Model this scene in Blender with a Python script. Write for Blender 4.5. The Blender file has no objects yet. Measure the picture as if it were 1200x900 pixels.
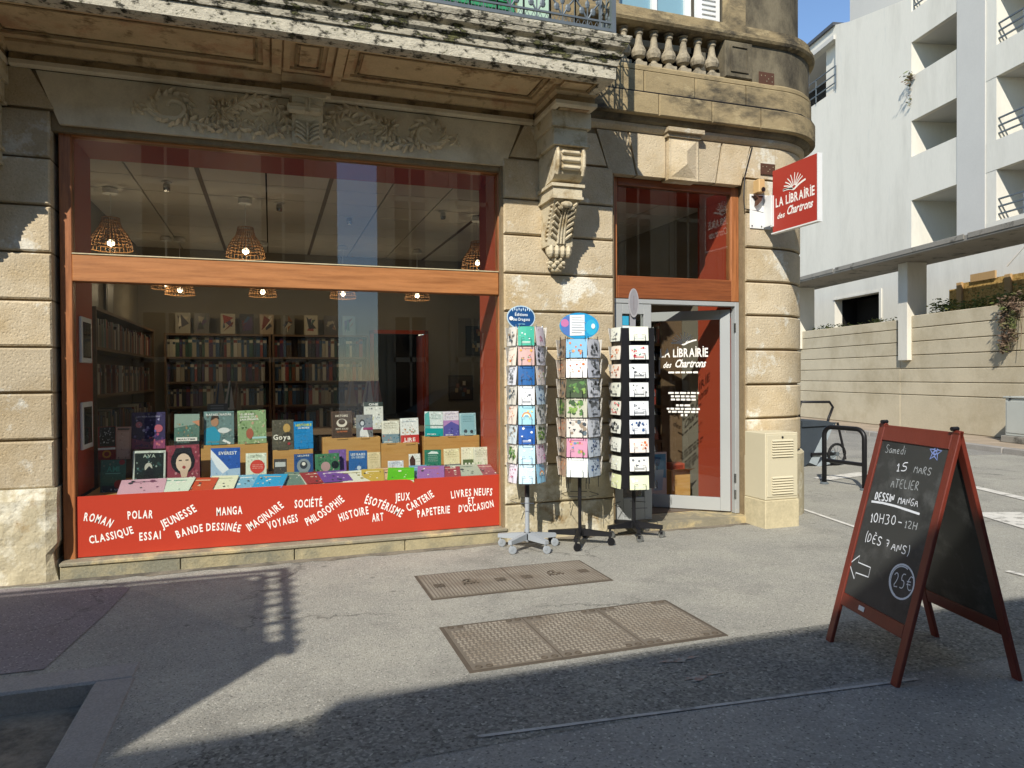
import bpy, math, random
from mathutils import Vector, Matrix
random.seed(7)
PI = math.pi
S = bpy.context.scene
COL = S.collection

# ------------------------------------------------------------------ camera
YAW, PITCH, ROLL, FPX = 0.328128624, 0.0110645871, -0.00621210927, 830.0
CAM = Vector((1.4449, -6.29005574, 1.55))
FW = Vector((math.sin(YAW)*math.cos(PITCH), math.cos(YAW)*math.cos(PITCH), -math.sin(PITCH)))
_r = Vector((math.cos(YAW), -math.sin(YAW), 0)); _u = _r.cross(FW)
RT = _r*math.cos(ROLL) + _u*math.sin(ROLL)
UPV = -_r*math.sin(ROLL) + _u*math.cos(ROLL)
cd = bpy.data.cameras.new('camera'); cam = bpy.data.objects.new('camera', cd); COL.objects.link(cam)
cd.sensor_fit = 'HORIZONTAL'; cd.sensor_width = 36.0; cd.lens = 36.0*FPX/1200.0
cd.clip_start = 0.05; cd.clip_end = 1500
cam.matrix_world = Matrix(((RT.x, UPV.x, -FW.x, CAM.x), (RT.y, UPV.y, -FW.y, CAM.y), (RT.z, UPV.z, -FW.z, CAM.z), (0, 0, 0, 1)))
S.camera = cam
S.render.resolution_x, S.render.resolution_y = 1024, 768

# ------------------------------------------------------------------ light
SUNV = Vector((-0.78, -1.0, 0.96)).normalized()          # towards the sun
w = bpy.data.worlds.new('World'); S.world = w; w.use_nodes = True
nt = w.node_tree; bg = nt.nodes['Background']
sky = nt.nodes.new('ShaderNodeTexSky'); sky.sky_type = 'NISHITA'; sky.sun_disc = False
sky.sun_elevation = math.asin(SUNV.z); sky.sun_rotation = math.atan2(SUNV.x, SUNV.y)
sky.air_density = 1.0; sky.dust_density = 0.0; sky.ozone_density = 3.5
nt.links.new(sky.outputs[0], bg.inputs[0]); bg.inputs[1].default_value = 0.13
sl = bpy.data.lights.new('sun', 'SUN'); sl.energy = 4.0; sl.angle = math.radians(0.42); sl.color = (1.0, 0.94, 0.85)
so = bpy.data.objects.new('sun', sl); COL.objects.link(so)
so.rotation_euler = SUNV.to_track_quat('Z', 'Y').to_euler(); so.location = (-8, -10, 12)
vs = S.view_settings; vs.view_transform = 'Standard'; vs.look = 'None'; vs.exposure = 0.5; vs.gamma = 1.0
S.render.engine = 'CYCLES'; S.cycles.max_bounces = 12; S.cycles.diffuse_bounces = 7; S.cycles.glossy_bounces = 5; S.cycles.transparent_max_bounces = 16

# ------------------------------------------------------------------ measuring helpers (points of the place seen on known planes)
def ray(px, py): return FW + RT*((px-600)/FPX) + UPV*((450-py)/FPX)
def at(px, py, ax, val):
    d = ray(px, py); k = (val-CAM[ax])/d[ax]; return CAM + d*k
def F(px, py, y=-0.1): return at(px, py, 1, y)
GZ = 0.02
def G(px, py, z=GZ): return at(px, py, 2, z)

def srgb(h):
    if isinstance(h, tuple): return h
    h = h.lstrip('#'); o = []
    for i in (0, 2, 4):
        c = int(h[i:i+2], 16)/255
        o.append(c/12.92 if c <= 0.04045 else ((c+0.055)/1.055)**2.4)
    return tuple(o)

# ------------------------------------------------------------------ materials
MATS = {}
def mat(name, base, rough=0.7, var=0.0, scale=6.0, fine=0.0, bump=0.0, bscale=80.0, metal=0.0, spec=0.3,
        second=None, smin=0.5, smax=0.65, sscale=1.5, stretch=None, objrand=0.0, attr=False, coat=0.0, pits=0.0, third=None, tmin=0.6, tmax=0.7, tscale=5.0, agg=0, aggv=.2):
    m = bpy.data.materials.new(name); m.use_nodes = True; MATS[name] = m
    N, L = m.node_tree.nodes, m.node_tree.links; b = N['Principled BSDF']
    b.inputs['Roughness'].default_value = rough; b.inputs['Metallic'].default_value = metal
    b.inputs['Specular IOR Level'].default_value = spec
    if coat: b.inputs['Coat Weight'].default_value = coat
    base = srgb(base)
    geo = N.new('ShaderNodeNewGeometry'); mp = N.new('ShaderNodeMapping')
    L.new(geo.outputs['Position'], mp.inputs[0])
    if stretch: mp.inputs['Scale'].default_value = stretch
    def noise(sc, det=5, rough_=0.6):
        n = N.new('ShaderNodeTexNoise'); n.inputs['Scale'].default_value = sc; n.inputs['Detail'].default_value = det
        n.inputs['Roughness'].default_value = rough_; L.new(mp.outputs[0], n.inputs['Vector']); return n
    if attr:
        a = N.new('ShaderNodeVertexColor'); a.layer_name = 'Col'; cur = a.outputs['Color']
    else:
        rgb = N.new('ShaderNodeRGB'); rgb.outputs[0].default_value = (*base, 1); cur = rgb.outputs[0]
    def mixc(fac, a_, col2, blend='MIX'):
        x = N.new('ShaderNodeMix'); x.data_type = 'RGBA'; x.blend_type = blend
        if isinstance(fac, float): x.inputs[0].default_value = fac
        else: L.new(fac, x.inputs[0])
        L.new(a_, x.inputs[6])
        if isinstance(col2, tuple): x.inputs[7].default_value = (*col2, 1)
        else: L.new(col2, x.inputs[7])
        return x.outputs[2]
    def ramp(src, lo, hi, a=0.0, b_=1.0):
        r = N.new('ShaderNodeMapRange'); r.inputs['From Min'].default_value = lo; r.inputs['From Max'].default_value = hi
        r.inputs['To Min'].default_value = a; r.inputs['To Max'].default_value = b_
        L.new(src, r.inputs['Value']); return r.outputs[0]
    def mul(src):
        nonlocal cur
        h = N.new('ShaderNodeHueSaturation'); L.new(cur, h.inputs['Color']); L.new(src, h.inputs['Value']); cur = h.outputs[0]
    if second is not None:
        cur = mixc(ramp(noise(sscale, 8, 0.68).outputs['Fac'], smin, smax), cur, srgb(second))
    if third is not None:
        cur = mixc(ramp(noise(tscale, 8, 0.7).outputs['Fac'], tmin, tmax), cur, srgb(third))
    if agg:      # pale and dark aggregate chips, wandering hairline cracks, dark spots
        v1 = N.new('ShaderNodeTexVoronoi'); v1.inputs['Scale'].default_value = agg; L.new(mp.outputs[0], v1.inputs['Vector'])
        sp = N.new('ShaderNodeSeparateColor'); L.new(v1.outputs['Color'], sp.inputs[0])
        mul(ramp(sp.outputs[0], 0, 1, 1-aggv, 1+aggv)); cur = mixc(ramp(sp.outputs[1], .955, .965, 0, .55), cur, srgb('#c9c5b8')); cur = mixc(ramp(sp.outputs[2], .94, .95, 0, .6), cur, srgb('#45433f'))
        nd = noise(2.2, 6, .7); am = N.new('ShaderNodeVectorMath'); am.operation = 'MULTIPLY_ADD'; L.new(nd.outputs['Color'], am.inputs[0]); am.inputs[1].default_value = (.55,.55,.0); L.new(mp.outputs[0], am.inputs[2])
        v2 = N.new('ShaderNodeTexVoronoi'); v2.feature = 'DISTANCE_TO_EDGE'; v2.inputs['Scale'].default_value = .38; L.new(am.outputs[0], v2.inputs['Vector'])
        gate = ramp(noise(.8, 2).outputs['Fac'], .5, .56); ck = ramp(v2.outputs['Distance'], .0012, .004, .55, 0); m5 = N.new('ShaderNodeMath'); m5.operation = 'MULTIPLY'; L.new(ck, m5.inputs[0]); L.new(gate, m5.inputs[1]); cur = mixc(m5.outputs[0], cur, srgb('#4a4843'))
        v3 = N.new('ShaderNodeTexVoronoi'); v3.inputs['Scale'].default_value = 3.1; L.new(mp.outputs[0], v3.inputs['Vector']); s3 = N.new('ShaderNodeSeparateColor'); L.new(v3.outputs['Color'], s3.inputs[0])
        d3 = ramp(v3.outputs['Distance'], .05, .085, .5, 0); g3 = ramp(s3.outputs[0], .62, .63); m6 = N.new('ShaderNodeMath'); m6.operation = 'MULTIPLY'; L.new(d3, m6.inputs[0]); L.new(g3, m6.inputs[1]); cur = mixc(m6.outputs[0], cur, srgb('#55524c'))
    if var: mul(ramp(noise(scale).outputs['Fac'], 0.25, 0.75, 1-var, 1+var))
    if fine: mul(ramp(noise(bscale, 3).outputs['Fac'], 0.25, 0.75, 1-fine, 1+fine))
    if objrand:
        oi = N.new('ShaderNodeObjectInfo'); mul(ramp(oi.outputs['Random'], 0, 1, 1-objrand, 1+objrand))
    L.new(cur, b.inputs['Base Color'])
    if bump:
        bn = N.new('ShaderNodeBump'); bn.inputs['Strength'].default_value = bump; bn.inputs['Distance'].default_value = 0.012
        n = noise(bscale*0.7, 6, 0.7); src = n.outputs['Fac']
        if pits:
            v = N.new('ShaderNodeTexVoronoi'); v.inputs['Scale'].default_value = bscale*0.45; L.new(mp.outputs[0], v.inputs['Vector'])
            p = ramp(v.outputs['Distance'], 0.0, 0.35, 1-pits, 1.0)
            mm = N.new('ShaderNodeMath'); mm.operation = 'MULTIPLY'; L.new(src, mm.inputs[0]); L.new(p, mm.inputs[1]); src = mm.outputs[0]
        L.new(src, bn.inputs['Height']); L.new(bn.outputs[0], b.inputs['Normal'])
    return m

M_stone = mat('limestone', '#c0b194', 0.9, 0.11, 3.5, 0.12, 0.7, 70, second='#ad9872', smin=0.46, smax=0.72, sscale=1.6, objrand=0.15, pits=0.8, third='#d2ccba', tmin=0.58, tmax=0.64, tscale=2.3)
M_stone_b = mat('rendered_base_stone', '#b9ae90', 0.9, 0.12, 5, 0.10, 0.8, 45, second='#93794f', smin=0.56, smax=0.68, sscale=3.0, objrand=0.04, pits=0.6, third='#d5cfb9', tmin=0.5, tmax=0.62, tscale=4.2)
M_mortar = mat('mortar', '#87765a', 0.95, 0.2, 9, 0.1, 0.5, 60)
M_lintel = mat('carved_limestone', '#dccfb2', 0.9, 0.10, 4, 0.06, 0.4, 70, second='#c2b292', smin=0.48, smax=0.7, sscale=2.6, objrand=0.03)
M_carve = mat('pale_carved_stone', '#c9bda0', 0.88, 0.08, 8, 0.06, 0.5, 90, second='#9c8863', smin=0.5, smax=0.66, sscale=6, objrand=0.04)
M_soffit = mat('soffit_stone', '#c9b188', 0.92, 0.12, 5, 0.07, 0.4, 60, second='#8b7350', smin=0.54, smax=0.64, sscale=4.5, third='#bd9873', tmin=0.52, tmax=0.62, tscale=1.7, objrand=0.04)
M_soffd = mat('stained_moulding_stone', '#98835f', 0.92, 0.2, 6, 0.1, 0.4, 60, second='#5a4a36', smin=0.5, smax=0.66, sscale=5)
M_lichen = mat('lichen_stone', '#b9b19b', 0.95, 0.22, 14, 0.16, 1.0, 60, second='#1e1d19', smin=0.475, smax=0.555, sscale=12.0, stretch=(0.8, 1, 1.9), third='#6b6a45', tmin=0.56, tmax=0.62, tscale=12.0)
M_lichen2 = mat('white_worn_stone', '#c4bca6', 0.95, 0.18, 14, 0.14, 1.0, 60, second='#3a382e', smin=0.52, smax=0.61, sscale=15.0, stretch=(0.8, 1, 1.3), third='#5d5c43', tmin=0.58, tmax=0.63, tscale=24.0)
M_aged = mat('aged_limestone', '#9d8c69', 0.92, 0.14, 5, 0.1, 0.5, 70, second='#4c463a', smin=0.44, smax=0.64, sscale=2.6, stretch=(0.8, 0.8, 1.6), objrand=0.05, third='#b3a27c', tmin=0.56, tmax=0.68, tscale=3.2)
M_bal = mat('baluster_stone', '#a2977f', 0.92, 0.12, 6, 0.1, 0.5, 70, second='#6f6757', smin=0.5, smax=0.66, sscale=7)
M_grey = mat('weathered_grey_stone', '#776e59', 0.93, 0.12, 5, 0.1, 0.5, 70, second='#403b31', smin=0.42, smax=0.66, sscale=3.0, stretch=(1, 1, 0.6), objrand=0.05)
M_wood = mat('varnished_wood', '#b27746', 0.42, 0.16, 3, 0.08, 0.15, 60, second='#955e32', smin=0.44, smax=0.68, sscale=3.2, stretch=(0.6, 3, 9), spec=0.45)
M_woodv = mat('varnished_wood_upright', '#a96c40', 0.42, 0.16, 3, 0.08, 0.15, 60, second='#6e4124', smin=0.44, smax=0.68, sscale=3.2, stretch=(9, 3, 0.6), spec=0.45)
M_wood2 = mat('dark_varnished_wood', '#8a4f2c', 0.42, 0.16, 3, 0.08, 0.15, 60, second='#6b3a20', smin=0.44, smax=0.68, sscale=3.2, stretch=(0.6, 3, 9), spec=0.45)
M_red = mat('red_film', '#b33c28', 0.4, 0.03, 1.5, 0.015, 0.0, 50, spec=0.4)
M_redin = mat('red_painted_reveal', '#a8442a', 0.6, 0.05, 1.2, 0.02, 0.0, 50)
M_whiteL = mat('white_lettering', '#f0ede4', 0.5, 0.02, 6)
M_sill = mat('sill_stone', '#8f8873', 0.93, 0.2, 6, 0.12, 0.7, 60, second='#b6a57c', smin=0.5, smax=0.62, sscale=3)
M_plinth = mat('plinth_stone', '#a89d7c', 0.93, 0.16, 5, 0.12, 0.7, 60, second='#7c7a69', smin=0.45, smax=0.62, sscale=2.4)
M_asph = mat('pavement_asphalt', '#98968c', 0.92, 0.05, 0.9, 0.10, 0.8, 130, second='#a9a699', smin=0.42, smax=0.72, sscale=1.1, third='#86847b', tmin=0.52, tmax=0.68, tscale=0.9, agg=120, aggv=.14)
M_asph2 = mat('coarse_asphalt', '#86857d', 0.95, 0.08, 1.2, 0.2, 1.3, 90, second='#98968a', smin=0.45, smax=0.7, sscale=2.1, agg=75, aggv=.34)
M_asph3 = mat('purple_asphalt', '#888080', 0.93, 0.06, 1.5, 0.07, 0.6, 130, second='#7c7372', smin=0.45, smax=0.7, sscale=1.4, agg=130, aggv=.08)
M_road = mat('road_asphalt', '#8b8982', 0.93, 0.07, 1.4, 0.12, 0.8, 90, second='#9a978e', smin=0.45, smax=0.7, sscale=0.7, agg=100, aggv=.16)
M_dirt = mat('gutter_dirt', '#8b8272', 0.95, 0.2, 3, 0.2, 1.0, 40, second='#5c564c', smin=0.45, smax=0.6, sscale=3)
M_kerb = mat('granite_kerb', '#96928b', 0.9, 0.1, 5, 0.2, 0.6, 90, objrand=0.05)
M_white = mat('road_paint', '#cfccc2', 0.85, 0.12, 8, 0.12, 0.4, 70, second='#96938a', smin=0.53, smax=0.62, sscale=9)
M_iron = mat('cast_iron_cover', '#8f887b', 0.75, 0.15, 5, 0.12, 0.3, 90, metal=0.1, second='#776b5c', smin=0.45, smax=0.7, sscale=3)
M_irond = mat('cover_gap', '#574e43', 0.95, 0.2, 9)
M_ironp = mat('cover_recess', '#6f675b', 0.85, 0.15, 7)
M_rail = mat('painted_iron', '#666e72', 0.5, 0.1, 9, metal=0.3)
M_green = mat('green_shutter', '#2f8a5c', 0.6, 0.06, 3)
M_wht = mat('white_paint', '#dfe0dc', 0.6, 0.04, 3)
M_render = mat('white_render', '#d6d2c4', 0.85, 0.04, 0.5, 0.03, 0.15, 20, second='#c7c3b5', smin=0.48, smax=0.72, sscale=0.9, stretch=(1.2,1.2,0.25), third='#c9c8bd', tmin=0.6, tmax=0.75, tscale=2.2)
M_render2 = mat('grey_render', '#c0beb6', 0.85, 0.05, 0.7, 0.03, 0.1, 20)
M_conc = mat('board_concrete', '#bfb49a', 0.9, 0.07, 1.2, 0.06, 0.3, 30, second='#ada186', smin=0.45, smax=0.65, sscale=0.9, objrand=0.05)
M_conc2 = mat('beam_concrete', '#8c887e', 0.9, 0.1, 1.5, 0.08, 0.3, 30, second='#55524a', smin=0.56, smax=0.66, sscale=2.5)
M_osb = mat('chipboard', '#bd9b5c', 0.8, 0.12, 9, 0.25, 0.3, 28, second='#8a6a34', smin=0.5, smax=0.6, sscale=12)
M_timber = mat('raw_timber', '#b39468', 0.7, 0.1, 4, 0.06, 0.1, 40, stretch=(8, 8, 1))
M_door = mat('grey_metal_paint', '#a2a5a3', 0.4, 0.04, 3, metal=0.0, spec=0.5)
M_chrome = mat('polished_steel', '#b9bcbe', 0.25, metal=1.0)
M_black = mat('black_metal', '#17171a', 0.45, spec=0.4)
M_rubber = mat('black_rubber', '#1b1b1c', 0.8)
M_grey2 = mat('grey_wheel_plastic', '#9aa0a4', 0.5)
M_cab = mat('beige_cabinet', '#c9c0a3', 0.55, 0.03, 3, 0.02)
M_cab2 = mat('beige_cabinet_base', '#c2b694', 0.75, 0.12, 12, 0.1, 0.6, 40)
M_gcab = mat('pale_grey_cabinet', '#b5b8b0', 0.5, 0.04, 3)
M_brick = mat('pavement_brick', '#a2937f', 0.9, 0.1, 4, 0.1, 0.4, 40, objrand=0.1)
M_sign = mat('sign_red', '#a8392d', 0.45, 0.02, 2)
M_board = mat('chalkboard', '#3a3c3a', 0.5, 0.10, 3.5, 0.03, second='#555755', smin=0.5, smax=0.68, sscale=5, third='#2f3130', tmin=.55, tmax=.65, tscale=3)
M_boardw = mat('red_stained_wood', '#6e2f22', 0.4, 0.12, 3, 0.05, 0.1, 50, second='#5e2519', smin=0.45, smax=0.7, sscale=3, stretch=(3, 3, 1), spec=0.5)
M_chalk = mat('chalk', '#d9dde0', 0.9, 0.1, 40)
M_chalkf = mat('faint_chalk', '#a3a8a8', 0.9, 0.15, 40)
M_chalkb = mat('blue_chalk', '#7d8fc4', 0.9, 0.15, 40)
M_print = mat('printed_paper', '#ffffff', 0.45, 0.03, 30, attr=True, spec=0.35)
M_pages = mat('book_pages', '#d9d2c0', 0.8, 0.08, 60)
M_shelf = mat('shelf_wood', '#6b5540', 0.6, 0.1, 3, stretch=(1, 1, 6))
M_ply = mat('light_wood_stand', '#c79a5b', 0.55, 0.08, 3, 0.05, second='#b3854a', smin=0.45, smax=0.7, sscale=3, stretch=(1, 3, 8))
M_wall = mat('interior_plaster', '#7d7668', 0.85, 0.03, 1)
M_ceil = mat('ceiling_tile', '#dcd8cd', 0.9, 0.03, 2, 0.05, 0.1, 60, objrand=0.02)
M_floor = mat('shop_floor', '#5f5144', 0.5, 0.1, 2, stretch=(1, 6, 1))
M_wick = mat('wicker', '#8a6540', 0.7, 0.2, 12)
M_cloth = mat('grey_hood_fabric', '#96a0a4', 0.7, 0.1, 6, 0.05, 0.2, 40)
M_clothd = mat('dark_navy_fabric', '#3a4249', 0.75, 0.1, 6)
M_plaque = mat('rusty_plaque', '#54382a', 0.7, 0.15, 20)
M_spot = mat('beige_lamp_housing', '#c9a874', 0.5)
M_leaf = mat('weed_leaves', '#5f6b33', 0.7, 0.3, 5, objrand=0.1, second='#7c7a3c', smin=0.45, smax=0.6, sscale=6)
M_leafd = mat('dry_leaves', '#6d5a4a', 0.8, 0.3, 6, second='#5f6b3a', smin=0.5, smax=0.62, sscale=4)
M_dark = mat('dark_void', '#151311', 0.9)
M_bback = mat('street_facade_stone', '#d6cbb0', 0.9, 0.1, 1.5, 0.05, second='#c0b292', smin=0.45, smax=0.7, sscale=1)
M_carp = mat('dark_car_paint', '#1d2733', 0.25, spec=0.5, coat=0.6)
M_roof = mat('clay_roof', '#8d6a52', 0.85, 0.15, 4)
M_slate = mat('zinc_edge', '#4b4e52', 0.6)

def glass(name, tint=(0.93, 0.95, 0.94), ior=1.5, rough=0.0, boost=1.0):
    m = bpy.data.materials.new(name); m.use_nodes = True
    N, L = m.node_tree.nodes, m.node_tree.links; N.clear()
    o = N.new('ShaderNodeOutputMaterial'); mx = N.new('ShaderNodeMixShader'); t = N.new('ShaderNodeBsdfTransparent')
    g = N.new('ShaderNodeBsdfGlossy'); fr = N.new('ShaderNodeLayerWeight'); fr.inputs[0].default_value = .5; pw = N.new('ShaderNodeMath'); pw.operation = 'POWER'; ml = N.new('ShaderNodeMath'); ml.operation = 'MULTIPLY_ADD'
    t.inputs[0].default_value = (*tint, 1); g.inputs['Roughness'].default_value = rough; pw.inputs[1].default_value = 4.5
    ml.inputs[1].default_value = .95; ml.inputs[2].default_value = .04*boost; ml.use_clamp = True
    L.new(fr.outputs['Facing'], pw.inputs[0]); L.new(pw.outputs[0], ml.inputs[0]); L.new(ml.outputs[0], mx.inputs[0]); L.new(t.outputs[0], mx.inputs[1]); L.new(g.outputs[0], mx.inputs[2]); L.new(mx.outputs[0], o.inputs[0])
    return m
M_glass = glass('window_glass', boost=1.5)
M_glass2 = glass('door_glass', boost=1.0)
M_gdark = mat('far_window_glass', '#1b2126', 0.06, spec=0.6)
M_gblue = mat('upper_window_glass', '#7fa2ad', 0.08, spec=0.7)
def emis(name, col, s):
    m = bpy.data.materials.new(name); m.use_nodes = True; b = m.node_tree.nodes['Principled BSDF']
    b.inputs['Emission Color'].default_value = (*col, 1); b.inputs['Emission Strength'].default_value = s; return m
M_bulb = emis('lit_bulb', (1.0, 0.80, 0.52), 4.0)

# ------------------------------------------------------------------ mesh builder
WLOC = {}
class MB:
    def __init__(s): s.v = []; s.f = []; s.c = []
    def add(s, vs_, fs, col=None):
        o = len(s.v); s.v += [tuple(p) for p in vs_]; s.f += [tuple(i+o for i in f) for f in fs]; s.c += [col]*len(fs); return s
    def box(s, x0, x1, y0, y1, z0, z1, col=None):
        return s.add([(x0,y0,z0),(x1,y0,z0),(x1,y1,z0),(x0,y1,z0),(x0,y0,z1),(x1,y0,z1),(x1,y1,z1),(x0,y1,z1)],
                     [(0,3,2,1),(4,5,6,7),(0,1,5,4),(1,2,6,5),(2,3,7,6),(3,0,4,7)], col)
    def cham(s, x0, x1, y0, y1, z0, z1, b, jit=0.0):      # block whose front (-y) edges are chamfered
        r = lambda: random.uniform(-jit, jit)
        A = [(x0+r(),y1,z0),(x1,y1,z0),(x1,y1,z1),(x0,y1,z1)]
        B = [(x0,y0+b,z0),(x1,y0+b,z0),(x1,y0+b,z1),(x0,y0+b,z1)]
        C_ = [(x0+b+r(),y0+r(),z0+b+r()),(x1-b+r(),y0+r(),z0+b+r()),(x1-b+r(),y0+r(),z1-b+r()),(x0+b+r(),y0+r(),z1-b+r())]
        fs = [(3,2,1,0)] + [(i,(i+1)%4,4+(i+1)%4,4+i) for i in range(4)] + [(4+i,4+(i+1)%4,8+(i+1)%4,8+i) for i in range(4)] + [(8,9,10,11)]
        return s.add(A+B+C_, fs)
    def bbox(s, x0, x1, y0, y1, z0, z1, b=0.004, col=None):   # box with all edges bevelled
        cx, cy, cz = (x0+x1)/2, (y0+y1)/2, (z0+z1)/2; hx, hy, hz = (x1-x0)/2, (y1-y0)/2, (z1-z0)/2
        b = min(b, hx*.9, hy*.9, hz*.9); V = []; idx = {}
        for sx in (-1,1):
            for sy in (-1,1):
                for sz in (-1,1):
                    for k in range(3):
                        d = [hx, hy, hz]; 
                        for j in range(3):
                            if j != k: d[j] -= b
                        idx[(sx,sy,sz,k)] = len(V); V.append((cx+sx*d[0], cy+sy*d[1], cz+sz*d[2]))
        fs = []
        for k in range(3):
            for sg in (-1,1):
                a, c = [(1,2),(2,0),(0,1)][k]; q = []
                for (p, r) in ((-1,-1),(1,-1),(1,1),(-1,1)):
                    t = [0,0,0]; t[k] = sg; t[a] = p; t[c] = r; q.append(idx[(*t, k)])
                fs.append(tuple(q if sg > 0 else q[::-1]))
        for k in range(3):
            a, c = (k+1)%3, (k+2)%3
            for p in (-1,1):
                for r in (-1,1):
                    q = []
                    for sg, kk in ((-1,a),(1,a),(1,c),(-1,c)):
                        t = [0,0,0]; t[k] = sg; t[a] = p; t[c] = r; q.append(idx[(*t, kk)])
                    fs.append(tuple(q if p*r > 0 else q[::-1]))
        for sx in (-1,1):
            for sy in (-1,1):
                for sz in (-1,1):
                    q = [idx[(sx,sy,sz,k)] for k in range(3)]; fs.append(tuple(q if sx*sy*sz > 0 else q[::-1]))
        return s.add(V, fs, col)
    def prism(s, pts, a, b, ax='z', col=None):             # polygon (2D, CCW) extruded along an axis from a to b
        n = len(pts)
        def P(p, h): return {'z': (p[0], p[1], h), 'y': (p[0], h, p[1]), 'x': (h, p[0], p[1])}[ax]
        V = [P(p, a) for p in pts] + [P(p, b) for p in pts]
        fs = [tuple(range(n))[::-1], tuple(range(n, 2*n))] + [(i, (i+1)%n, n+(i+1)%n, n+i) for i in range(n)]
        return s.add(V, fs, col)
    def tube(s, path, r, n=6, caps=True, col=None, closed=False):
        path = [Vector(p) for p in path]; m = len(path); V = []; fs = []
        ref = Vector((0,0,1))
        for i, p in enumerate(path):
            if closed: t = path[(i+1) % m]-path[i-1]
            else: t = path[min(i+1, m-1)]-path[max(i-1, 0)]
            if t.length < 1e-9: t = Vector((0,0,1))
            t.normalize()
            if abs(t.dot(ref)) > 0.95: ref = Vector((1,0,0)) if abs(t.x) < 0.9 else Vector((0,1,0))
            a = t.cross(ref).normalized(); b = t.cross(a)
            rr = r[i] if isinstance(r, (list, tuple)) else r
            V += [tuple(p + (a*math.cos(2*PI*k/n) + b*math.sin(2*PI*k/n))*rr) for k in range(n)]
        for i in range(m if closed else m-1):
            j = (i+1) % m
            fs += [(i*n+k, j*n+k, j*n+(k+1)%n, i*n+(k+1)%n) for k in range(n)]
        if caps and not closed: fs += [tuple(range(n)), tuple(range((m-1)*n, m*n))[::-1]]
        return s.add(V, fs, col)
    def lathe(s, prof, c=(0,0,0), n=12, col=None, ax='z'):
        V = []; fs = []
        for (r, h) in prof:
            for k in range(n):
                a = 2*PI*k/n; x, y = r*math.cos(a), r*math.sin(a)
                V.append({'z': (c[0]+x, c[1]+y, c[2]+h), 'y': (c[0]+x, c[1]+h, c[2]+y), 'x': (c[0]+h, c[1]+x, c[2]+y)}[ax])
        for i in range(len(prof)-1): fs += [(i*n+k, i*n+(k+1)%n, (i+1)*n+(k+1)%n, (i+1)*n+k) for k in range(n)]
        fs += [tuple(range(n))[::-1], tuple(range((len(prof)-1)*n, len(prof)*n))]
        return s.add(V, fs, col)
    def ball(s, c, rx, ry=None, rz=None, n=8, m=6, col=None, rot=None):
        ry = ry or rx; rz = rz or rx; V = []; fs = []
        for i in range(m+1):
            t = PI*i/m
            for k in range(n):
                a = 2*PI*k/n; p = Vector((rx*math.sin(t)*math.cos(a), ry*math.sin(t)*math.sin(a), rz*math.cos(t)))
                if rot is not None: p = rot @ p
                V.append((c[0]+p.x, c[1]+p.y, c[2]+p.z))
        for i in range(m): fs += [(i*n+k, (i+1)*n+k, (i+1)*n+(k+1)%n, i*n+(k+1)%n) for k in range(n)]
        return s.add(V, fs, col)
    def leafm(s, c, ang, L, W, T, sx=1):           # pointed carved leaf with a sharp midrib, lying in a facade plane
        d = (math.cos(ang)*sx, math.sin(ang)); n = (-d[1], d[0])
        def P(u, v, t): return (c[0]+d[0]*u+n[0]*v, c[1]-t, c[2]+d[1]*u+n[1]*v)
        V = [P(-L/2,0,0),P(-L*.15,W/2,0),P(L*.05,W*.28,T*.35),P(L*.2,W*.42,0),P(L/2,0,T*.2),P(L*.2,-W*.42,0),P(L*.05,-W*.28,T*.35),P(-L*.15,-W/2,0),P(-L*.25,0,T),P(L*.15,0,T*.9)]
        return s.add(V, [(0,1,8),(1,2,9,8),(2,3,9),(3,4,9),(4,5,9),(5,6,9),(6,7,8,9),(7,0,8)])
    def sweep(s, prof, path, col=None, closed=True):       # profile (outward offset, z) along a plan path, outward = right of travel
        m = len(path); k = len(prof); V = []; fs = []
        for i in range(m):
            p = Vector(path[i]); ns = []
            for a, b in ((i-1, i), (i, i+1)):
                if 0 <= a and b < m:
                    d = Vector(path[b])-Vector(path[a]); d.normalize(); ns.append(Vector((d.y, -d.x)))
            nn = ns[0] if len(ns) == 1 else (ns[0]+ns[1])/(1+ns[0].dot(ns[1]))
            V += [(p.x+nn.x*o, p.y+nn.y*o, z) for (o, z) in prof]
        for i in range(m-1):
            for j in range(k if closed else k-1):
                j2 = (j+1) % k; fs.append((i*k+j, i*k+j2, (i+1)*k+j2, (i+1)*k+j))
        if closed: fs += [tuple(range(k))[::-1], tuple(range((m-1)*k, m*k))]
        return s.add(V, fs, col)
    def xf(s, M):
        s.v = [tuple(M @ Vector(p)) for p in s.v]; return s
    def build(s, name, m, parent=None, local=False, smooth=False, label=None, kind=None):
        me = bpy.data.meshes.new(name); V = s.v
        if parent is not None and not local:
            L = WLOC.get(parent.name, (0,0,0))
            V = [(p[0]-L[0], p[1]-L[1], p[2]-L[2]) for p in V]
        me.from_pydata(V, [], s.f); me.materials.append(m)
        if any(c is not None for c in s.c):
            ca = me.color_attributes.new('Col', 'FLOAT_COLOR', 'CORNER'); i = 0; d = []
            for f, c in zip(s.f, s.c):
                c = srgb(c) if c is not None else (.8,.8,.8)
                for _ in f: d += [c[0], c[1], c[2], 1.0]
            ca.data.foreach_set('color', d)
        if smooth: me.polygons.foreach_set('use_smooth', [True]*len(me.polygons))
        me.update()
        o = bpy.data.objects.new(name, me); COL.objects.link(o)
        if parent is not None: o.parent = parent; WLOC[o.name] = WLOC.get(parent.name, (0,0,0))
        if label: o['label'] = label
        if kind: o['kind'] = kind
        return o
def tag(o, label=None, cat=None, group=None, kind=None):
    if label: o['label'] = label
    if cat: o['category'] = cat
    if group: o['group'] = group
    if kind: o['kind'] = kind
    return o
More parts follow.
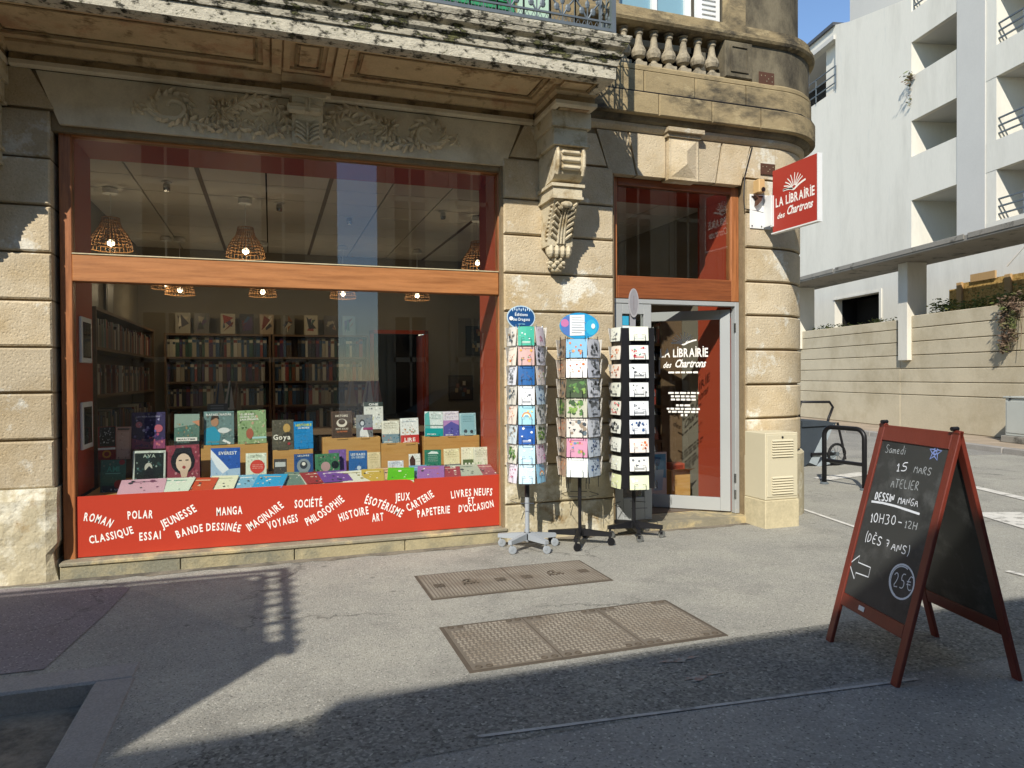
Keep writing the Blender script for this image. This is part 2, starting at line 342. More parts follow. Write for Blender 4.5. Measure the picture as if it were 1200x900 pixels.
def thing(name, label, cat, loc=(0,0,0), rz=0.0, group=None):
    o = bpy.data.objects.new(name, None); COL.objects.link(o); o.location = loc; o.rotation_euler = (0,0,rz)
    o.empty_display_size = 0.1; WLOC[o.name] = tuple(loc); return tag(o, label, cat, group)
def solo(name, mb, m, label, cat, origin=None, group=None, smooth=False):   # thing that is one mesh, its origin moved to its base
    if origin is None:
        xs, ys, zs = zip(*mb.v); origin = ((min(xs)+max(xs))/2, (min(ys)+max(ys))/2, min(zs))
    mb.v = [(p[0]-origin[0], p[1]-origin[1], p[2]-origin[2]) for p in mb.v]
    o = mb.build(name, m, smooth=smooth); o.location = origin; return tag(o, label, cat, group)

# ------------------------------------------------------------------ lettering
GL = {}
def load_glyphs():
    chars = sorted(set("ABCDEFGHIJKLMNOPQRSTUVWXYZÉÈabcdefghijklmnopqrstuvwxyzé'&.,-@0123456789€*"))
    dg = bpy.context.evaluated_depsgraph_get
    for bold in (0.0, 0.024):
        obs = []
        for ch in chars:
            cu = bpy.data.curves.new('t', 'FONT'); cu.body = ch; cu.size = 1; cu.offset = bold; cu.resolution_u = 2
            o = bpy.data.objects.new('t', cu); COL.objects.link(o); obs.append((ch, o, cu))
        bpy.context.view_layer.update(); D = dg()
        for ch, o, cu in obs:
            me = bpy.data.meshes.new_from_object(o.evaluated_get(D))
            V = [(v.co.x, v.co.y) for v in me.vertices]; fs = [tuple(p.vertices) for p in me.polygons]
            xs = [v[0] for v in V] or [0, .3]; GL[(ch, bold)] = (V, fs, min(xs), max(xs))
            bpy.data.meshes.remove(me)
        for ch, o, cu in obs: bpy.data.objects.remove(o); bpy.data.curves.remove(cu)
    H = [v[1] for v in GL[('H', 0.0)][0]]; return max(H)
CAPH = load_glyphs()
def text_w(s, sx, bold=True, gap=0.09):
    b = 0.024 if bold else 0.0; t = 0
    for ch in s: t += (0.32 if ch == ' ' else (GL[(ch, b)][3]-GL[(ch, b)][2])+gap)
    return (t-gap)*sx/CAPH
def put_text(mb, s, O, ex, ez, h, sx=0.62, bold=True, col=None, align='l', width=None, shear=0.0, gap=0.09, dots=False):
    b = 0.024 if bold else 0.0; W = text_w(s, sx, bold, gap)*h
    if width: sx *= width/W; W = width
    ex = Vector(ex); ez = Vector(ez); O = Vector(O); x = {'l': 0, 'c': -W/2, 'r': -W}[align]
    for ch in s:
        if ch == ' ': x += 0.32*sx*h/CAPH; continue
        V, fs, a, c = GL[(ch, b)]; k = h/CAPH
        mb.add([tuple(O + ex*(x+(vx-a)*sx*k+vy*k*shear) + ez*(vy*k)) for vx, vy in V], fs, col)
        if dots and ch == 'I':
            q = (c-a)*sx*k/2; cx = x+q; r = h*.075
            mb.add([tuple(O+ex*(cx+r*math.cos(t)*1.0)+ez*(h*1.17+r*math.sin(t))) for t in [2*PI*i/8 for i in range(8)]], [tuple(range(8))], col)
        x += (c-a+gap)*sx*k
    return W
def ribbon(mb, pts, O, ex, ez, wd, col=None):
    P = [Vector((p[0], p[1])) for p in pts]; V = []
    for i, p in enumerate(P):
        t = P[min(i+1, len(P)-1)]-P[max(i-1, 0)]
        if t.length == 0: t = Vector((1,0))
        t.normalize(); n = Vector((-t.y, t.x))*wd/2
        for q in (p+n, p-n): V.append(tuple(Vector(O)+Vector(ex)*q.x+Vector(ez)*q.y))
    mb.add(V, [(2*i, 2*i+1, 2*i+3, 2*i+2) for i in range(len(P)-1)], col)
def open_book(mb, O, ex, ez, s, col=None):                 # the fan of pages: leaves rising from a spine, heavy lower cover
    for a, r0, r1, wd in ((172,.10,1.0,.10),(158,.18,.98,.075),(143,.20,.98,.07),(127,.2,.98,.065),(108,.2,1.0,.06),(86,.2,1.02,.06),(68,.2,.98,.06),(52,.2,.96,.06),(38,.2,.96,.065)):
        t = math.radians(a)
        ribbon(mb, [(math.cos(t)*s*r, math.sin(t)*s*r*.95+(0.06*s*math.sin(PI*(r-r0)/(r1-r0)))) for r in (r0,(r0+r1)/2,r1)], O, ex, ez, wd*s, col)
    ribbon(mb, [(0.0,-.06*s),(.35*s,.12*s),(.7*s,.24*s),(1.0*s,.30*s)], O, ex, ez, .12*s, col)
    ribbon(mb, [(0.0,-.06*s),(-.35*s,.06*s),(-.7*s,.10*s),(-1.0*s,.10*s)], O, ex, ez, .12*s, col)
# ------------------------------------------------------------------ ground
def struct(name, mb, m, parent=None): return mb.build(name, m, parent, kind='structure' if parent is None else None)
mb = MB(); mb.add([(-300,-300,-.13),(300,-300,-.13),(300,300,-.13),(-300,300,-.13)], [(0,1,2,3)]); struct('ground', mb, M_road)
BX, BY = 0.60, -2.24            # inner corner of the parking bay
mb = MB()
for x0,x1,y0,y1 in ((-16,-.3,BY-.0,.6),(-.3,BX,BY,.6),(BX,46,-40,0.6),(6.9,46,.6,60),(-16,BX,-40,-6.2)):
    mb.box(x0,x1,y0,y1,-.129,GZ)
pave = struct('pavement', mb, M_asph)
mb = MB(); mb.box(-16,BX-.013,-6.19,BY-.013,-.128,-.085); struct('parking_bay', mb, M_dirt)
# coarse strip of patched asphalt nearest the street, purple patch at the left, wall-foot strip
def sheet(name, pts, z, m, n=1):
    mb = MB(); mb.add([(p[0],p[1],z) for p in pts], [tuple(range(len(pts)))]); return struct(name, mb, m)
g = lambda px, py: tuple(G(px,py)[:2])
a,b_,c_,d_ = g(330,897), g(545,838), g(700,802), g(1000,748)
sheet('coarse_asphalt_strip', [(.80,-3.35),(1.5,-3.0),(2.2,-2.88),(3.2,-2.84),(4.4,-2.82),(5.6,-2.86),(7.2,-2.9),(7.2,-3.55),(5.0,-3.55),(3.2,-3.5),(2.0,-3.5),(.8,-3.9)][::-1], GZ+.004, M_asph2)
sheet('near_asphalt_strip', [(2.0,-3.5),(3.2,-3.5),(5.0,-3.55),(7.2,-3.55),(9,-3.6),(9,-14),(.62,-14),(.62,-3.9),(.8,-3.9)][::-1], GZ+.003, M_road)
sheet('purple_asphalt_patch', [(-16,-.22),(-.3,-.24),(.46,-.50),(.42,-1.05),(.30,-1.98),(-16,-1.98)][::-1], GZ+.004, M_asph3)
# kerb stones round the bay: top granite strip and the one turning towards the street
kb = tag(bpy.data.objects.new('bay_kerb', None), kind='structure'); COL.objects.link(kb)
def kerb(x0,x1,y0,y1):
    m_ = MB(); m_.bbox(x0,x1,y0,y1,-.124,GZ+.006,.012); m_.build('kerb_stone', M_kerb, kb)
x = BX+.17
while x > -6:
    kerb(max(x-1.0,-7)+.006, x, BY-.012, BY+.20); x -= 1.0
y = BY-.006
while y > -6:
    kerb(BX-.012, BX+.18, y-.98, y); y -= .985
# thin white line on the near strip
def line(name, p, q, wd, m=M_white, z=GZ+.008):
    p, q = Vector(p[:2]), Vector(q[:2]); d = (q-p).normalized(); n = Vector((-d.y,d.x))*wd/2
    return sheet(name, [tuple(p-n),tuple(q-n),tuple(q+n),tuple(p+n)], z, m)
line('painted_line', g(560,865), g(1075,797), .022, mat('worn_white_line', '#aeaca5', .9, .15, 10, second='#8b8983', smin=.5, smax=.64, sscale=9))
for (p, q, wd) in (((905,585),(1010,621),.05),((1120,566),(1230,592),.16),((1166,601),(1260,628),.55),((1180,670),(1260,690),.06),((962,562),(1016,555),.28)):
    line('painted_line', g(*p), g(*q), wd)
# pinkish paint scrapes, irregular blots
M_scrape = mat('paint_scrape', '#a07e70', .92, .25, 25, .2, second='#98968c', smin=.42, smax=.5, sscale=22)
rs = random.Random(5)
for (px,py,n_,sx_,sy_) in ((795,776,5,.11,.035),(826,795,5,.12,.03)):
    c_ = G(px,py)
    for k in range(n_):
        cx_, cy_ = c_.x+rs.uniform(-.09,.09), c_.y+rs.uniform(-.02,.02); m_ = MB(); n2 = 14
        m_.add([(cx_+sx_*rs.uniform(.35,1)*.5*math.cos(2*PI*i/n2), cy_+sy_*rs.uniform(.35,1)*.6*math.sin(2*PI*i/n2), GZ+.0075+.0006*k) for i in range(n2)], [tuple(range(n2))]); struct('paint_scrape', m_, M_scrape)
# faint chalky scuffs
M_scuff = mat('pale_scuff', '#9fa79a', .92, .1, 5, second='#908c83', smin=.42, smax=.52, sscale=10)

rs = random.Random(9); top_ = []; x = -1.6
while x < 6.2:
    top_.append((x, -.16-rs.uniform(.01,.075)-(.03 if x > 4.55 else 0))); x += rs.uniform(.05,.16)
m_ = MB(); n_ = len(top_); m_.add([(a[0],a[1],GZ+.0025) for a in top_]+[(a[0],-.05,GZ+.0025) for a in top_],[(i,i+1,n_+i+1,n_+i) for i in range(n_-1)]); struct('wall_foot_dirt', m_, M_dirt)
# ------------------------------------------------------------------ manhole covers
def cover_plain(mb, x0, x1, y0, y1, z): mb.box(x0,x1,y0,y1,z-.02,z)
t = thing('manhole_cover', 'large cast iron telecom cover of three studded plates set in the pavement', 'manhole cover', (3.18,-2.43,GZ))
m_ = MB(); m_.box(2.40,3.97,-2.78,-2.08,GZ-.02,GZ+.004); m_.build('frame', M_irond, t)
for i in range(3):
    x0 = 2.425+i*.51; x1 = x0+.50; m_ = MB(); m_.box(x0,x1,-2.755,-2.105,GZ,GZ+.007)
    pl = m_.build('plate', M_ironp, t)
    m_ = MB(); k = 0
    nx, ny = 15, 19
    for a_ in range(nx):
        for b2 in range(ny):
            cx = x0+.03+(x1-x0-.06)*a_/(nx-1); cy = -2.735+(.61)*b2/(ny-1)
            if (a_ < 3 or a_ > nx-4) and (b2 < 2 or b2 > ny-3): continue
            l, w_ = (.013,.005) if (a_+b2)%2 else (.005,.013)
            m_.add([(cx-l,cy-w_,GZ+.007),(cx+l,cy-w_,GZ+.007),(cx+l,cy+w_,GZ+.007),(cx-l,cy+w_,GZ+.007),(cx-l*.8,cy-w_*.8,GZ+.0115),(cx+l*.8,cy-w_*.8,GZ+.0115),(cx+l*.8,cy+w_*.8,GZ+.0115),(cx-l*.8,cy+w_*.8,GZ+.0115)],[(4,5,6,7),(0,1,5,4),(1,2,6,5),(2,3,7,6),(3,0,4,7)])
    m_.build('stud', M_iron, pl, kind='stuff', local=False)
    for cx in (x0+.065, x1-.065):
        for cy in (-2.735, -2.125):
            m_ = MB()
            for dx in (-.03, .03): m_.tube([(cx+dx+.018*math.cos(q), cy+.014*math.sin(q), GZ+.009) for q in [2*PI*j/10 for j in range(10)]], .004, 4, closed=True)
            m_.build('lifting_slot', M_irond, pl)
t = thing('manhole_cover', 'smaller ribbed iron telecom cover of two plates nearest the card racks', 'manhole cover', (3.15,-1.23,GZ))
m_ = MB(); m_.box(2.47,3.85,-1.545,-.925,GZ-.02,GZ+.004); m_.build('frame', M_irond, t)
for i in range(2):
    x0 = 2.49+i*.675; x1 = x0+.665; m_ = MB(); m_.box(x0,x1,-1.525,-.945,GZ,GZ+.007); pl = m_.build('plate', M_ironp, t)
    m_ = MB(); n = 26
    for k in range(n):
        x = x0+.012+(x1-x0-.024)*k/(n-1); m_.box(x-.006,x+.006,-1.51,-.96,GZ+.006,GZ+.011)
    m_.build('rib', M_iron, pl, kind='stuff')
    for cx in (x0+.1, x1-.1):
        m_ = MB(); m_.box(cx-.04,cx+.04,-1.30,-1.22,GZ+.011,GZ+.0125)
        for dx in (-.018,.018): m_.tube([(cx+dx+.014*math.cos(q), -1.26+.022*math.sin(q), GZ+.013) for q in [2*PI*j/10 for j in range(10)]], .004, 4, closed=True)
        m_.build('lifting_slot', M_irond, pl)
    cx = (x0+x1)/2; m_ = MB()
    m_.tube([(cx+.05*math.cos(q), -1.235+.05*math.sin(q), GZ+.013) for q in [PI*.4+1.6*PI*j/12 for j in range(13)]], .006, 4)
    m_.tube([(cx-.06,-1.30,GZ+.013),(cx,-1.22,GZ+.013),(cx+.06,-1.29,GZ+.013)], .006, 4); m_.build('emblem', M_irond, pl)

# ------------------------------------------------------------------ THE BOOKSHOP BUILDING
B = thing('bookshop_building', 'old limestone corner building with red bookshop front, iron balcony and stone balustrade', 'building', (3,0,0))
RC, TC = 0.60, 6.50; E2 = Vector((0.1975, 0.9803)); N2 = Vector((0.9803,-0.1975)); ARC = math.atan2(E2.y, E2.x)   # corner radius, start, street 2 direction
def corner_path(x0, n=12, side=9.0):
    P = [(x0,0.0)]
    for i in range(n+1):
        a = -PI/2 + ARC*i/n; P.append((TC+RC*math.cos(a), RC+RC*math.sin(a)))
    e = Vector(P[-1])+E2*side; P.append(tuple(e)); return P
# core walls (mortar behind the blocks)
m_ = MB()
m_.box(-6,-.12,-.072,.5,0,4.0); m_.box(3.465,4.62,-.072,.5,0,4.0); m_.box(-.12,3.465,-.05,.5,3.44,4.0); m_.box(4.62,6.12,-.05,.5,3.52,4.0)
m_.box(-6,6.5,-.05,.5,4.0,4.35)
m_.build('wall_core', M_mortar, B)
m_ = MB(); m_.sweep([(.068,0),(.068,4.4),(-.45,4.4),(-.45,0)], corner_path(6.12)); m_.build('wall_core', M_mortar, B)
YF = -.10
LJ = [4.0,3.577,3.214,2.856,2.503,2.143,1.791,1.446,1.09,.72]
def block(x0,x1,z0,z1,m=M_stone,y0=YF,b=.012,gap=.008,name='stone_block',jit=.002):
    q = MB(); q.cham(x0,x1,y0+random.uniform(-.003,.003),.2,z0+gap,z1-gap,b,jit); return q.build(name, m, B)
for i in range(len(LJ)-1):
    z1, z0 = LJ[i], LJ[i+1]
    if i == 0:
        q = MB(); q.prism([(-6,z0+.012),(-.085,z0+.012),(-.235,3.87),(-6,3.87)], YF, .2, 'y'); q.build('stone_block', M_stone, B)
    else:
        xj = -1.35 if i % 2 else -1.9
        block(xj+.006,-.118,z0,z1); block(-3.2,xj-.006,z0,z1)
# rough rendered base at far left
q = MB()
pts = [(-3,.0),(-.11,.0)]
V = []; nx, nz = 22, 9
for j in range(nz+1):
    for i in range(nx+1):
        x = -1.6+1.50*i/nx; z = -.02+.745*j/nz
        y = -.135+random.uniform(-.006,.006)+(.02 if j == nz else 0) + (.03 if i == nx else 0)
        if i == nx and j < 4: x += random.uniform(-.03,.02)
        V.append((x,y,z))
o_ = len(V)
fs = [(j*(nx+1)+i, j*(nx+1)+i+1, (j+1)*(nx+1)+i+1, (j+1)*(nx+1)+i) for j in range(nz) for i in range(nx)]
V2 = [(v[0],.2,v[2]) for v in V]
fs += [(nz*(nx+1)+i, nz*(nx+1)+i+1, o_+nz*(nx+1)+i+1, o_+nz*(nx+1)+i) for i in range(nx)]
fs += [(j*(nx+1)+nx, o_+j*(nx+1)+nx, o_+(j+1)*(nx+1)+nx, (j+1)*(nx+1)+nx) for j in range(nz)]
q.add(V+V2, fs); q.build('base_block', M_stone_b, B)
q = MB(); q.box(-6,-1.61,-.13,.2,0,.72); q.build('base_block', M_stone_b, B)
# pier between window and door
MJ = [3.89,3.562,3.187,2.857,2.501,2.149,1.801,1.446,1.09,.72,.36,-.02]
for i in range(len(MJ)-1):
    z1, z0 = MJ[i], MJ[i+1]
    if i == 0:
        q = MB(); q.prism([(3.545,z0+.012),(4.53,z0+.012),(4.42,3.87),(3.69,3.87)], YF, .2, 'y'); q.build('stone_block', M_stone, B)
    else: block(3.485,4.60,z0,z1,M_stone if i < 9 else M_stone_b)
# corner pier courses, curved round the corner
PJ = [3.59,3.24,2.875,2.52,2.169,1.81,1.445,1.09,.72]
def curved(z0,z1,off,m,x0=6.14,side=2.4,bev=.012,name='stone_block'):
    pr = [(off-bev,z0),(off,z0+bev),(off,z1-bev),(off-bev,z1),(-.1,z1),(-.1,z0)]
    q = MB(); q.sweep(pr, corner_path(x0,16,side)); return q.build(name, m, B)
for i in range(len(PJ)-1): curved(PJ[i+1]+.010, PJ[i]-.010, .10+random.uniform(-.004,.004), M_stone)
curved(0,.71,.135,M_stone_b,6.13,6,.02,'base_block')
for i in range(len(PJ)-1): pass
# carved lintel over the shop window (one long slab) and door lintel voussoirs
q = MB(); q.prism([(-.055,3.485),(3.505,3.485),(3.655,3.87),(-.205,3.87)], YF+.012, .2, 'y'); q.build('lintel_slab', M_lintel, B)
def vous(p, y=YF, m=M_stone, name='voussoir'):
    q = MB(); q.prism(p, y, .2, 'y'); return q.build(name, m, B)
z0, z1 = 3.51, 3.92
vous([(4.565,z0),(4.848,z0),(4.755,z1),(4.43,z1)], -.095)
vous([(4.868,z0),(5.175,z0),(5.175,z1),(4.775,z1)])
vous([(5.54,z0),(5.755,z0),(5.828,z1),(5.54,z1)])
vous([(5.777,z0),(6.065,z0),(6.18,z1),(5.85,z1)])
q = MB(); q.prism([(6.085,3.60),(6.495,3.60),(6.495,z1),(6.20,z1)], YF, .2, 'y'); q.build('voussoir', M_stone, B)
pr = [(.09,3.60),(.10,3.61),(.10,z1),(-.1,z1),(-.1,3.60)]
q = MB(); q.sweep(pr, corner_path(6.4999,14,2.4)); q.build('stone_block', M_stone, B)
# keystone with a raised diamond, and its cap
q = MB(); q.box(5.19,5.525,-.15,.1,3.49,3.90)
cx, cz = 5.36, 3.70; X0,X1,Z0,Z1 = 5.215,5.50,3.515,3.885
A_ = [(X0,-.15,Z0),(X1,-.15,Z0),(X1,-.15,Z1),(X0,-.15,Z1)]
rd = [(cx-.0,-.205,Z0+.12),(cx-.0,-.205,Z1-.12)]
q.add(A_+rd, [(0,1,4),(1,2,5,4),(2,3,5),(3,0,4,5)]); ks = q.build('keystone', M_stone, B)
q = MB(); q.box(5.165,5.545,-.17,.1,3.905,3.945); q.box(5.15,5.56,-.21,.1,3.945,3.985); q.build('keystone_cap', M_stone, B)

# entablature, balustrade base and rail that run round the corner
def band(name, prof, m, x0=4.2, side=8.0, label=None):
    q = MB(); q.sweep(prof, corner_path(x0,16,side)); return q.build(name, m, B, label=label)
band('string_moulding', [(.0,3.93),(.10,3.93),(.12,3.945),(.14,3.97),(.14,4.0),(.0,4.0)], M_stone)
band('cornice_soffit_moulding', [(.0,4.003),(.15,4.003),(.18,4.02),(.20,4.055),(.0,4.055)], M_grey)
# two fascias cut into blocks
def split_band(name, z0, z1, off, m, cuts):
    cp = corner_path(cuts[0],16,8.0); 
    for k in range(len(cuts)-1):
        if cuts[k+1] is None:
            q = MB(); q.sweep([(off-.01,z0),(off,z0+.01),(off,z1-.01),(off-.01,z1),(0,z1),(0,z0)], corner_path(cuts[k]+.004,16,8.0)); q.build(name, m, B)
        else:
            q = MB(); q.cham(cuts[k]+.003,cuts[k+1]-.003,-off,0,z0,z1,.01); q.build(name, m, B)
split_band('fascia_block', 4.058, 4.265, .255, M_aged, [4.2,5.02,5.62,6.2,None])
split_band('fascia_block', 4.277, 4.49, .215, M_aged, [4.2,4.88,5.45,6.05,None])
band('balustrade_base', [(.0,4.495),(.21,4.495),(.21,4.53),(.19,4.552),(.0,4.552)], M_aged)
band('balustrade_rail', [(-.06,4.925),(.20,4.925),(.235,4.945),(.25,4.97),(.25,5.0),(.21,5.015),(.21,5.09),(-.06,5.09)], M_aged)
nb = 8
for i in range(nb):
    cx = 4.535+.166*i; q = MB()
    q.box(cx-.06,cx+.06,-.185,-.075,4.554,4.588)
    pf = [(.045,.033),(.05,.045),(.03,.06),(.030,.075),(.062,.095),(.074,.13),(.068,.165),(.046,.20),(.036,.24),(.030,.29),(.032,.305),(.042,.315),(.042,.335),(.03,.345),(.05,.36)]
    q.lathe([(r,h) for r,h in pf], (cx,-.13,4.554), 12); q.build('baluster', M_bal, B, smooth=False)
    q = MB()
x0p = 5.80
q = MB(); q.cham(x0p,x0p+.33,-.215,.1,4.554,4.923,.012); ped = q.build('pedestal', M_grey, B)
q = MB()
for (a,b2,c,d) in ((x0p+.06,x0p+.27,4.55,4.565),(x0p+.06,x0p+.27,4.80,4.815),(x0p+.06,x0p+.075,4.565,4.80),(x0p+.255,x0p+.27,4.565,4.80)): q.box(a,b2,-.228,-.213,c+.06,d+.06)
q.build('panel_moulding', M_grey, ped)
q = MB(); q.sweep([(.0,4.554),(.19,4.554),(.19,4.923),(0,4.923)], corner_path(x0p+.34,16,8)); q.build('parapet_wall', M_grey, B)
q = MB(); q.box(4.2,5.8,-.02,.35,4.50,4.55); q.build('balcony_floor', M_aged, B)
# upper wall behind
q = MB(); q.box(-6,4.72,.0,.5,4.35,8.5); q.build('upper_wall', M_aged, B)
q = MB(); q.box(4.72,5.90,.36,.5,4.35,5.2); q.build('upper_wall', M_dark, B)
q = MB(); q.sweep([(.08,4.36),(.08,8.5),(-.45,8.5),(-.45,4.36)], corner_path(6.02,16,8)); q.build('upper_wall', M_grey, B)
for zz in (5.35,5.8,6.25):
    pass
for (xa,xb) in ((5.92,6.12),):
    q = MB(); q.box(xa,xb,-.115,.0,4.9,8.5); q.build('pilaster', M_aged, B)
# white french window on the upper floor of the corner bay
wn = MB(); wn.box(4.72,4.80,.12,.2,4.9,7); wn.box(5.16,5.22,.12,.2,4.9,7); wn.box(5.55,5.62,.12,.2,4.9,7); wn.box(4.72,5.62,.13,.19,4.9,5.0)
fw = wn.build('window_frame', M_wht, B)
q = MB(); q.box(4.74,5.6,.155,.165,4.95,7); q.build('window_pane', M_gblue, fw)
q = MB(); q.box(5.62,5.90,.02,.06,4.9,7)
sh = q.build('shutter', M_wht, B); 
for k in range(20):
    q = MB(); q.box(5.68,5.84,.005,.022,5.12+.05*k,5.145+.05*k); q.build('louvre', M_wht, sh)

# ------------------------------------------------------------------ balcony
BL_, BR_, BD = -.95, 4.17, 1.0
bal = MB()
bal.box(BL_+.08, BR_-.08, -BD+.09, .0, 4.035, 4.36)
BAL = bal.build('balcony', M_soffit, B)
bpath = [(BL_,.0),(BL_,-BD),(BR_,-BD),(BR_,.0)]
path2 = [(BL_+.1,.0),(BL_+.1,-BD+.1),(BR_-.1,-BD+.1),(BR_-.1,.0)]
q = MB(); q.sweep([(0,3.985),(.07,3.985),(.10,4.0),(.10,4.10),(0,4.10)], path2); q.build('fascia_moulding', M_lichen2, BAL)
q = MB(); q.sweep([(0,4.103),(.115,4.103),(.12,4.15),(.145,4.17),(.15,4.20),(0,4.20)], path2); q.build('fascia_moulding', M_lichen, BAL)
q = MB(); q.sweep([(0,4.203),(.12,4.203),(.13,4.225),(.17,4.24),(.18,4.275),(0,4.275)], path2); q.build('fascia_moulding', M_lichen, BAL)
q = MB(); q.sweep([(0,4.278),(.185,4.278),(.20,4.31),(.20,4.325),(0,4.365)], path2); q.build('deck_edge', M_lichen2, BAL)
q = MB(); q.sweep([(-.02,4.0),(.0,4.0),(.0,4.034),(-.02,4.034)], path2); q.build('drip_edge', M_soffd, BAL)
# soffit beams and panels (left long, centre square, right long)
zs = 4.033
def frame_rect(x0,x1,y0,y1,wd,za,zb):
    q = MB(); q.box(x0,x1,y0,y0+wd,za,zb); q.box(x0,x1,y1-wd,y1,za,zb); q.box(x0,x0+wd,y0+wd,y1-wd,za,zb); q.box(x1-wd,x1,y0+wd,y1-wd,za,zb); return q
for (x0,x1) in ((-.42,1.46),(1.56,1.93),(2.03,3.72)):
    frame_rect(x0,x1,-.87,-.30,.05,zs-.022,zs).build('soffit_moulding', M_soffit, BAL)
    frame_rect(x0+.085,x1-.085,-.79,-.38,.018,zs-.016,zs).build('soffit_moulding', M_soffd, BAL)
    q = MB(); q.box(x0+.12,x1-.12,-.76,-.41,zs-.012,zs); q.build('soffit_panel', M_soffit, BAL)
for x0 in (1.475,1.945):
    q = MB(); q.box(x0,x0+.07,-.895,-.28,zs-.045,zs); q.build('soffit_rib', M_soffit, BAL)
q = MB(); q.box(3.80,4.06,-.80,-.66,zs-.02,zs); q.build('soffit_panel', M_soffit, BAL)
# bed mouldings along the wall, breaking forward over the centre bracket
def bed(x0,x1,o):
    for (prof,m) in (([(0,3.872),(.03+o,3.872),(.05+o,3.885),(.05+o,3.915),(0,3.915)],M_lintel),([(0,3.918),(.035+o,3.918),(.035+o,3.965),(0,3.965)],M_soffd),([(0,3.968),(.06+o,3.968),(.10+o,3.99),(.12+o,4.01),(.12+o,4.033),(0,4.033)],M_soffit)):
        q = MB(); q.sweep(prof, [(x0,YF),(x1,YF)]); q.build('bed_moulding', m, BAL)
bed(-.36,1.55,0); bed(1.551,1.94,.05); bed(1.941,3.76,0)
# end returns beside the big consoles
for x0,x1 in ((3.76,4.17),(-.78,-.36)):
    for (prof,m) in (([(0,3.872),(.03,3.872),(.05,3.885),(.05,3.915),(0,3.915)],M_lintel),([(0,3.918),(.035,3.918),(.035,3.965),(0,3.965)],M_soffd),([(0,3.968),(.03,3.968),(.06,3.99),(.06,4.034),(0,4.034)],M_soffit)):
        q = MB(); q.sweep(prof, [(x0+.06,YF),(x0+.06,-.62),(x1-.06,-.62),(x1-.06,YF)]); q.build('bed_moulding', m, BAL)
for x0 in (3.84,-.70):
    q = MB(); q.box(x0,x0+.27,-.60,YF,3.873,4.03); q.build('bed_block', M_soffit, BAL)
# ironwork railing
YR = -.95
rl = MB(); rl.box(BL_+.05,BR_-.0,YR-.022,YR+.022,4.40,4.425); rl.box(BR_-.022,BR_+.022,YR,-.02,4.40,4.425)
rl.box(BL_+.05,BR_,YR-.008,YR+.008,4.475,4.49); rl.box(BL_+.05,BR_,YR-.025,YR+.025,5.36,5.39); rl.box(BL_+.05,BR_,YR-.008,YR+.008,5.28,5.295)
rl.box(BR_-.02,BR_+.02,YR-.02,YR+.02,4.36,5.4); rl.box(BR_-.008,BR_+.008,YR,-.02,4.475,4.49); rl.box(BR_-.02,BR_+.02,YR,-.02,5.36,5.39)
RAIL = rl.build('railing', M_rail, BAL)
def scroll_panel(x0, wd, y=YR):
    q = MB(); cx = x0+wd/2; r = .008
    for sx in (-1,1):
        for (oz,sz) in ((4.66,1),(5.1,-1)):
            sp = [(cx+sx*(.052+(.052-.0035*k)*math.cos(PI+.42*k)), y, oz+sz*(.052-.0035*k)*math.sin(.42*k)) for k in range(13)]; q.tube(sp, r, 5)
        q.tube([(cx+sx*.01,y,4.49),(cx+sx*.05,y,4.56),(cx+sx*.10,y,4.62),(cx+sx*.115,y,4.72),(cx+sx*.09,y,4.82),(cx+sx*.02,y,4.88),(cx+sx*.09,y,4.96),(cx+sx*.115,y,5.06),(cx+sx*.1,y,5.15),(cx+sx*.04,y,5.23),(cx,y,5.28)], r, 5)
        q.ball((cx+sx*.05,y,4.545),.026,.012,.034,6,4); q.ball((cx+sx*.09,y,4.63),.018,.01,.02,6,4); q.ball((cx+sx*.135,y,4.74),.016,.01,.035,6,4)
    q.tube([(cx,y,4.42),(cx,y,5.3)], .006, 5); q.ball((cx,y,4.6),.022,.012,.035,6,4); q.ball((cx,y,4.88),.03,.014,.03,6,4)
    for sx in (-1,1): q.tube([(x0 if sx < 0 else x0+wd, y, 4.42),(x0 if sx < 0 else x0+wd, y, 5.37)], .009, 5)
    for k in range(4): q.tube([(x0+wd*(k+.1)/4,y,4.425),(x0+wd*(k+.5)/4,y,4.475),(x0+wd*(k+.9)/4,y,4.425)], .004, 4)
    return q
p0 = None
np_ = 22; wd = (BR_-.12-(BL_+.1))/np_
for k in range(np_):
    if p0 is None: p0 = scroll_panel(0, wd).build('scroll_panel', M_rail, RAIL); me0 = p0.data; loc0 = WLOC[B.name]; p0.location.x = BL_+.1
    else:
        o = bpy.data.objects.new('scroll_panel', me0); COL.objects.link(o); o.parent = RAIL; o.location.x = BL_+.1+wd*k
q = scroll_panel(0, .2)
q.v = [(BR_+ (p[1]-YR), -.93+p[0]*1.0, p[2]) for p in q.v]; q.build('scroll_panel', M_rail, RAIL)
# openings behind the balcony: green shutters, white curtained window, blue pane
def upw(x0,x1,z0,z1,m,name,y0=-.03,y1=.02): 
    q = MB(); q.box(x0,x1,y0,y1,z0,z1); return q.build(name, m, B)
upw(.3,1.0,4.37,7,M_wht,'window_frame'); upw(.38,.92,4.45,6.9,M_gblue,'window_pane',-.045,-.03)
upw(1.75,2.05,4.37,7,M_gblue,'window_pane',-.045,-.01); upw(2.05,2.75,4.37,7,M_wht,'curtained_door')
s1 = upw(2.9,3.62,4.37,7,M_green,'green_shutter')
for k in range(36):
    q = MB(); q.box(2.96,3.56,-.045,-.028,4.45+.07*k,4.49+.07*k); q.build('slat', M_green, s1)
s2 = upw(3.66,3.98,4.37,7,mat('pale_green_paint','#a9c4ae',.6,.05,3),'pale_green_shutter')
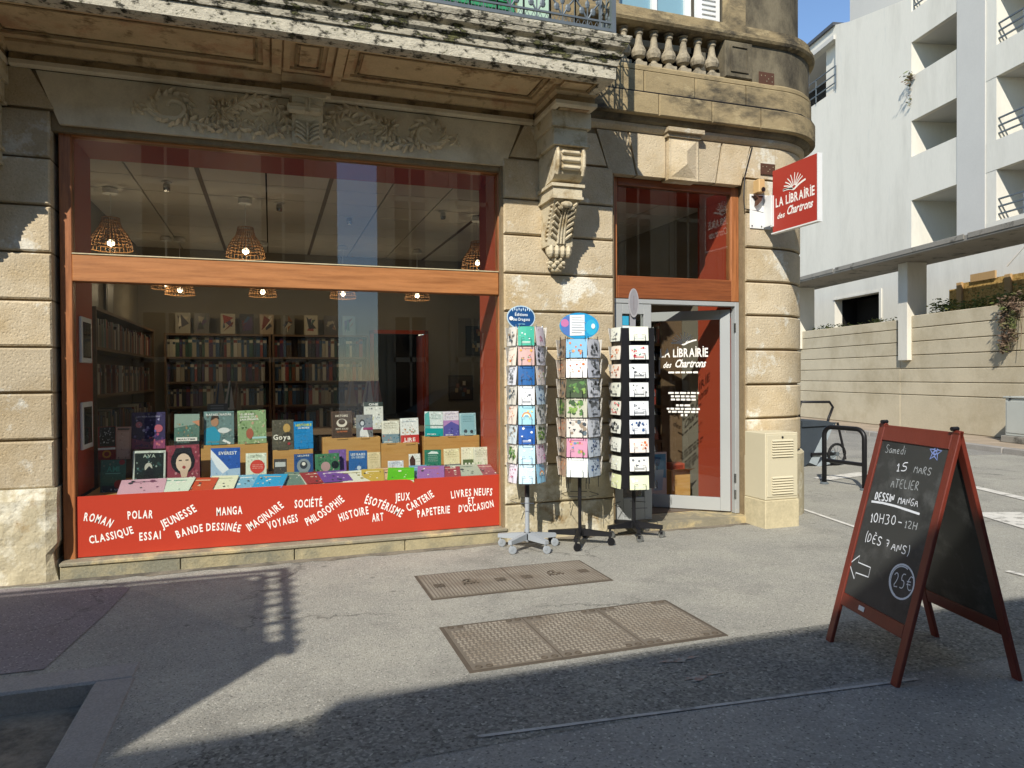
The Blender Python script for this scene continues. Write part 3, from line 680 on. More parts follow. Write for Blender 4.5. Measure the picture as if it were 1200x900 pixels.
# ------------------------------------------------------------------ consoles
def console(xc, hw=.14):
    top = MB(); top.box(xc-hw-.045,xc+hw+.045,-.55,YF+.002,3.735,3.868); top.box(xc-hw-.02,xc+hw+.02,-.52,YF+.002,3.60,3.733)
    C_ = top.build('console_bracket', M_carve, B)
    q = MB(); q.box(xc-hw-.035,xc+hw+.035,-.545,YF+.002,3.575,3.598); q.build('console_ledge', M_carve, C_)
    # upper scroll body: S-profile
    pf = [(-.10,3.57),(-.50,3.57),(-.52,3.50),(-.515,3.42),(-.49,3.34),(-.44,3.30),(-.10,3.26)]
    q = MB(); q.prism([(y,z) for y,z in pf][::-1], xc-hw, xc+hw, 'x'); q.build('scroll_body', M_carve, C_)
    q = MB()
    for k in range(3): q.bbox(xc-hw+.05,xc+hw-.05,-.545,-.50,3.50-.066*k,3.535-.066*k,.012)
    for sx in (-1,1): q.tube([(xc+sx*(hw-.018),-.515,3.56),(xc+sx*(hw-.018),-.535,3.49),(xc+sx*(hw-.018),-.53,3.40),(xc+sx*(hw-.018),-.50,3.33)], .018, 6)
    q.build('flute', M_carve, C_)
    q = MB(); q.box(xc-hw-.02,xc+hw+.02,-.47,YF+.002,3.235,3.262); q.box(xc-hw,xc+hw,-.45,YF+.002,3.155,3.233); q.box(xc-hw-.01,xc+hw+.01,-.46,YF+.002,3.13,3.153); q.build('console_ledge', M_carve, C_)
    # tapering leaf body, curving back to the wall
    prof = [(-.43,3.128),(-.39,3.05),(-.34,2.97),(-.30,2.88),(-.275,2.80),(-.27,2.74)]
    q = MB(); q.prism(([(-.10,2.74)]+prof[::-1]+[(-.10,3.128)])[::-1], xc-hw*.86, xc+hw*.86, 'x'); q.build('tapered_body', M_carve, C_)
    # acanthus leaf
    q = MB()
    def fr(z):
        for (a,b2) in zip(prof, prof[1:]):
            if b2[1] <= z <= a[1]: return b2[0]+(a[0]-b2[0])*(z-b2[1])/(a[1]-b2[1])
        return prof[-1][0]
    for sx in (-1,0,1):
        q.tube([(xc+sx*.025*(1+(3.1-z)*.6), fr(z)-.012, z) for z in (2.76,2.82,2.88,2.94,3.0,3.05)], [.012,.014,.014,.013,.011,.006], 6)
    for k in range(6):
        z = 2.79+.05*k
        for sx in (-1,1):
            q.tube([(xc+sx*.03,fr(z)-.012,z),(xc+sx*.065,fr(z+.03)-.02,z+.03),(xc+sx*.095,fr(z+.055)-.022,z+.055),(xc+sx*.108,fr(z+.04)-.012,z+.04)], [.010,.014,.014,.006], 5)
    q.ball((xc,fr(3.07)-.03,3.085),.06,.03,.03,8,6)
    for sx in (-1,1): q.ball((xc+sx*.055,fr(3.06)-.02,3.06),.03,.02,.022,7,5)
    for sx in (-1,1):
        for k in range(9): q.bbox(xc+sx*(hw*.86)-.012, xc+sx*(hw*.86)+.012, fr(2.80+.035*k)+.01, fr(2.80+.035*k)+.06, 2.79+.035*k, 2.81+.035*k, .005)
    q.build('acanthus_leaf', M_carve, C_)
    q = MB()
    for k in range(4): q.ball((xc-.085+.057*k,-.235,2.70),.034,.06,.065,8,6)
    q.lathe([(.02,-.11),(.045,-.10),(.05,0),(.045,.10),(.02,.11)], (xc,-.20,2.715), 10, ax='x'); q.build('volute', M_carve, C_)
    q = MB()
    for i in range(5):
        for k in range(7):
            a = 2*PI*k/7+i*.45; r = .075*math.sin(PI*(i+.8)/5.6)
            q.ball((xc+.0+r*math.cos(a), -.175+r*.8*math.sin(a), 2.655-.030*i), .026,.026,.020,6,4)
    q.ball((xc,-.17,2.59),.06,.06,.075,8,6); q.build('pine_cone', M_carve, C_)
    return C_
console(3.97); console(-.56)
# centre bracket of the lintel
q = MB(); q.prism([(-.09,3.49),(-.15,3.49),(-.16,3.66),(-.19,3.70),(-.24,3.80),(-.245,3.868),(-.09,3.868)][::-1], 1.63, 1.875, 'x')
CB = q.build('centre_bracket', M_carve, B)
q = MB()
for sx in (-1,1): q.lathe([(.02,-.1),(.04,-.09),(.045,0),(.04,.04),(.025,.05)], (1.7525+sx*.06,-.215,3.755), 10, ax='x')
q.box(1.735,1.75,-.262,-.2,3.72,3.84); q.box(1.757,1.772,-.262,-.2,3.72,3.84); q.box(1.61,1.895,-.27,-.1,3.84,3.869); q.build('volute', M_carve, CB)
q = MB()
for k in range(4):
    z = 3.51+.035*k
    for sx in (-1,1): q.tube([(1.7525+sx*.012,-.157,z),(1.7525+sx*.05,-.172,z+.03),(1.7525+sx*.09,-.17,z+.05),(1.7525+sx*.1,-.155,z+.03)], [.01,.014,.013,.006], 5)
q.tube([(1.7525,-.165,3.5),(1.7525,-.172,3.66)], .01, 6); q.build('acanthus_leaf', M_carve, CB)
# relief scrolls on the lintel, mirrored about the bracket
def relief(sx):
    q = MB(); y = YF+.008; X = lambda u: 1.7525+sx*u
    q.tube([(X(1.03+(.022+.0095*k)*math.cos(.42*k)), y-.004, 3.70+(.018+.0072*k)*math.sin(.42*k)) for k in range(16)], [.014+.0012*k for k in range(16)], 6)
    for k in range(20):
        a = .315*k; r = .135+.02*(k%2); q.leafm((X(1.03+r*math.cos(a)), y+.006, 3.697+r*.86*math.sin(a)), a+.9, .082, .05, .055, sx)
    pth = [(.90,3.60),(.78,3.575),(.68,3.62),(.60,3.72),(.50,3.80),(.36,3.835),(.24,3.79),(.17,3.70),(.15,3.58)]
    q.tube([(X(u), y, z) for u,z in pth], [.014,.02,.026,.032,.038,.038,.03,.022,.012], 6)
    for i,(u,z) in enumerate(pth[:-1]):
        u2, z2 = pth[i+1]; dn_ = math.atan2(z2-z, u2-u)
        for f in (.2,.7):
            for s2 in (-1,1):
                q.leafm((X(u+(u2-u)*f+.034*s2*math.cos(dn_+PI/2)), y+.006, z+(z2-z)*f+.034*s2*math.sin(dn_+PI/2)), dn_+s2*.9, .095, .056, .058, sx)
    for k in range(14):
        a = .45*k; r = .05+.045*(k%3)/2; q.leafm((X(.67+r*math.cos(a)), y+.006, 3.70+r*1.1*math.sin(a)), a, .09, .046, .056, sx)
    for k in range(11): q.ball((X(.29+.017*k), y-.004, 3.735+.022*math.sin(.6*k+.4)), .020,.026,.020,6,4)
    for k in range(15): q.leafm((X(.21+.036*k), y+.006, 3.562+.026*math.sin(1.9*k)), .6+1.1*math.sin(k*2.3), .085, .048, .045, sx)
    for k in range(12): q.leafm((X(.26+.028*k), y+.006, 3.64+.03*math.sin(2.7*k)), PI/2+math.sin(k*1.7), .075, .04, .03, sx)
    for k in range(6): q.leafm((X(1.21+.02*k), y+.006, 3.66+.035*math.sin(2*k)), .3*k, .07, .04, .03, sx)
    return q.build('relief_scroll', M_lintel, B)
relief(-1); relief(1)

# ------------------------------------------------------------------ shop window (joinery, glass, red band, lettering)
wf = MB(); 
Z = dict(top=3.49, gt=3.428, tt=2.525, tb=2.305, bt=.631, bb=.156)
wf.bbox(-.085,0.0,-.0,.09,.13,Z['top'],.006)
WIN = wf.build('shop_window', M_woodv, B)
q = MB(); q.bbox(3.458,3.53-.045,-.0,.09,.13,Z['top'],.006); q.build('frame_upright', M_woodv, WIN)
q = MB(); q.bbox(.0,3.458,-.0,.09,Z['gt'],Z['top'],.005); q.build('frame_head', M_wood, WIN)
q = MB(); q.bbox(.0,3.458,-.012,.09,Z['tb'],Z['tt']-.012,.006); TR = q.build('transom', M_wood, WIN)
q = MB(); q.bbox(.0,3.458,-.018,.03,Z['tt']-.011,Z['tt'],.003); q.build('transom_bead', M_cab2, TR)
q = MB(); q.box(.0,3.458,.035,.085,.13,.16); q.build('frame_foot', M_wood, WIN)
q = MB(); q.box(0,3.458,.030,.036,Z['bb'],Z['tb']); q.build('glass_pane', M_glass, WIN)
q = MB(); q.box(0,3.458,.030,.036,Z['tt'],Z['gt']); q.build('glass_pane', M_glass, WIN)
q = MB(); q.box(.002,3.456,.018,.028,Z['bb'],Z['bt']); BAND = q.build('red_band', M_red, WIN)
q = MB(); q.bbox(-.09,3.50,-.115,.03,.118,.150,.008); q.build('sill', M_sill, B)
x = -.09
for x1 in (.75,1.62,2.55,3.50):
    q = MB(); q.cham(x+.003,x1-.003,-.10,.03,-.02,.116,.006); q.build('plinth_stone', M_plinth, B); x = x1
# reveals lining the opening inside (painted red)
q = MB(); q.box(-.06,.0,.091,.62,.62,3.46); q.build('reveal', M_redin, WIN)
q = MB(); q.box(3.458,3.52,.091,.62,.62,3.46); q.build('reveal', M_redin, WIN)
q = MB(); q.box(-.0,3.458,.091,.62,3.43,3.46); q.build('reveal', M_redin, WIN)
yb = .015
def pb(px,py): p = at(px,py,1,yb); return Vector((p.x, p.z))
WORDS = [('ROMAN',(98,610.2),(129,618.3),1.6,9.2),('CLASSIQUE',(105,637),(157,624.6),-1.3,8.6),('POLAR',(149.8,608.6),(178.8,607.2),.5,9),('ESSAI',(163.4,633.6),(188.6,631.2),0,9),
 ('JEUNESSE',(190.5,619.2),(231,598.6),-.8,9),('MANGA',(253.8,604.2),(284,602),0,9),('BANDE DESSINÉE',(208,630.8),(281,623.6),5.2,8.6),('IMAGINAIRE',(292.5,622.4),(333,593.8),-1.0,8.6),
 ('VOYAGES',(315,620.6),(349.4,611),.6,8.8),('SOCIÉTÉ',(345.3,595.2),(377.6,593.2),0,9),('PHILOSOPHIE',(360.6,616),(404.2,586.6),-2.2,8.8),('HISTOIRE',(398.8,611.4),(432.2,602.2),1.0,8.8),
 ('ÉSOTÉRISME',(427.0,589.6),(469.6,606.2),1.6,8.8),('ART',(436.2,611.3),(449.6,609.7),0,8.8),('JEUX',(463.2,587.2),(480.6,585.8),0,8.6),('CARTERIE',(478.6,599.4),(509.2,581.4),-.8,8.6),
 ('PAPETERIE',(489.8,606.5),(527.2,601.2),.8,8.4),('LIVRES NEUFS',(529.2,584.2),(576.6,580.6),1.4,8.2),('ET',(548.7,590.9),(555.9,590.2),0,7.6),("D'OCCASION",(537.5,600.2),(579,593.6),-1.4,8.0)]
for s_, pa, pz, sag, hp in WORDS:
    A0, A1 = pb(*pa), pb(*pz); mid = pb((pa[0]+pz[0])/2, (pa[1]+pz[1])/2-sag); tp = pb(pa[0],pa[1]-hp); h = (tp-A0).length
    tot = text_w(s_, 1.0, True, .16)*h; L_ = (A1-A0).length; sx = L_/tot; q = MB(); x = 0
    for ch in s_:
        if ch == ' ': x += .32*sx*h/CAPH; continue
        V,fs,a,c = GL[(ch,.024)]; wch = (c-a)*sx*h/CAPH; t_ = (x+wch/2)/L_
        ctl = 2*mid-(A0+A1)/2; P = A0*(1-t_)**2+ctl*2*t_*(1-t_)+A1*t_**2; T = (A0*-2*(1-t_)+ctl*2*(1-2*t_)+A1*2*t_).normalized()
        up_ = Vector((-T.y,T.x)); O = P-T*wch/2
        put_text(q, ch, (O.x,.0165,O.y), (T.x,0,T.y), (up_.x,0,up_.y), h, sx)
        x += wch+.16*sx*h/CAPH
    q.build('lettering', M_whiteL, BAND, label='white word '+s_)
# ------------------------------------------------------------------ door bay
q = MB(); q.bbox(4.602,4.693,0,.09,2.314,3.508,.006); DW = q.build('overdoor_window', M_woodv, B)
q = MB(); q.bbox(6.017,6.115,0,.09,2.314,3.508,.006); q.build('frame_upright', M_woodv, DW)
q = MB(); q.bbox(4.693,6.017,0,.09,3.433,3.508,.006); q.build('frame_head', M_wood2, DW)
q = MB(); q.bbox(4.693,6.017,-.008,.09,2.314,2.539,.006); q.build('frame_foot', M_wood2, DW)
q = MB(); q.box(4.693,6.017,.03,.036,2.539,3.433); q.build('glass_pane', M_glass, DW)
q = MB(); q.box(6.09,6.16,.091,.72,.10,3.46); q.build('reveal', M_redin, DW)
q = MB(); q.box(4.55,4.62,.091,.72,.10,3.46); q.build('reveal', M_redin, DW)
q = MB(); q.box(4.62,6.09,.091,.62,3.433,3.47); q.build('reveal', M_redin, DW)
q = MB(); q.bbox(4.606,4.652,-.005,.07,.09,2.31,.004); DR = q.build('door_frame', M_door, B)
q = MB(); q.bbox(6.062,6.112,-.005,.07,.09,2.31,.004); q.build('jamb', M_door, DR)
q = MB(); q.bbox(4.652,6.062,-.005,.07,2.265,2.31,.004); q.build('jamb', M_door, DR)
q = MB(); q.box(4.602,6.12,-.16,.70,-.02,.085)
q.build('threshold_stone', M_sill, B)
# narrow fixed leaf
def stile(mb,x0,x1,z0,z1,y0=.0,y1=.05): mb.bbox(x0,x1,y0,y1,z0,z1,.004)
q = MB(); stile(q,4.655,4.745,.10,2.262); stile(q,4.985,5.07,.10,2.262); stile(q,4.745,4.985,2.16,2.262); stile(q,4.745,4.985,.10,.33); stile(q,4.745,4.985,.95,1.03)
LF = q.build('narrow_door_leaf', M_door, B)
q = MB(); q.box(4.745,4.985,.022,.028,1.03,2.16); q.box(4.745,4.985,.022,.028,.33,.95); q.build('glass_pane', M_glass2, LF)
q = MB(); q.box(4.75,4.82,.012,.014,2.05,2.14,'#3a9fc0'); q.box(4.75,4.83,.012,.014,1.93,2.045,'#dfe9e8'); q.box(4.86,4.93,.012,.014,1.95,2.03,'#2b8fb0')
for k in range(3): q.box(4.758,4.822,.010,.0115,1.95+.03*k,1.96+.03*k,'#4b7c88')
q.build('sticker', M_print, LF)
# wide leaf, standing open inwards
HA = math.radians(40); HX, HY = 6.055, .055
du = Vector((-math.cos(HA), math.sin(HA), 0)); dn = Vector((-math.sin(HA), -math.cos(HA), 0))   # dn faces the street
LM = Matrix(((-du.x, -dn.x, 0, HX), (-du.y, -dn.y, 0, HY), (0, 0, 1, 0), (0,0,0,1)))            # local x runs towards the hinge, y inwards
def lbuild(mb, name, m, parent): mb.xf(LM); return mb.build(name, m, parent)
q = MB(); LW = .96
for a in ((-LW,-LW+.10,.10,2.24),(-.115,-.01,.10,2.24),(-LW+.10,-.115,2.14,2.24),(-LW+.10,-.115,.10,.24)): q.bbox(a[0],a[1],0,.045,a[2],a[3],.004)
RL = lbuild(q,'open_door_leaf',M_door,B)
q = MB(); q.box(-LW+.10,-.115,.02,.026,.24,2.14); lbuild(q,'glass_pane',M_glass2,RL)
q = MB(); q.bbox(-LW+.05,-LW+.07,-.05,-.03,.95,1.15,.005); q.box(-LW+.05,-LW+.07,-.03,0,.97,.98); q.box(-LW+.05,-LW+.07,-.03,0,1.12,1.13); lbuild(q,'handle',M_chrome,RL)
for z in (.25,.42,2.0):
    q = MB(); q.lathe([(.011,0),(.011,.09)],(6.058,-.004,z),8); q.build('hinge', M_chrome, RL)
def onleaf(px,py):
    d = ray(px,py); P0 = Vector((HX,HY,0)); k = (P0-CAM).dot(dn)/d.dot(dn); p = CAM+d*k; return (-(p-P0).dot(du), p.z)
ex = (1,0,0); ez = (0,0,1); yq = .016
q = MB()
c0 = onleaf(801,403); w1 = onleaf(816,403)[0]-c0[0]; open_book(q,(c0[0],yq,c0[1]),ex,ez,abs(w1)); lbuild(q,'book_emblem',M_whiteL,RL); q = MB()
a = onleaf(773.5,418.6); b2 = onleaf(829.5,417.6); t1 = onleaf(775,409)
put_text(q,'LA LIBRAIRIE',(a[0],yq,(a[1]+b2[1])/2),ex,ez,abs(t1[1]-a[1]),bold=True,width=b2[0]-a[0],dots=True)
a = onleaf(776.5,430.5); b2 = onleaf(826,428); t1 = onleaf(776.5,424)
put_text(q,'des ',(a[0],yq,a[1]-.004),ex,(0.05,0,1),abs(t1[1]-a[1]),bold=True,width=.10,shear=.3)
put_text(q,'Chartrons',(a[0]+.125,yq,a[1]),ex,(0,0,1),abs(t1[1]-a[1])*1.35,bold=True,width=b2[0]-a[0]-.125,shear=.3,gap=.02)
lbuild(q,'lettering',M_whiteL,RL); q = MB()
for (x0,x1,y) in ((783,818,436.5),(783,819,460.5),(786,815,464.5),(786,815,468.2),(792,810,475),(781,821,479),(783,818,482.5)):
    a = onleaf(x0,y); b2 = onleaf(x1,y); x = a[0]; random.seed(int(x0+y))
    while x < b2[0]-.01:
        l = random.uniform(.025,.07); q.box(x,min(x+l,b2[0]),yq-.0005,yq,a[1]-.010,a[1]+.010); x += l+.012
for xx in (799,804):
    a = onleaf(xx,486.5); q.box(a[0]-.012,a[0]+.012,yq-.0005,yq,a[1]-.012,a[1]+.012)
lbuild(q,'small_print',M_whiteL,RL)

# ------------------------------------------------------------------ interior shell
IX0, IX1, IY1, IZ = -.38, 6.22, 5.25, 3.47
q = MB(); q.box(IX0,IX1,.30,IY1,.0,.095); struct('shop_floor', q, M_floor)
iw = tag(bpy.data.objects.new('interior_walls', None), kind='structure'); COL.objects.link(iw)
q = MB(); q.box(IX0-.05,IX0,.5,IY1,.05,3.7); q.build('wall', M_wall, iw)
q = MB(); q.box(IX0,3.02,IY1,IY1+.06,.05,3.7); q.box(3.85,IX1,IY1,IY1+.06,.05,3.7); q.box(3.02,3.85,IY1,IY1+.06,2.25,3.7); q.build('wall', M_wall, iw)
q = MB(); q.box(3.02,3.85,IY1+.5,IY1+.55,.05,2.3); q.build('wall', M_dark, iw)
q = MB(); q.box(IX1,IX1+.05,.72,IY1,.05,3.7); q.build('wall', M_wall, iw)
q = MB(); q.box(IX0,-.06,.5,.56,.05,3.7); q.box(3.52,4.55,.5,.56,.05,3.7); q.build('wall', M_wall, iw)
q = MB(); q.box(-.06,3.52,.50,.56,.05,.60); q.build('wall', M_wall, iw)
q = MB()
for a in ((2.96,3.02),(3.85,3.91)): q.box(a[0],a[1],IY1-.03,IY1,.09,2.30)
q.box(2.96,3.91,IY1-.03,IY1,2.25,2.31); q.box(3.815,3.848,IY1+.001,IY1+.49,.09,2.24); q.build('door_casing', M_redin, iw)
cl = tag(bpy.data.objects.new('suspended_ceiling', None), kind='structure'); COL.objects.link(cl)
q = MB(); q.box(IX0,IX1,.56,IY1,IZ+.02,IZ+.05); q.build('ceiling_void', M_dark, cl)
nx, ny = 11, 8; tx = (IX1-IX0)/nx*1.0; ty = (IY1-.62)/ny; tm = None
for i in range(nx//1):
    for j in range(ny):
        if tm is None:
            q = MB(); q.box(.008,tx-.008,.008,ty-.008,IZ,IZ+.02); o = q.build('ceiling_tile', M_ceil, cl); tm = o.data
        else:
            o = bpy.data.objects.new('ceiling_tile', tm); COL.objects.link(o); o.parent = cl
        o.location = (IX0+tx*i, .62+ty*j, 0)
for i in (2,4,7,9):
    q = MB(); q.box(IX0+tx*i-.02,IX0+tx*i+.02,.62,IY1,IZ-.006,IZ+.002); q.build('ceiling_track', M_shelf, cl)
# spotlights on the ceiling
for k,(x,y) in enumerate(((.5,1.35),(1.55,1.9),(2.35,2.35),(3.35,1.75))):
    t = thing('ceiling_spotlight','small chrome ceiling spotlight '+['nearest the left end','right of the front middle lamp','in the middle of the shop','above the right end of the window'][k],'spotlight',(x,y,IZ),0,'ceiling spotlights')
    q = MB(); q.lathe([(.05,-.01),(.05,0)],(x,y,IZ-.006),12); q.build('base', M_wht, t)
    q = MB(); q.lathe([(.028,-.08),(.034,-.05),(.03,-.01)],(x,y,IZ-.015),10); q.build('housing', M_chrome, t)
# wicker pendant lamps
def pendant(x,y,zb,R,label,power):
    t = thing('pendant_lamp', label, 'lamp', (x,y,zb), 0, 'wicker pendant lamps')
    q = MB(); q.lathe([(.07,-.06),(.075,-.02),(.05,0)],(x,y,IZ-.006),14); q.build('ceiling_cup', M_wht, t)
    q = MB(); q.tube([(x,y,IZ-.06),(x,y,zb+.33)],.005,5); q.build('cord', M_wht, t)
    q = MB(); n = 28; prof = [(R,0),(R*.96,.05),(R*.86,.11),(R*.68,.17),(R*.5,.22),(R*.42,.27),(R*.40,.31)]
    for k in range(n):
        a = 2*PI*k/n; q.tube([(x+r*math.cos(a),y+r*math.sin(a),zb+h) for r,h in prof], .0045, 4)
    for r,h in prof+[(R*.92,.08),(R*.78,.14)]:
        q.tube([(x+r*math.cos(a),y+r*math.sin(a),zb+h) for a in [2*PI*k/20 for k in range(20)]], .005, 4, closed=True)
    q.build('wicker_shade', M_wick, t)
    q = MB(); q.ball((x,y,zb+.06),.035,n=10,m=8); q.build('bulb', M_bulb, t, smooth=True)
    l = bpy.data.lights.new('lamp_light','POINT'); l.energy = power*.75; l.color = (1,.78,.5); l.shadow_soft_size = .05
    o = bpy.data.objects.new('lamp_light', l); COL.objects.link(o); o.location = (0,0,.0); o.parent = t
for (px,py,y,lab,pw) in ((130,292,1.75,'lit wicker dome lamp hanging behind the upper left pane',5),(288,301,1.79,'lit wicker dome lamp hanging behind the middle of the upper pane',5),(560,314,1.89,'lit wicker lamp hanging at the right edge of the upper pane',5)):
    p = at(px,py,1,y); pendant(p.x,y,p.z,.20,lab,pw)
for (px,py,lab) in ((195,338,'leftmost of the low lamps seen under the transom'),(211,345,'second low lamp from the left under the transom'),(308,347,'low lamp above the back bookcase, middle of the row'),(402,349,'low lamp left of the back doorway'),(489,351,'low lamp right of the back doorway')):
    p = at(px,py,1,4.3); pendant(p.x,4.3,p.z,.19,lab,4)

# ------------------------------------------------------------------ bookcases and shelved books
def mesh_only(mb, m, name='book'):
    o = mb.build(name, m); me = o.data; WLOC.pop(o.name, None); bpy.data.objects.remove(o); return me
SPC = ['#3b3a42','#6d2f2a','#8d8574','#2c3f52','#574a3d','#a39a86','#3e5a50','#7b4e33','#b5b0a2','#4a3556','#22262c','#8f3f35','#c3bda8','#30506e']
CN = dict(zip(SPC,['charcoal','dark red','stone coloured','navy','brown','beige','dark green','rust brown','pale grey','aubergine','black','brick red','cream','steel blue']))
ON1 = ['','first','second','third','fourth','fifth','sixth','seventh','eighth','ninth','tenth','eleventh','twelfth','thirteenth','fourteenth','fifteenth','sixteenth','seventeenth','eighteenth','nineteenth']
def ordw(n): return ON1[n] if n < 20 else {2:'twent',3:'thirt',4:'fort',5:'fift',6:'sixt'}[n//10]+('ieth' if n%10 == 0 else 'y-'+ON1[n%10])
BM = []
for c in SPC:
    for (wd_,h) in ((.034,.25),(.052,.29)):
        q = MB(); q.box(0,wd_,0,.18,0,h,c); q.box(.002,wd_-.002,-.0015,0,h*.72,h*.86,random.choice(SPC)); q.box(.004,wd_-.004,-.001,0,h*.2,h*.5,c)
        BM.append((mesh_only(q, M_print), wd_, h, CN[c]+(' thin' if wd_ < .04 else ' thick')))
def shelf_books(x0, x1, y, z, rz, label, group, fill=.93):
    # books stand side by side from x0 to x1 (or along y when rz = +90 degrees)
    x = x0; n = 0
    while x < x1-.06:
        if random.random() > fill: x += random.uniform(.05,.2); continue
        me, wd_, h, cn = random.choice(BM); n += 1; o = bpy.data.objects.new('book', me); COL.objects.link(o)
        if rz: o.location = (y, x, z); o.rotation_euler = (0,0,PI/2)
        else: o.location = (x, y, z)
        tag(o, '%s spine, %s from left%s' % (cn, ordw(n), label), 'book', group); x += wd_+random.uniform(.001,.006)
def bookcase(name_lab, x0, x1, y0, y1, levels, top, faces='y'):
    t = thing('bookcase', name_lab, 'bookcase', (x0,y0,.095))
    for (a,b2) in ((x0,x0+.03),(x1-.03,x1)) if faces == 'y' else ((y0,y0+.03),(y1-.03,y1)):
        q = MB()
        if faces == 'y': q.box(a,b2,y0,y1,.095,top)
        else: q.box(x0,x1,a,b2,.095,top)
        q.build('side_panel', M_shelf, t)
    for z in levels+[top]:
        q = MB(); q.box(x0+.031,x1-.031,y0+.0,y1,z-.03,z) if faces == 'y' else q.box(x0,x1,y0+.031,y1-.031,z-.03,z); q.build('shelf', M_shelf, t)
    q = MB()
    if faces == 'y': q.box(x0+.031,x1-.031,y1-.012,y1,.1,top-.031)
    elif faces == 'x': q.box(x0,x0+.012,y0+.031,y1-.031,.1,top-.031)
    else: q.box(x1-.012,x1,y0+.031,y1-.031,.1,top-.031)
    q.build('back_panel', M_shelf, t)
lv = [.42,.78,1.14,1.50,1.86]
bookcase('tall dark bookcase on the back wall, left of its pair', .0, 1.45, 4.93, 5.23, lv, 2.20)
bookcase('tall dark bookcase on the back wall, nearer the doorway', 1.47, 2.9, 4.93, 5.23, lv, 2.20)
bookcase('bookcase along the left wall behind the books in the window', -.37, -.08, 1.15, 4.6, [.5,.95,1.40,1.85], 2.22, 'x')
for i,z in enumerate((1.14,1.50,1.86)):
    for (a,b2,s_) in ((.035,1.41,'left'),(1.505,2.86,'right')):
        shelf_books(a,b2,4.98,z+.001,0,', %s row of the %s back bookcase' % (['third','second','top'][i], s_),'books on the back bookcases',.985)
for i,z in enumerate((1.40,)):
    shelf_books(1.2,4.5,-.10,z+.001,1,', %s shelf along the left wall' % ['lower','middle'][i],'books on the left wall bookcase',.9)
def many_books(name, rows, label, parent_rz=0):
    q = MB(); rq = random.Random(3)
    for (a,b2,y,z) in rows:
        x = a
        while x < b2-.05:
            w_ = rq.choice((.03,.04,.05)); h = rq.uniform(.2,.29); c = rq.choice(SPC)
            if parent_rz: q.box(y-.18,y,x,x+w_,z,z+h,c)
            else: q.box(x,x+w_,y,y+.18,z,z+h,c)
            x += w_+.003
    o = q.build(name, M_print); tag(o, label, 'books', kind='stuff')
many_books('shelved_books', [(1.2,4.5,-.10,.951),(1.2,4.5,-.10,1.851)], 'crowded rows of small dark books on the upper and lower shelves of the left wall', 1)
many_books('shelved_books', [(.035,1.40,4.98,.781),(1.505,2.86,4.98,.781),(.035,1.40,4.98,.421),(1.505,2.86,4.98,.421)], 'crowded rows of small dark books on the lowest shelves of the back bookcases')
# face-out framed books on the top of the back bookcase
tops = ['#8a8578','#5d5a55','#a59f8c','#3d3b3a','#94826b','#6f6c62','#b0a790','#47413c','#7f8a86']
for k in range(9):
    x = .12+.30*k+random.uniform(-.03,.03); q = MB(); c = tops[k]; q.box(0,.2,0,.025,0,.30,c)
    for j in range(5): q.add([(random.uniform(.02,.1),-.001-.0004*j,random.uniform(.02,.15)) for _ in range(1)]+[(random.uniform(.1,.19),-.001-.0004*j,random.uniform(.05,.28)),(random.uniform(.02,.18),-.001-.0004*j,random.uniform(.18,.29))],[(0,1,2)],random.choice(SPC))
    o = solo('picture_book', q, M_print, ['grey','dark grey','pale','black','tan','stone grey','cream','brown','greenish'][k]+' cover displayed face out on top of the back bookcase', 'book', (0,0,0), 'books facing out above the back bookcases')
    o.location = (x,5.02,2.205); o.rotation_euler = (-.06,0,0)
for k,(x,z,w_,h,c) in enumerate(((4.55,1.9,.35,.5,'#3b3a3a'),(4.25,1.15,.42,.42,'#4a3d30'),(5.1,1.4,.4,.5,'#a89f8c'))):
    q = MB(); q.box(x,x+w_,IY1-.02,IY1-.001,z,z+h,'#2a2622'); q.box(x+.02,x+w_-.02,IY1-.023,IY1-.02,z+.02,z+h-.02,c)
    for j in range(6):
        a = random.uniform(x+.04,x+w_-.1); b2 = random.uniform(z+.05,z+h-.12); q.box(a,a+.05,IY1-.0245-.0004*j,IY1-.0235-.0004*j,b2,b2+.07,random.choice(['#b8a070','#8f5a40','#d5cfbc','#5a6a72']))
    solo('poster', q, M_print, ['dark framed poster high on the back wall right of the doorway','lower framed picture on the back wall right of the doorway','pale poster on the back wall at the far right'][k], 'poster')
# tall framed mirrors / pictures leaning above the left bookcase
for k,(y0,y1,z1) in enumerate(((2.0,2.6,2.75),(3.0,3.4,2.85))):
    q = MB(); q.box(IX0+.002,IX0+.03,y0,y1,2.225,z1+.1,'#2e2a25'); q.box(IX0+.03,IX0+.034,y0+.05,y1-.05,2.27,z1+.05,'#6f6a5d')
    solo('framed_picture', q, M_print, ['wide dark picture frame','narrow dark picture frame'][k]+' standing on top of the left wall bookcase', 'picture frame')
# two glazed white notice frames on the left reveal
for k,(z0,z1) in enumerate(((1.68,2.05),(.98,1.36))):
    q = MB(); q.bbox(.002,.022,.16,.50,z0,z1,.004); t = q.build('notice_frame', M_wht); tag(t, ['upper','lower'][k]+' narrow white notice frame on the red left reveal of the window', 'notice frame')
    q = MB(); q.box(.0225,.0235,.20,.46,z0+.04,z1-.04); q.build('notice', M_gdark, t)
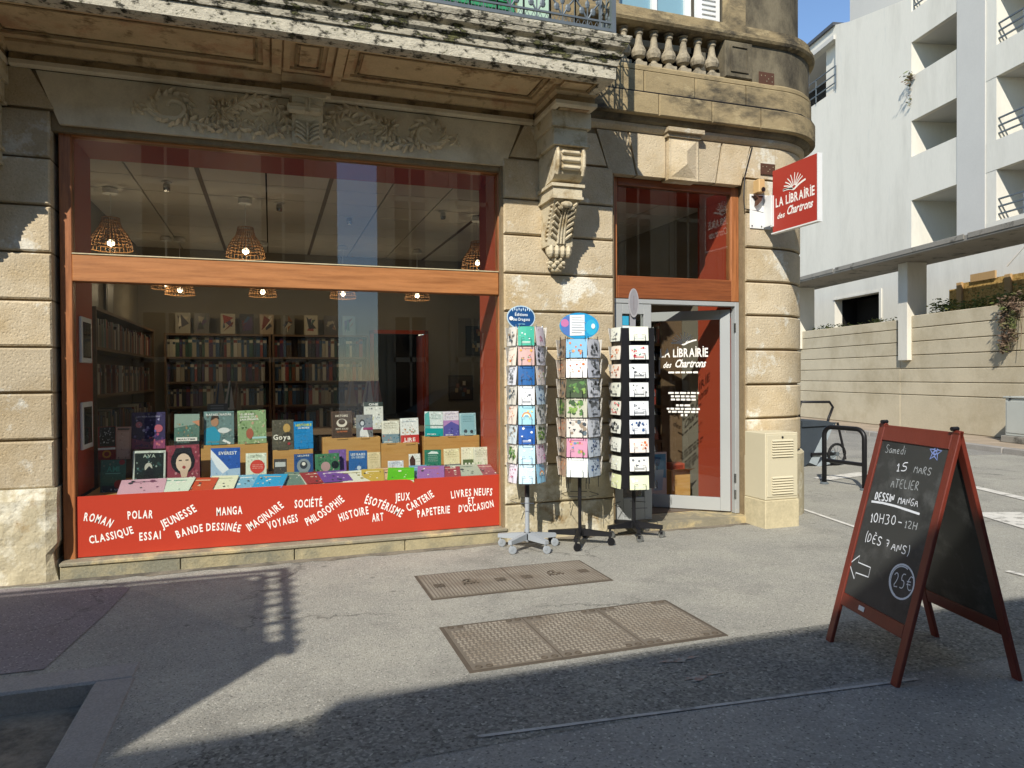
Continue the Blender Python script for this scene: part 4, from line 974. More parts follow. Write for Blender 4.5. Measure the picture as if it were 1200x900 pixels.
# ------------------------------------------------------------------ window display
t = thing('display_table', 'long low display table filling the shop window behind the red band', 'table', (1.73,.65,.095))
q = MB(); q.box(.02,3.44,.10,1.25,.575,.605); q.build('tabletop', M_ply, t)
for x in (.1,1.2,2.3,3.35):
    q = MB(); q.box(x-.03,x+.03,1.15,1.2,.096,.574); q.build('leg', M_ply, t)
def rect(px0,py0,px1,py1,y):
    a = at(px0,py1,1,y); b2 = at(px1,py0,1,y); c = at((px0+px1)/2,py0,1,y); d = at((px0+px1)/2,py1,1,y); return a.x,b2.x,d.z,c.z
STY = .66
STANDS = [((236,521,314,578),'widest pale wooden stand'),((320,527,367,574),'narrow wooden stand under the painter book'),((379,513,446,570),'pale stand lit by the sun, centre of the display'),((447,519,490,560),'short stand beside the sunlit one'),((497,511,562,548),'rightmost wooden stand'),((155,527,233,570),'dark wooden stand at the left of the display')]
for (r_,lab) in STANDS:
    x0,x1,z0,z1 = rect(*r_, STY); t = thing('book_stand', lab+' in the window', 'display stand', ((x0+x1)/2,STY,.606), 0, 'wooden book stands in the window')
    q = MB(); q.bbox(x0,x1,STY,STY+.02,.606,z1,.003); q.build('front_panel', M_ply if 'dark' not in lab else M_shelf, t)
    q = MB(); q.box(x0,x1,STY+.021,STY+.22,z1-.02,z1-.001); q.build('top_shelf', M_ply if 'dark' not in lab else M_shelf, t)
    q = MB(); q.box(x0,x0+.02,STY+.021,STY+.22,.606,z1-.021); q.box(x1-.02,x1,STY+.021,STY+.22,.606,z1-.021); q.build('side_panel', M_ply if 'dark' not in lab else M_shelf, t)
def art(mb, W_, H_, spec, y=-.0012):
    k = 0
    for s_ in spec:
        k += 1; yy = y-.0005*k; T = s_[0]; c = s_[-1]
        if T == 'r': mb.add([(s_[1]*W_,yy,s_[2]*H_),(s_[3]*W_,yy,s_[2]*H_),(s_[3]*W_,yy,s_[4]*H_),(s_[1]*W_,yy,s_[4]*H_)],[(0,1,2,3)],c)
        elif T == 'c': mb.add([(s_[1]*W_+s_[3]*W_*math.cos(a),yy,s_[2]*H_+s_[3]*W_*(s_[4] if len(s_) > 5 else 1)*math.sin(a)) for a in [2*PI*i/14 for i in range(14)]],[tuple(range(14))],c)
        elif T == 'p': mb.add([(u*W_,yy,v*H_) for u,v in s_[1]],[tuple(range(len(s_[1])))],c)
        elif T == 't': put_text(mb,s_[1],(s_[2]*W_,yy,s_[3]*H_),(1,0,0),(0,0,1),s_[4]*H_,bold=True,col=c,align='c',width=s_[5]*W_)
        elif T == 'n':      # speckle of n small dabs inside a box
            rr = random.Random(hash((s_[1],s_[2]))%1000+int(s_[3]*100))
            for _ in range(s_[5]):
                a = rr.uniform(s_[1],s_[3]); b3 = rr.uniform(s_[2],s_[4]); d = rr.uniform(.02,.05)
                n_ = rr.choice((3,4,5)); ph = rr.uniform(0,6)
                mb.add([(a*W_+d*W_*math.cos(ph+2*PI*i/n_),yy-.0001*(_%4),b3*H_+d*W_*1.2*math.sin(ph+2*PI*i/n_)) for i in range(n_)],[tuple(range(n_))],rr.choice(c) if isinstance(c,list) else c)
        elif T == 'l':      # n lines of small print between heights
            u0,v0,u1,v1,n_ = s_[1:6]
            for i in range(n_):
                v = v0+(v1-v0)*i/max(1,n_-1); x = u0
                rr = random.Random(i+n_*7)
                while x < u1-.03:
                    l = rr.uniform(.06,.16); mb.add([(x*W_,yy,v*H_),(min(x+l,u1)*W_,yy,v*H_),(min(x+l,u1)*W_,yy,(v+.016)*H_),(x*W_,yy,(v+.016)*H_)],[(0,1,2,3)],c); x += l+.03
def book_up(r_, y, base, spec, label, th=.022, lean=-.10, yaw=0):
    x0,x1,z0,z1 = rect(*r_, y); W_, H_ = x1-x0, z1-z0
    t = thing('book', label, 'book', (x0,y,z0), yaw); t.rotation_euler = (lean,0,yaw); t['group'] = 'books shown face out in the window'
    lgt = tuple(min(1,c*1.35+.01) for c in srgb(base)); drk = tuple(c*.72 for c in srgb(base)); spec = [('n',.04,.04,.96,.96,64,[lgt,drk,srgb(base),lgt,drk,tuple((a_+b_)/2 for a_,b_ in zip(drk,(.35,.3,.25)))])]+spec
    if W_ > .14: spec = spec+[('l',.12,.06,.6,.09,2,lgt)]
    t.rotation_euler.y = random.uniform(-.022,.022)
    q = MB(); q.box(0,W_,0,.003,0,H_,base); q.box(0,W_,th-.003,th,0,H_,base); q.box(0,.003,.003,th-.003,0,H_,base); art(q,W_,H_,spec); q.build('cover', M_print, t, local=True)
    q = MB(); q.box(.004,W_-.004,.0032,th-.0032,.003,H_-.003); q.build('page_block', M_pages, t, local=True)
    q = MB()   # little wire easel under the book
    q.tube([(W_*.25,-.03,.02),(W_*.25,-.03,-.004),(W_*.75,-.03,-.004),(W_*.75,-.03,.02)],.0025,4); q.tube([(W_*.25,-.03,-.004),(W_*.25,.03,-.004)],.0025,4); q.tube([(W_*.75,-.03,-.004),(W_*.75,.03,-.004)],.0025,4)
    q.build('wire_easel', M_black, t, local=True); return t
U, L_, BK = STY+.03, .44, .95
W0 = '#e9e6db'
book_up((115,500,135,539),.50,'#8e2a26',[('r',.1,.4,1,.98,'#20242a'),('n',.1,.45,.9,.95,40,['#d6d6cf','#8e9296','#3d4248']),('r',0,.30,1,.36,W0),('c',.5,.17,.26,'#c9862f'),('c',.5,.17,.15,'#8e2a26')],'black and white manga with a red band, leftmost upper book')
book_up((135,500,152,538),.52,'#b98f7d',[('r',.1,.05,.9,.85,'#c7a28e'),('n',.15,.1,.85,.8,20,['#8f5f53','#dcc2ae']),('r',.1,.9,.9,.95,'#5b5148')],'narrow pink beige comic beside the leftmost manga')
book_up((154,483,193,526),.60,'#3a3358',[('p',[(0,0),(1,0),(1,.25),(.5,.18),(0,.3)],'#8a4368'),('n',.05,.05,.95,.4,26,['#a64f6a','#5c3a73','#c9707a']),('c',.22,.66,.10,'#c4737c'),('c',.8,.55,.13,'#b8626f'),('c',.45,.52,.05,'#7a6aa0'),('t','LES MARGUERITES',.5,.86,.035,.7,'#b7b2cf'),('n',.1,.3,.9,.8,14,['#6a62a0','#a9a4c8'])],'large navy and purple book covered in pink flowers')
book_up((117,539,146,582),.36,'#3f6a5c',[('r',.06,.02,.94,.3,'#35424e'),('c',.75,.33,.2,'#8c3236'),('c',.85,.93,.12,'#8c3236'),('t','AMI',.5,.68,.14,.5,'#4fa08c'),('r',.2,.62,.8,.64,'#7fbcae'),('n',.1,.03,.9,.22,16,['#8fa0b8','#22303f','#c5ccd4'])],'dark green book with red tree, low at the left end')
book_up((155,528,193,568),.42,'#c9d0c4',[('r',.06,.04,.94,.93,'#15201f'),('n',.1,.1,.9,.85,34,['#2f4a45','#5a7a74','#22343a','#86968c']),('c',.48,.5,.12,1.4,'#b9b7a8'),('p',[(.3,.1),(.7,.1),(.62,.45),(.5,.55),(.38,.42)],'#10151b'),('t','AVA',.5,.80,.09,.38,'#a9b6a6')],'dark forest comic with a pale border titled AVA')
book_up((195,522,234,564),.44,'#8b3a48',[('n',0,0,1,1,30,['#a85660','#6d2a3c','#c08a8c']),('c',.5,.55,.36,1.15,'#17181f'),('c',.52,.5,.23,1.35,'#dcc3aa'),('p',[(.4,.3),(.66,.3),(.6,.1),(.45,.1)],'#d3b79e'),('r',.38,.56,.47,.59,'#2b2024'),('r',.58,.56,.67,.59,'#2b2024'),('c',.53,.38,.05,'#a03c40'),('p',[(.22,.75),(.3,.92),(.75,.92),(.8,.7),(.55,.82)],'#202028'),('t','JHEN ROE',.5,.03,.07,.7,'#efe6da')],'crimson manga cover with a dark haired face')
book_up((204,485,233,521),.62,'#5b7a6e',[('p',[(0,.55),(1,.68),(1,1),(0,1)],'#8fa295'),('n',0,.25,1,.7,22,['#4f8a7a','#7aa596','#a08a68']),('p',[(.7,.75),(1,.6),(1,.8)],'#c98b6a'),('r',0,.0,1,.12,'#23292c'),('r',.08,.12,.92,.24,W0),('t','MARITIME',.5,.15,.05,.7,'#30383c')],'grey green seascape book with a white title strip')
book_up((239,482,274,521),U,'#6a8583',[('n',.3,.1,1,.6,16,['#8a9a94','#57706f','#a6aea4']),('p',[(0,0),(.5,0),(.55,.3),(.35,.55),(.1,.5),(0,.4)],'#2a96b4'),('c',.36,.68,.13,1.25,'#b08466'),('p',[(.22,.72),(.26,.86),(.46,.88),(.52,.76),(.4,.8)],'#3a2d26'),('c',.66,.42,.2,.5,'#d9dcd8'),('p',[(.6,.1),(.66,.16),(.9,.04),(.85,0)],'#e8eae6'),('t','RAFAEL NADAL',.5,.87,.06,.84,'#f2f2ec')],'grey sports book with a man in turquoise on the cover')
book_up((279,481,312,520),U,'#8ea878',[('n',0,0,1,1,60,['#6f8f5a','#a9bf8f','#c9cfae','#556f46','#c7a58a']),('r',.5,.14,1,.2,'#a9d0cc'),('c',.42,.3,.13,1.5,'#a85e48'),('t','LE GRAND',.34,.86,.05,.5,'#f4f3e6'),('t','GUIDE DU',.36,.78,.05,.56,'#f4f3e6'),('t','JARDINIER',.42,.70,.05,.66,'#f4f3e6')],'bright green garden book, tallest on the widest stand')
book_up((319,492,344,527),U,'#5a5648',[('n',0,.1,1,.9,20,['#6d6655','#4b473c','#7c745d']),('c',.68,.72,.17,1.3,'#bf9c5b'),('p',[(.4,.3),(.95,.3),(.9,.55),(.7,.6),(.5,.52)],'#3d3a32'),('t','Goya',.45,.34,.16,.8,'#eee9da'),('c',.78,.2,.07,'#a5383c')],'olive brown art book titled Goya')
book_up((345,494,367,526),U,'#1f86c4',[('t','HISTOIRE',.52,.82,.09,.84,'#d6e04a'),('t','DU MONDE',.52,.73,.06,.6,'#eef2f2'),('l',.2,.3,.8,.6,3,'#3d9bd0')],'plain bright blue book with a yellow title')
book_up((247,525,281,575),L_,'#2c5cae',[('p',[(0,.0),(1,0),(1,.52),(.62,.5),(.42,.66),(0,.97)],'#a9c4dc'),('p',[(0,.97),(.42,.66),(.62,.5),(.4,.4),(.2,.55),(0,.8)],'#e8eef2'),('n',0,.05,1,.45,16,['#8fb2d2','#c6d8e6','#7fa4c8']),('t','EVEREST',.58,.84,.07,.62,'#e9eef2')],'blue mountain book with a white snow slope')
book_up((288,531,312,563),L_,'#dfe6cf',[('c',.56,.5,.36,'#d4473a'),('l',.32,.44,.82,.56,3,'#f0b8a8'),('l',.2,.85,.8,.9,2,'#9aa78c')],'pale cream book with a round red disc')
book_up((321,538,336,562),L_,'#4a4743',[('r',.1,.62,.9,.85,'#c3c6c2'),('n',.1,.1,.9,.6,14,['#2a2b2c','#7b6f60'])],'small dark paperback with a grey label')
book_up((345,532,367,558),L_,'#28528c',[('c',.5,.46,.36,1.1,'#8c969c'),('c',.5,.5,.2,1.1,'#3b3f45'),('c',.5,.55,.1,'#e6e2d6'),('t','LE LIVRE',.5,.88,.07,.6,'#e8ecee')],'royal blue book with a grey round portrait')
book_up((389,482,413,515),U,'#5a4436',[('r',.06,.04,.94,.96,'#4a3a30'),('t','HISTOIRE',.5,.8,.07,.6,'#e3d9c6'),('c',.5,.58,.26,.8,'#ddd3c2'),('c',.5,.62,.17,.8,'#4a3a30'),('t','PETIT ATLAS',.5,.34,.06,.6,'#e3d9c6'),('t','DU MONDE',.5,.25,.05,.5,'#d27a4c')],'dark brown hardback with white lettering on the sunlit stand')
book_up((418,486,437,514),U,'#7d7f80',[('n',0,0,1,1,18,['#3c3e40','#a9abab','#5b5d5f']),('c',.35,.66,.17,1.3,'#26272a'),('c',.36,.64,.11,1.3,'#c9cac8'),('p',[(.2,.0),(.8,0),(.62,.4),(.36,.5),(.2,.3)],'#e0e1de'),('r',.4,.36,1,.46,'#9a3a68')],'black and white photo book of a woman')
book_up((427,471,449,503),BK,'#dfe0d8',[('r',0,.84,1,1,'#33403c'),('t','ONE',.5,.87,.08,.5,'#f0f0ea'),('n',.05,.1,.95,.8,26,['#d6c83a','#8a8f92','#3c4044','#f2f0e4'])],'tall comic with yellow drawings behind the photo book')
book_up((448,493,468,520),U,'#e6e3d2',[('r',0,0,1,.42,'#7f96a0'),('n',0,0,1,.4,20,['#c46a4c','#4f7f96','#2f3f48','#d8b090']),('l',.15,.68,.85,.88,3,'#a9a48c')],'cream novel with a small seaside picture')
book_up((470,490,491,521),U,'#e9ece8',[('r',0,.04,1,.36,'#c43a36'),('n',.05,.38,.95,.72,22,['#d08a5c','#a9663f','#8ba07c','#e3b98c']),('t','LIRE',.5,.12,.13,.6,'#f6f2ec'),('l',.15,.86,.85,.86,1,'#8fa6b8')],'white novel with a red lower band')
book_up((498,482,519,511),U,'#dbe9e6',[('r',0,0,1,.32,'#17a0a0'),('p',[(0,.32),(0,.9),(.22,1),(.3,.32)],'#5fb6b0'),('r',0,.42,1,.45,'#6f8a86'),('l',.35,.7,.9,.85,3,'#8fb0ac')],'white and turquoise novel, left of three on the right stand')
book_up((520,482,538,512),U,'#e3e0ea',[('r',0,0,1,.65,'#5b5aa6'),('p',[(0,.4),(.5,.6),(1,.45),(1,.65),(0,.65)],'#b38ac0'),('n',0,.05,1,.35,16,['#2f3678','#8a90d0']),('l',.1,.78,.9,.9,2,'#b0aac4')],'violet novel, middle of three on the right stand')
book_up((539,484,558,510),U,'#a9ccd2',[('r',.1,.06,.9,.94,'#8fbcc6'),('c',.35,.18,.11,'#44505a'),('c',.72,.16,.1,'#3c444c'),('l',.2,.62,.8,.82,3,'#4f7680')],'pale blue novel, right of three on the right stand')
book_up((371,532,400,562),.36,'#4f8a62',[('n',0,.1,1,.9,24,['#2a3a30','#76ae7c','#c58a94','#d0b8b0']),('c',.4,.5,.2,'#c9a4a0'),('c',.8,.55,.16,'#202a2c')],'green comic leaning low in front of the purple book', yaw=.25)
book_up((386,527,406,560),.48,'#7b5a9c',[('c',.7,.72,.07,'#4a3468'),('n',.1,.1,.9,.9,8,['#8f70ae','#6a4c8a'])],'purple paperback below the sunlit stand')
book_up((409,528,430,556),L_,'#2f66a4',[('t','LES BASES',.5,.8,.09,.8,'#e8eef0'),('t','DU DESSIN',.5,.68,.08,.7,'#cfdde6'),('c',.55,.28,.12,'#c4d2de')],'mid blue guide below the sunlit stand')
book_up((431,530,446,553),L_,'#e0cfa4',[('l',.2,.5,.8,.85,4,'#a38f60')],'plain cream book beside the mid blue guide')
book_up((455,540,473,556),L_,'#dde2e8',[('n',.05,.1,.95,.7,24,['#7f94b4','#b05c60','#c9ced8','#5f6c88']),('l',.2,.8,.8,.85,2,'#8fa0c0')],'small white patterned book under the short stand')
book_up((480,532,493,555),L_,'#e9e8de',[('p',[(.1,.2),(.5,.2),(.55,.7),(.3,.95),(.05,.7)],'#4a2c22'),('l',.6,.6,.95,.75,2,'#8f9a80')],'white book with a dark brown silhouette')
book_up((498,527,517,551),L_,'#2f7f66',[('n',.1,.05,.9,.3,12,['#7fc0a0','#205a4a']),('p',[(.15,.8),(.4,.93),(.75,.9),(.85,.8)],'#dfeee4'),('l',.2,.45,.8,.72,4,'#cfe6da')],'emerald green book below the right stand')
book_up((521,526,539,550),L_,'#ede3b8',[('r',0,0,1,.25,'#6d6f78'),('n',0,.02,1,.28,10,['#3e4048','#c9c4b0']),('l',.2,.6,.8,.8,3,'#b3a878')],'cream yellow novel below the right stand')
book_up((541,524,557,550),L_,'#eee9cf',[('r',.1,0,1,.45,'#5f7048'),('r',.25,.03,.37,.3,'#f2f0e6'),('r',.5,.03,.62,.3,'#f2f0e6'),('r',.75,.03,.87,.3,'#f2f0e6')],'cream novel with three white candles on the cover')
book_up((556,524,575,551),.38,'#e4e6d0',[('n',.05,.05,.7,.45,22,['#8fb27c','#c9d6a8','#6f9a62']),('l',.15,.6,.85,.82,4,'#a9ac8c')],'rightmost cream book with green leaves on it')
# books lying along the front of the table
FL_ = [(167,.20,.34,'#d5a7b4','#7f4f66','large pale pink book lying flat at the left front'),(203,.20,.30,'#d9e3cf','#4f8f80','mint white book lying flat beside the pink one'),(232,.18,.28,'#c9502f','#e6c9a4','orange red children book lying flat'),(261,.18,.22,'#e6e4c2','#a3a88a','cream booklet lying beside the orange book'),
 (286,.20,.24,'#7fb3cc','#e6eef0','sky blue oval patterned book lying flat'),(317,.16,.25,'#2f9fd0','#c9b08c','bright blue white edged book lying flat'),(346,.20,.2,'#6d8478','#a9b49c','grey green booklet lying flat'),(370,.18,.23,'#a33c3c','#d5a48c','dark red book lying flat left of the purple one'),
 (392,.20,.26,'#7a4f9c','#e0c3e6','bright purple book lying on a white one'),(415,.20,.26,'#ece9d3','#9c8f4c','white book with olive drawings lying flat'),(437,.20,.2,'#c9a94c','#f0e6c0','golden cream book lying flat in the centre'),(454,.24,.2,'#d8b28c','#8f5a40','tan book lying behind the green one'),
 (470,.15,.24,'#5fbf1f','#7fd03c','bright lime green book lying flat'),(492,.28,.17,'#6fa3c4','#c4dbe6','small light blue book lying behind the violet one'),(505,.20,.25,'#a06fae','#c9705c','violet and coral book lying flat'),(527,.18,.2,'#a33f4c','#d8b4a4','burgundy book lying flat'),(546,.20,.27,'#b8bfae','#6a7a70','grey sage book lying flat'),(570,.20,.22,'#a5616a','#e2bcae','dusty pink book lying at the right front')]
for i,(px,y,W_,c1,c2,lab) in enumerate(FL_):
    x = at(px,565,1,y).x; th = random.choice((.018,.03,.024)); q = MB(); D_ = .24
    q.box(-W_/2,W_/2,-D_/2,D_/2,th-.003,th,c1); q.box(-W_/2,W_/2,-D_/2,D_/2,0,.003,c1); q.box(-W_/2+.003,W_/2-.003,-D_/2+.003,D_/2-.003,.003,th-.003,'#ded8c6')
    rr = random.Random(i*3+1)
    for k in range(9):
        a, b2, d = rr.uniform(-.38,.38)*W_, rr.uniform(-.36,.36)*D_, rr.uniform(.02,.07)*W_; n_ = rr.choice((3,4,6,8)); ph = rr.uniform(0,6)
        q.add([(a+d*math.cos(ph+2*PI*j/n_), b2+d*math.sin(ph+2*PI*j/n_), th+.0006+.0003*k) for j in range(n_)],[tuple(range(n_))],rr.choice([c2,c2,'#efeadd','#3f4448']))
    q.box(-W_*.3,W_*.3,D_*.28,D_*.33,th+.0004,th+.0008,c2)
    o = solo('book', q, M_print, lab, 'book', (0,0,0), 'books lying along the window front')
    o.location = (x,y,.606+.035); o.rotation_euler = (rr.uniform(.28,.40),0,rr.uniform(-.25,.25))
# leaning books and price card farther in
for i,(px0,py0,px1,py1,y,c,lab) in enumerate(((248,447,262,482,1.9,'#8f7f6c','brown paper wrapped book leaning on the middle table'),(262,446,272,480,1.95,'#c9c6bb','white spined book leaning beside the brown wrapped one'),(270,447,280,480,2.0,'#8a7355','tan book leaning at the right of the middle table pair'),(404,446,416,476,2.1,'#8d7350','tan triangular book stand on the rear table'),(424,446,436,476,1.9,'#b3b0a6','pale fan of open pages on the rear table'),(436,446,446,476,1.95,'#8c5f55','reddish book leaning behind the yellow comic'))):
    x0,x1,z0,z1 = rect(px0,py0,px1,py1,y); q = MB(); q.prism([(x0,z0),(x1+.02,z0),(x1-.02,z1),(x0+.06,z1)], y, y+.05, 'y', c)
    q.prism([(x0+.03,z0+.02),(x0+.06,z0+.02),(x0+.08,z1-.02),(x0+.07,z1-.02)], y-.003, y-.001, 'y', random.choice(SPC)); solo('book', q, M_print, lab, 'book')
x0,x1,z0,z1 = rect(243,473,267,484,1.5); q = MB(); q.box(x0,x1,1.5,1.505,z0,z1,'#5b6670'); art(q,1,1,[]); 
for k in range(3): q.box(x0+.03,x1-.04,1.4975,1.499,z0+.02+.025*k,z0+.03+.025*k,'#9aa4ac')
solo('shelf_label', q, M_print, 'slate grey card standing behind the sports book', 'label card')
t = thing('middle_table', 'dark table in the middle of the shop stacked with books', 'table', (1.9,2.1,.095))
q = MB(); q.box(.6,3.2,1.75,2.45,.92,.96); q.build('tabletop', M_shelf, t)
for x in (.65,3.15):
    for y in (1.8,2.4): q = MB(); q.box(x-.03,x+.03,y-.03,y+.03,.096,.919); q.build('leg', M_shelf, t)
for i,(x,z,c,n_) in enumerate(((2.35,.961,'#5e5a52',4),(2.75,.961,'#3e4a56',3),(.8,.961,'#4c3f35',5))):
    for k in range(n_):
        q = MB(); q.box(x,x+.22,2.0,2.18,z+.03*k,z+.028+.03*k,random.choice(SPC)); q.box(x+.003,x+.217,1.998,2.0,z+.006+.03*k,z+.022+.03*k,'#b8b2a0')
        solo('book', q, M_print, 'dim book in the %s pile on the middle table, %s from the bottom' % (['centre','right','left'][i], ['first','second','third','fourth','fifth'][k]), 'book')
# things seen through the door
bookcase('small bookcase seen through the open door', 5.0, 6.15, 2.55, 2.8, [.45,.85,1.25,1.65], 2.1)
for i,z in enumerate((.85,1.25,1.65)):
    shelf_books(5.05,6.1,2.57,z+.001,0,', %s shelf seen through the door' % ['low','middle','high'][i],'books seen through the door',.8)
bookcase('dark bookcase on the right wall just inside the door', 5.93, 6.21, 1.25, 2.7, [.42,.80,1.18,1.56,1.94], 2.3, 'r')
for i,z in enumerate((.80,1.18,1.56,1.94)):
    x_ = 1.3; n_ = 0; rq = random.Random(40+i)
    while x_ < 2.6:
        me, wd_, h, cn = rq.choice(BM); n_ += 1; o = bpy.data.objects.new('book', me); COL.objects.link(o); o.location = (5.96, x_+wd_, z+.001); o.rotation_euler = (0,0,-PI/2)
        tag(o, '%s spine, %s from the door on the %s right wall shelf' % (cn, ordw(n_), ['low','middle','upper','top'][i]), 'book', 'books just inside the door'); x_ += wd_+rq.choice((.004,.006,.2))
t = thing('cardboard_box','open brown cardboard box on the floor inside the door','box',(5.98,.98,.096))
q = MB(); q.box(5.82,6.07,.86,1.12,.096,.44); q.build('body', M_ply, t)
q = MB(); q.add([(5.82,.86,.44),(6.07,.86,.44),(6.09,.78,.47),(5.79,.78,.47)],[(0,1,2,3)]); q.add([(5.82,1.12,.44),(6.07,1.12,.44),(6.08,1.18,.5),(5.80,1.18,.5)],[(0,1,2,3)]); q.build('flap', M_ply, t)
q = MB(); q.box(5.87,6.02,.90,1.05,.442,.52,'#a84a30'); q.box(5.89,6.0,.896,.90,.46,.50,'#7a2f20'); solo('book', q, M_print, 'rusty red boxed book lying in the cardboard box', 'book')
q = MB(); q.box(5.50,5.76,.86,1.06,.096,.15,'#5fae3a'); q.box(5.52,5.74,.856,.86,.11,.135,'#4a8a2c'); solo('toy_box', q, M_print, 'flat bright green box on the floor inside the door', 'box')
q = MB(); q.box(5.52,5.78,.90,.925,.151,.66,'#dfe3e0'); q.add([(5.53,.898,.40),(5.77,.898,.36),(5.77,.898,.64),(5.53,.898,.64)],[(0,1,2,3)],'#4fa3cf'); q.add([(5.62,.8965,.22),(5.72,.8965,.22),(5.74,.8965,.46),(5.60,.8965,.46)],[(0,1,2,3)],'#a9d3e6'); q.add([(5.55,.8955,.52),(5.68,.8955,.5),(5.70,.8955,.6),(5.56,.8955,.62)],[(0,1,2,3)],'#2f6f9f'); solo('advertising_board', q, M_print, 'sky blue and white board standing on the green box', 'board')
q = MB(); q.box(5.58,5.92,1.2,1.55,.74,.77); q.box(5.60,5.90,1.22,1.53,.096,.74); solo('counter', q, M_shelf, 'small dark wooden counter inside the open door', 'counter')
q = MB(); q.lathe([(.03,0),(.05,.02),(.06,.08),(.04,.14),(.05,.17),(.045,.21),(.02,.25)],(5.66,1.3,.771),10,'#d8a0b4'); q.ball((5.63,1.3,1.02),.02,col='#d8a0b4'); q.ball((5.69,1.3,1.02),.02,col='#d8a0b4'); solo('soft_toy', q, M_print, 'pink soft toy on the counter inside the door', 'toy')
for k,(x,c,lab) in enumerate(((5.76,'#cfc3a4','cream folded paper bird on the counter'),(5.86,'#c98a74','salmon paper flower on the counter'))):
    q = MB(); q.add([(x-.05,1.3,.772),(x+.05,1.3,.772),(x+.07,1.33,.85),(x,1.29,.92),(x-.07,1.33,.84)],[(0,1,2,3,4)],c); q.add([(x-.02,1.26,.772),(x+.06,1.36,.80),(x-.04,1.33,.9)],[(0,1,2)],c); q.box(x-.03,x+.03,1.27,1.35,.771,.79,c); solo('paper_ornament', q, M_print, lab, 'ornament')
for k,(x,z,h,c,lab) in enumerate(((5.62,.771,.22,'#4f8fc0','blue picture book standing at the back of the door counter'),(5.74,.771,.26,'#e6e1d2','white picture book standing at the back of the door counter'),(5.86,.771,.2,'#8f4f6a','plum picture book standing at the back of the door counter'))):
    q = MB(); q.box(x-.055,x+.055,1.44,1.46,z,z+h,c); art(q,1,1,[]); q.box(x-.03,x+.03,1.437,1.44,z+.08,z+.15,random.choice(SPC)); solo('book', q, M_print, lab, 'book')
# ------------------------------------------------------------------ card racks
CARDC = ['#e6e3da','#dfe6e2','#cfdfe6','#e8dfd0','#d9d3e0','#f0eee6','#b9d2dc','#d8c6b4']
def card_mesh(W_, H_, base, style, seed):
    rr = random.Random(seed); q = MB(); n = 4
    # sheet slightly bowed, 3 mm thick
    V = []; 
    for i in range(n+1):
        u = -W_/2+W_*i/n; b_ = .006*(1-(2*i/n-1)**2)
        V += [(u,-b_,0),(u,-b_,H_),(u,-b_+.003,0),(u,-b_+.003,H_)]
    fs = []
    for i in range(n):
        o = 4*i; fs += [(o,o+4,o+5,o+1),(o+2,o+3,o+7,o+6),(o+1,o+5,o+7,o+3),(o,o+2,o+6,o+4)]
    fs += [(0,1,3,2),(4*n,4*n+2,4*n+3,4*n+1)]; q.add(V,fs,base)
    pal = {'floral':['#c4576a','#7f9f6a','#d9a24c','#5f86a8'],'photo':['#5b6a72','#8f7f6c','#3a4248','#b0aa9c'],'rainbow':['#d98a4c','#7fb8cc','#e6d27f','#c96f7f'],'line':['#4a4f55','#70757b'],'dots':['#3f5f8f','#2b3d5f'],'berry':['#b0456a','#8f3f8a','#d47fa0'],'leaf':['#4f7a3c','#7f9f4c','#34502c'],'hearts':['#c43f4c','#e07f7f','#6f9f8f'],'bw':['#222528','#8b8f92','#55595c'],'white':['#f4f3ee','#dfe6ea'],'orange':['#d0713c','#b04f34','#e0a878']}[style]
    yb_ = -.0078
    def blob(u,v,r,c,n_=6):
        ph = rr.uniform(0,6); yy = yb_-.0003*rr.random()
        q.add([(u+r*math.cos(ph+2*PI*i/n_),yy,v+r*math.sin(ph+2*PI*i/n_)*rr.uniform(.7,1.2)) for i in range(n_)],[tuple(range(n_))],c)
    cnt = {'floral':16,'photo':14,'rainbow':5,'line':6,'dots':14,'berry':12,'leaf':30,'hearts':12,'bw':12,'white':5,'orange':10}[style]
    for k in range(cnt):
        blob(rr.uniform(-.38,.38)*W_, rr.uniform(.2,.85)*H_, rr.uniform(.02,.09)*W_ if style not in ('photo','bw','leaf') else rr.uniform(.05,.14)*W_, rr.choice(pal), rr.choice((3,5,6,8)))
    if style == 'rainbow':
        for j,c in enumerate(('#c96f5c','#e0b46a','#f0ead8','#7fb0c4')):
            R_ = (.30-.05*j)*W_; q.add([(R_*math.cos(PI*i/8),yb_-.0006-.0002*j,.4*H_+R_*math.sin(PI*i/8)) for i in range(9)],[tuple(range(9))],c)
    if style in ('line','white','bw','hearts'):
        for j in range(2): q.box(-W_*.25,W_*.25,yb_-.001,yb_-.0004,H_*(.12+.06*j),H_*(.13+.06*j)+.002,rr.choice(pal))
    return q
ORD = ['top','second from top','third from top','fourth from top','fifth from top','sixth from top','seventh from top','eighth from top','lowest']
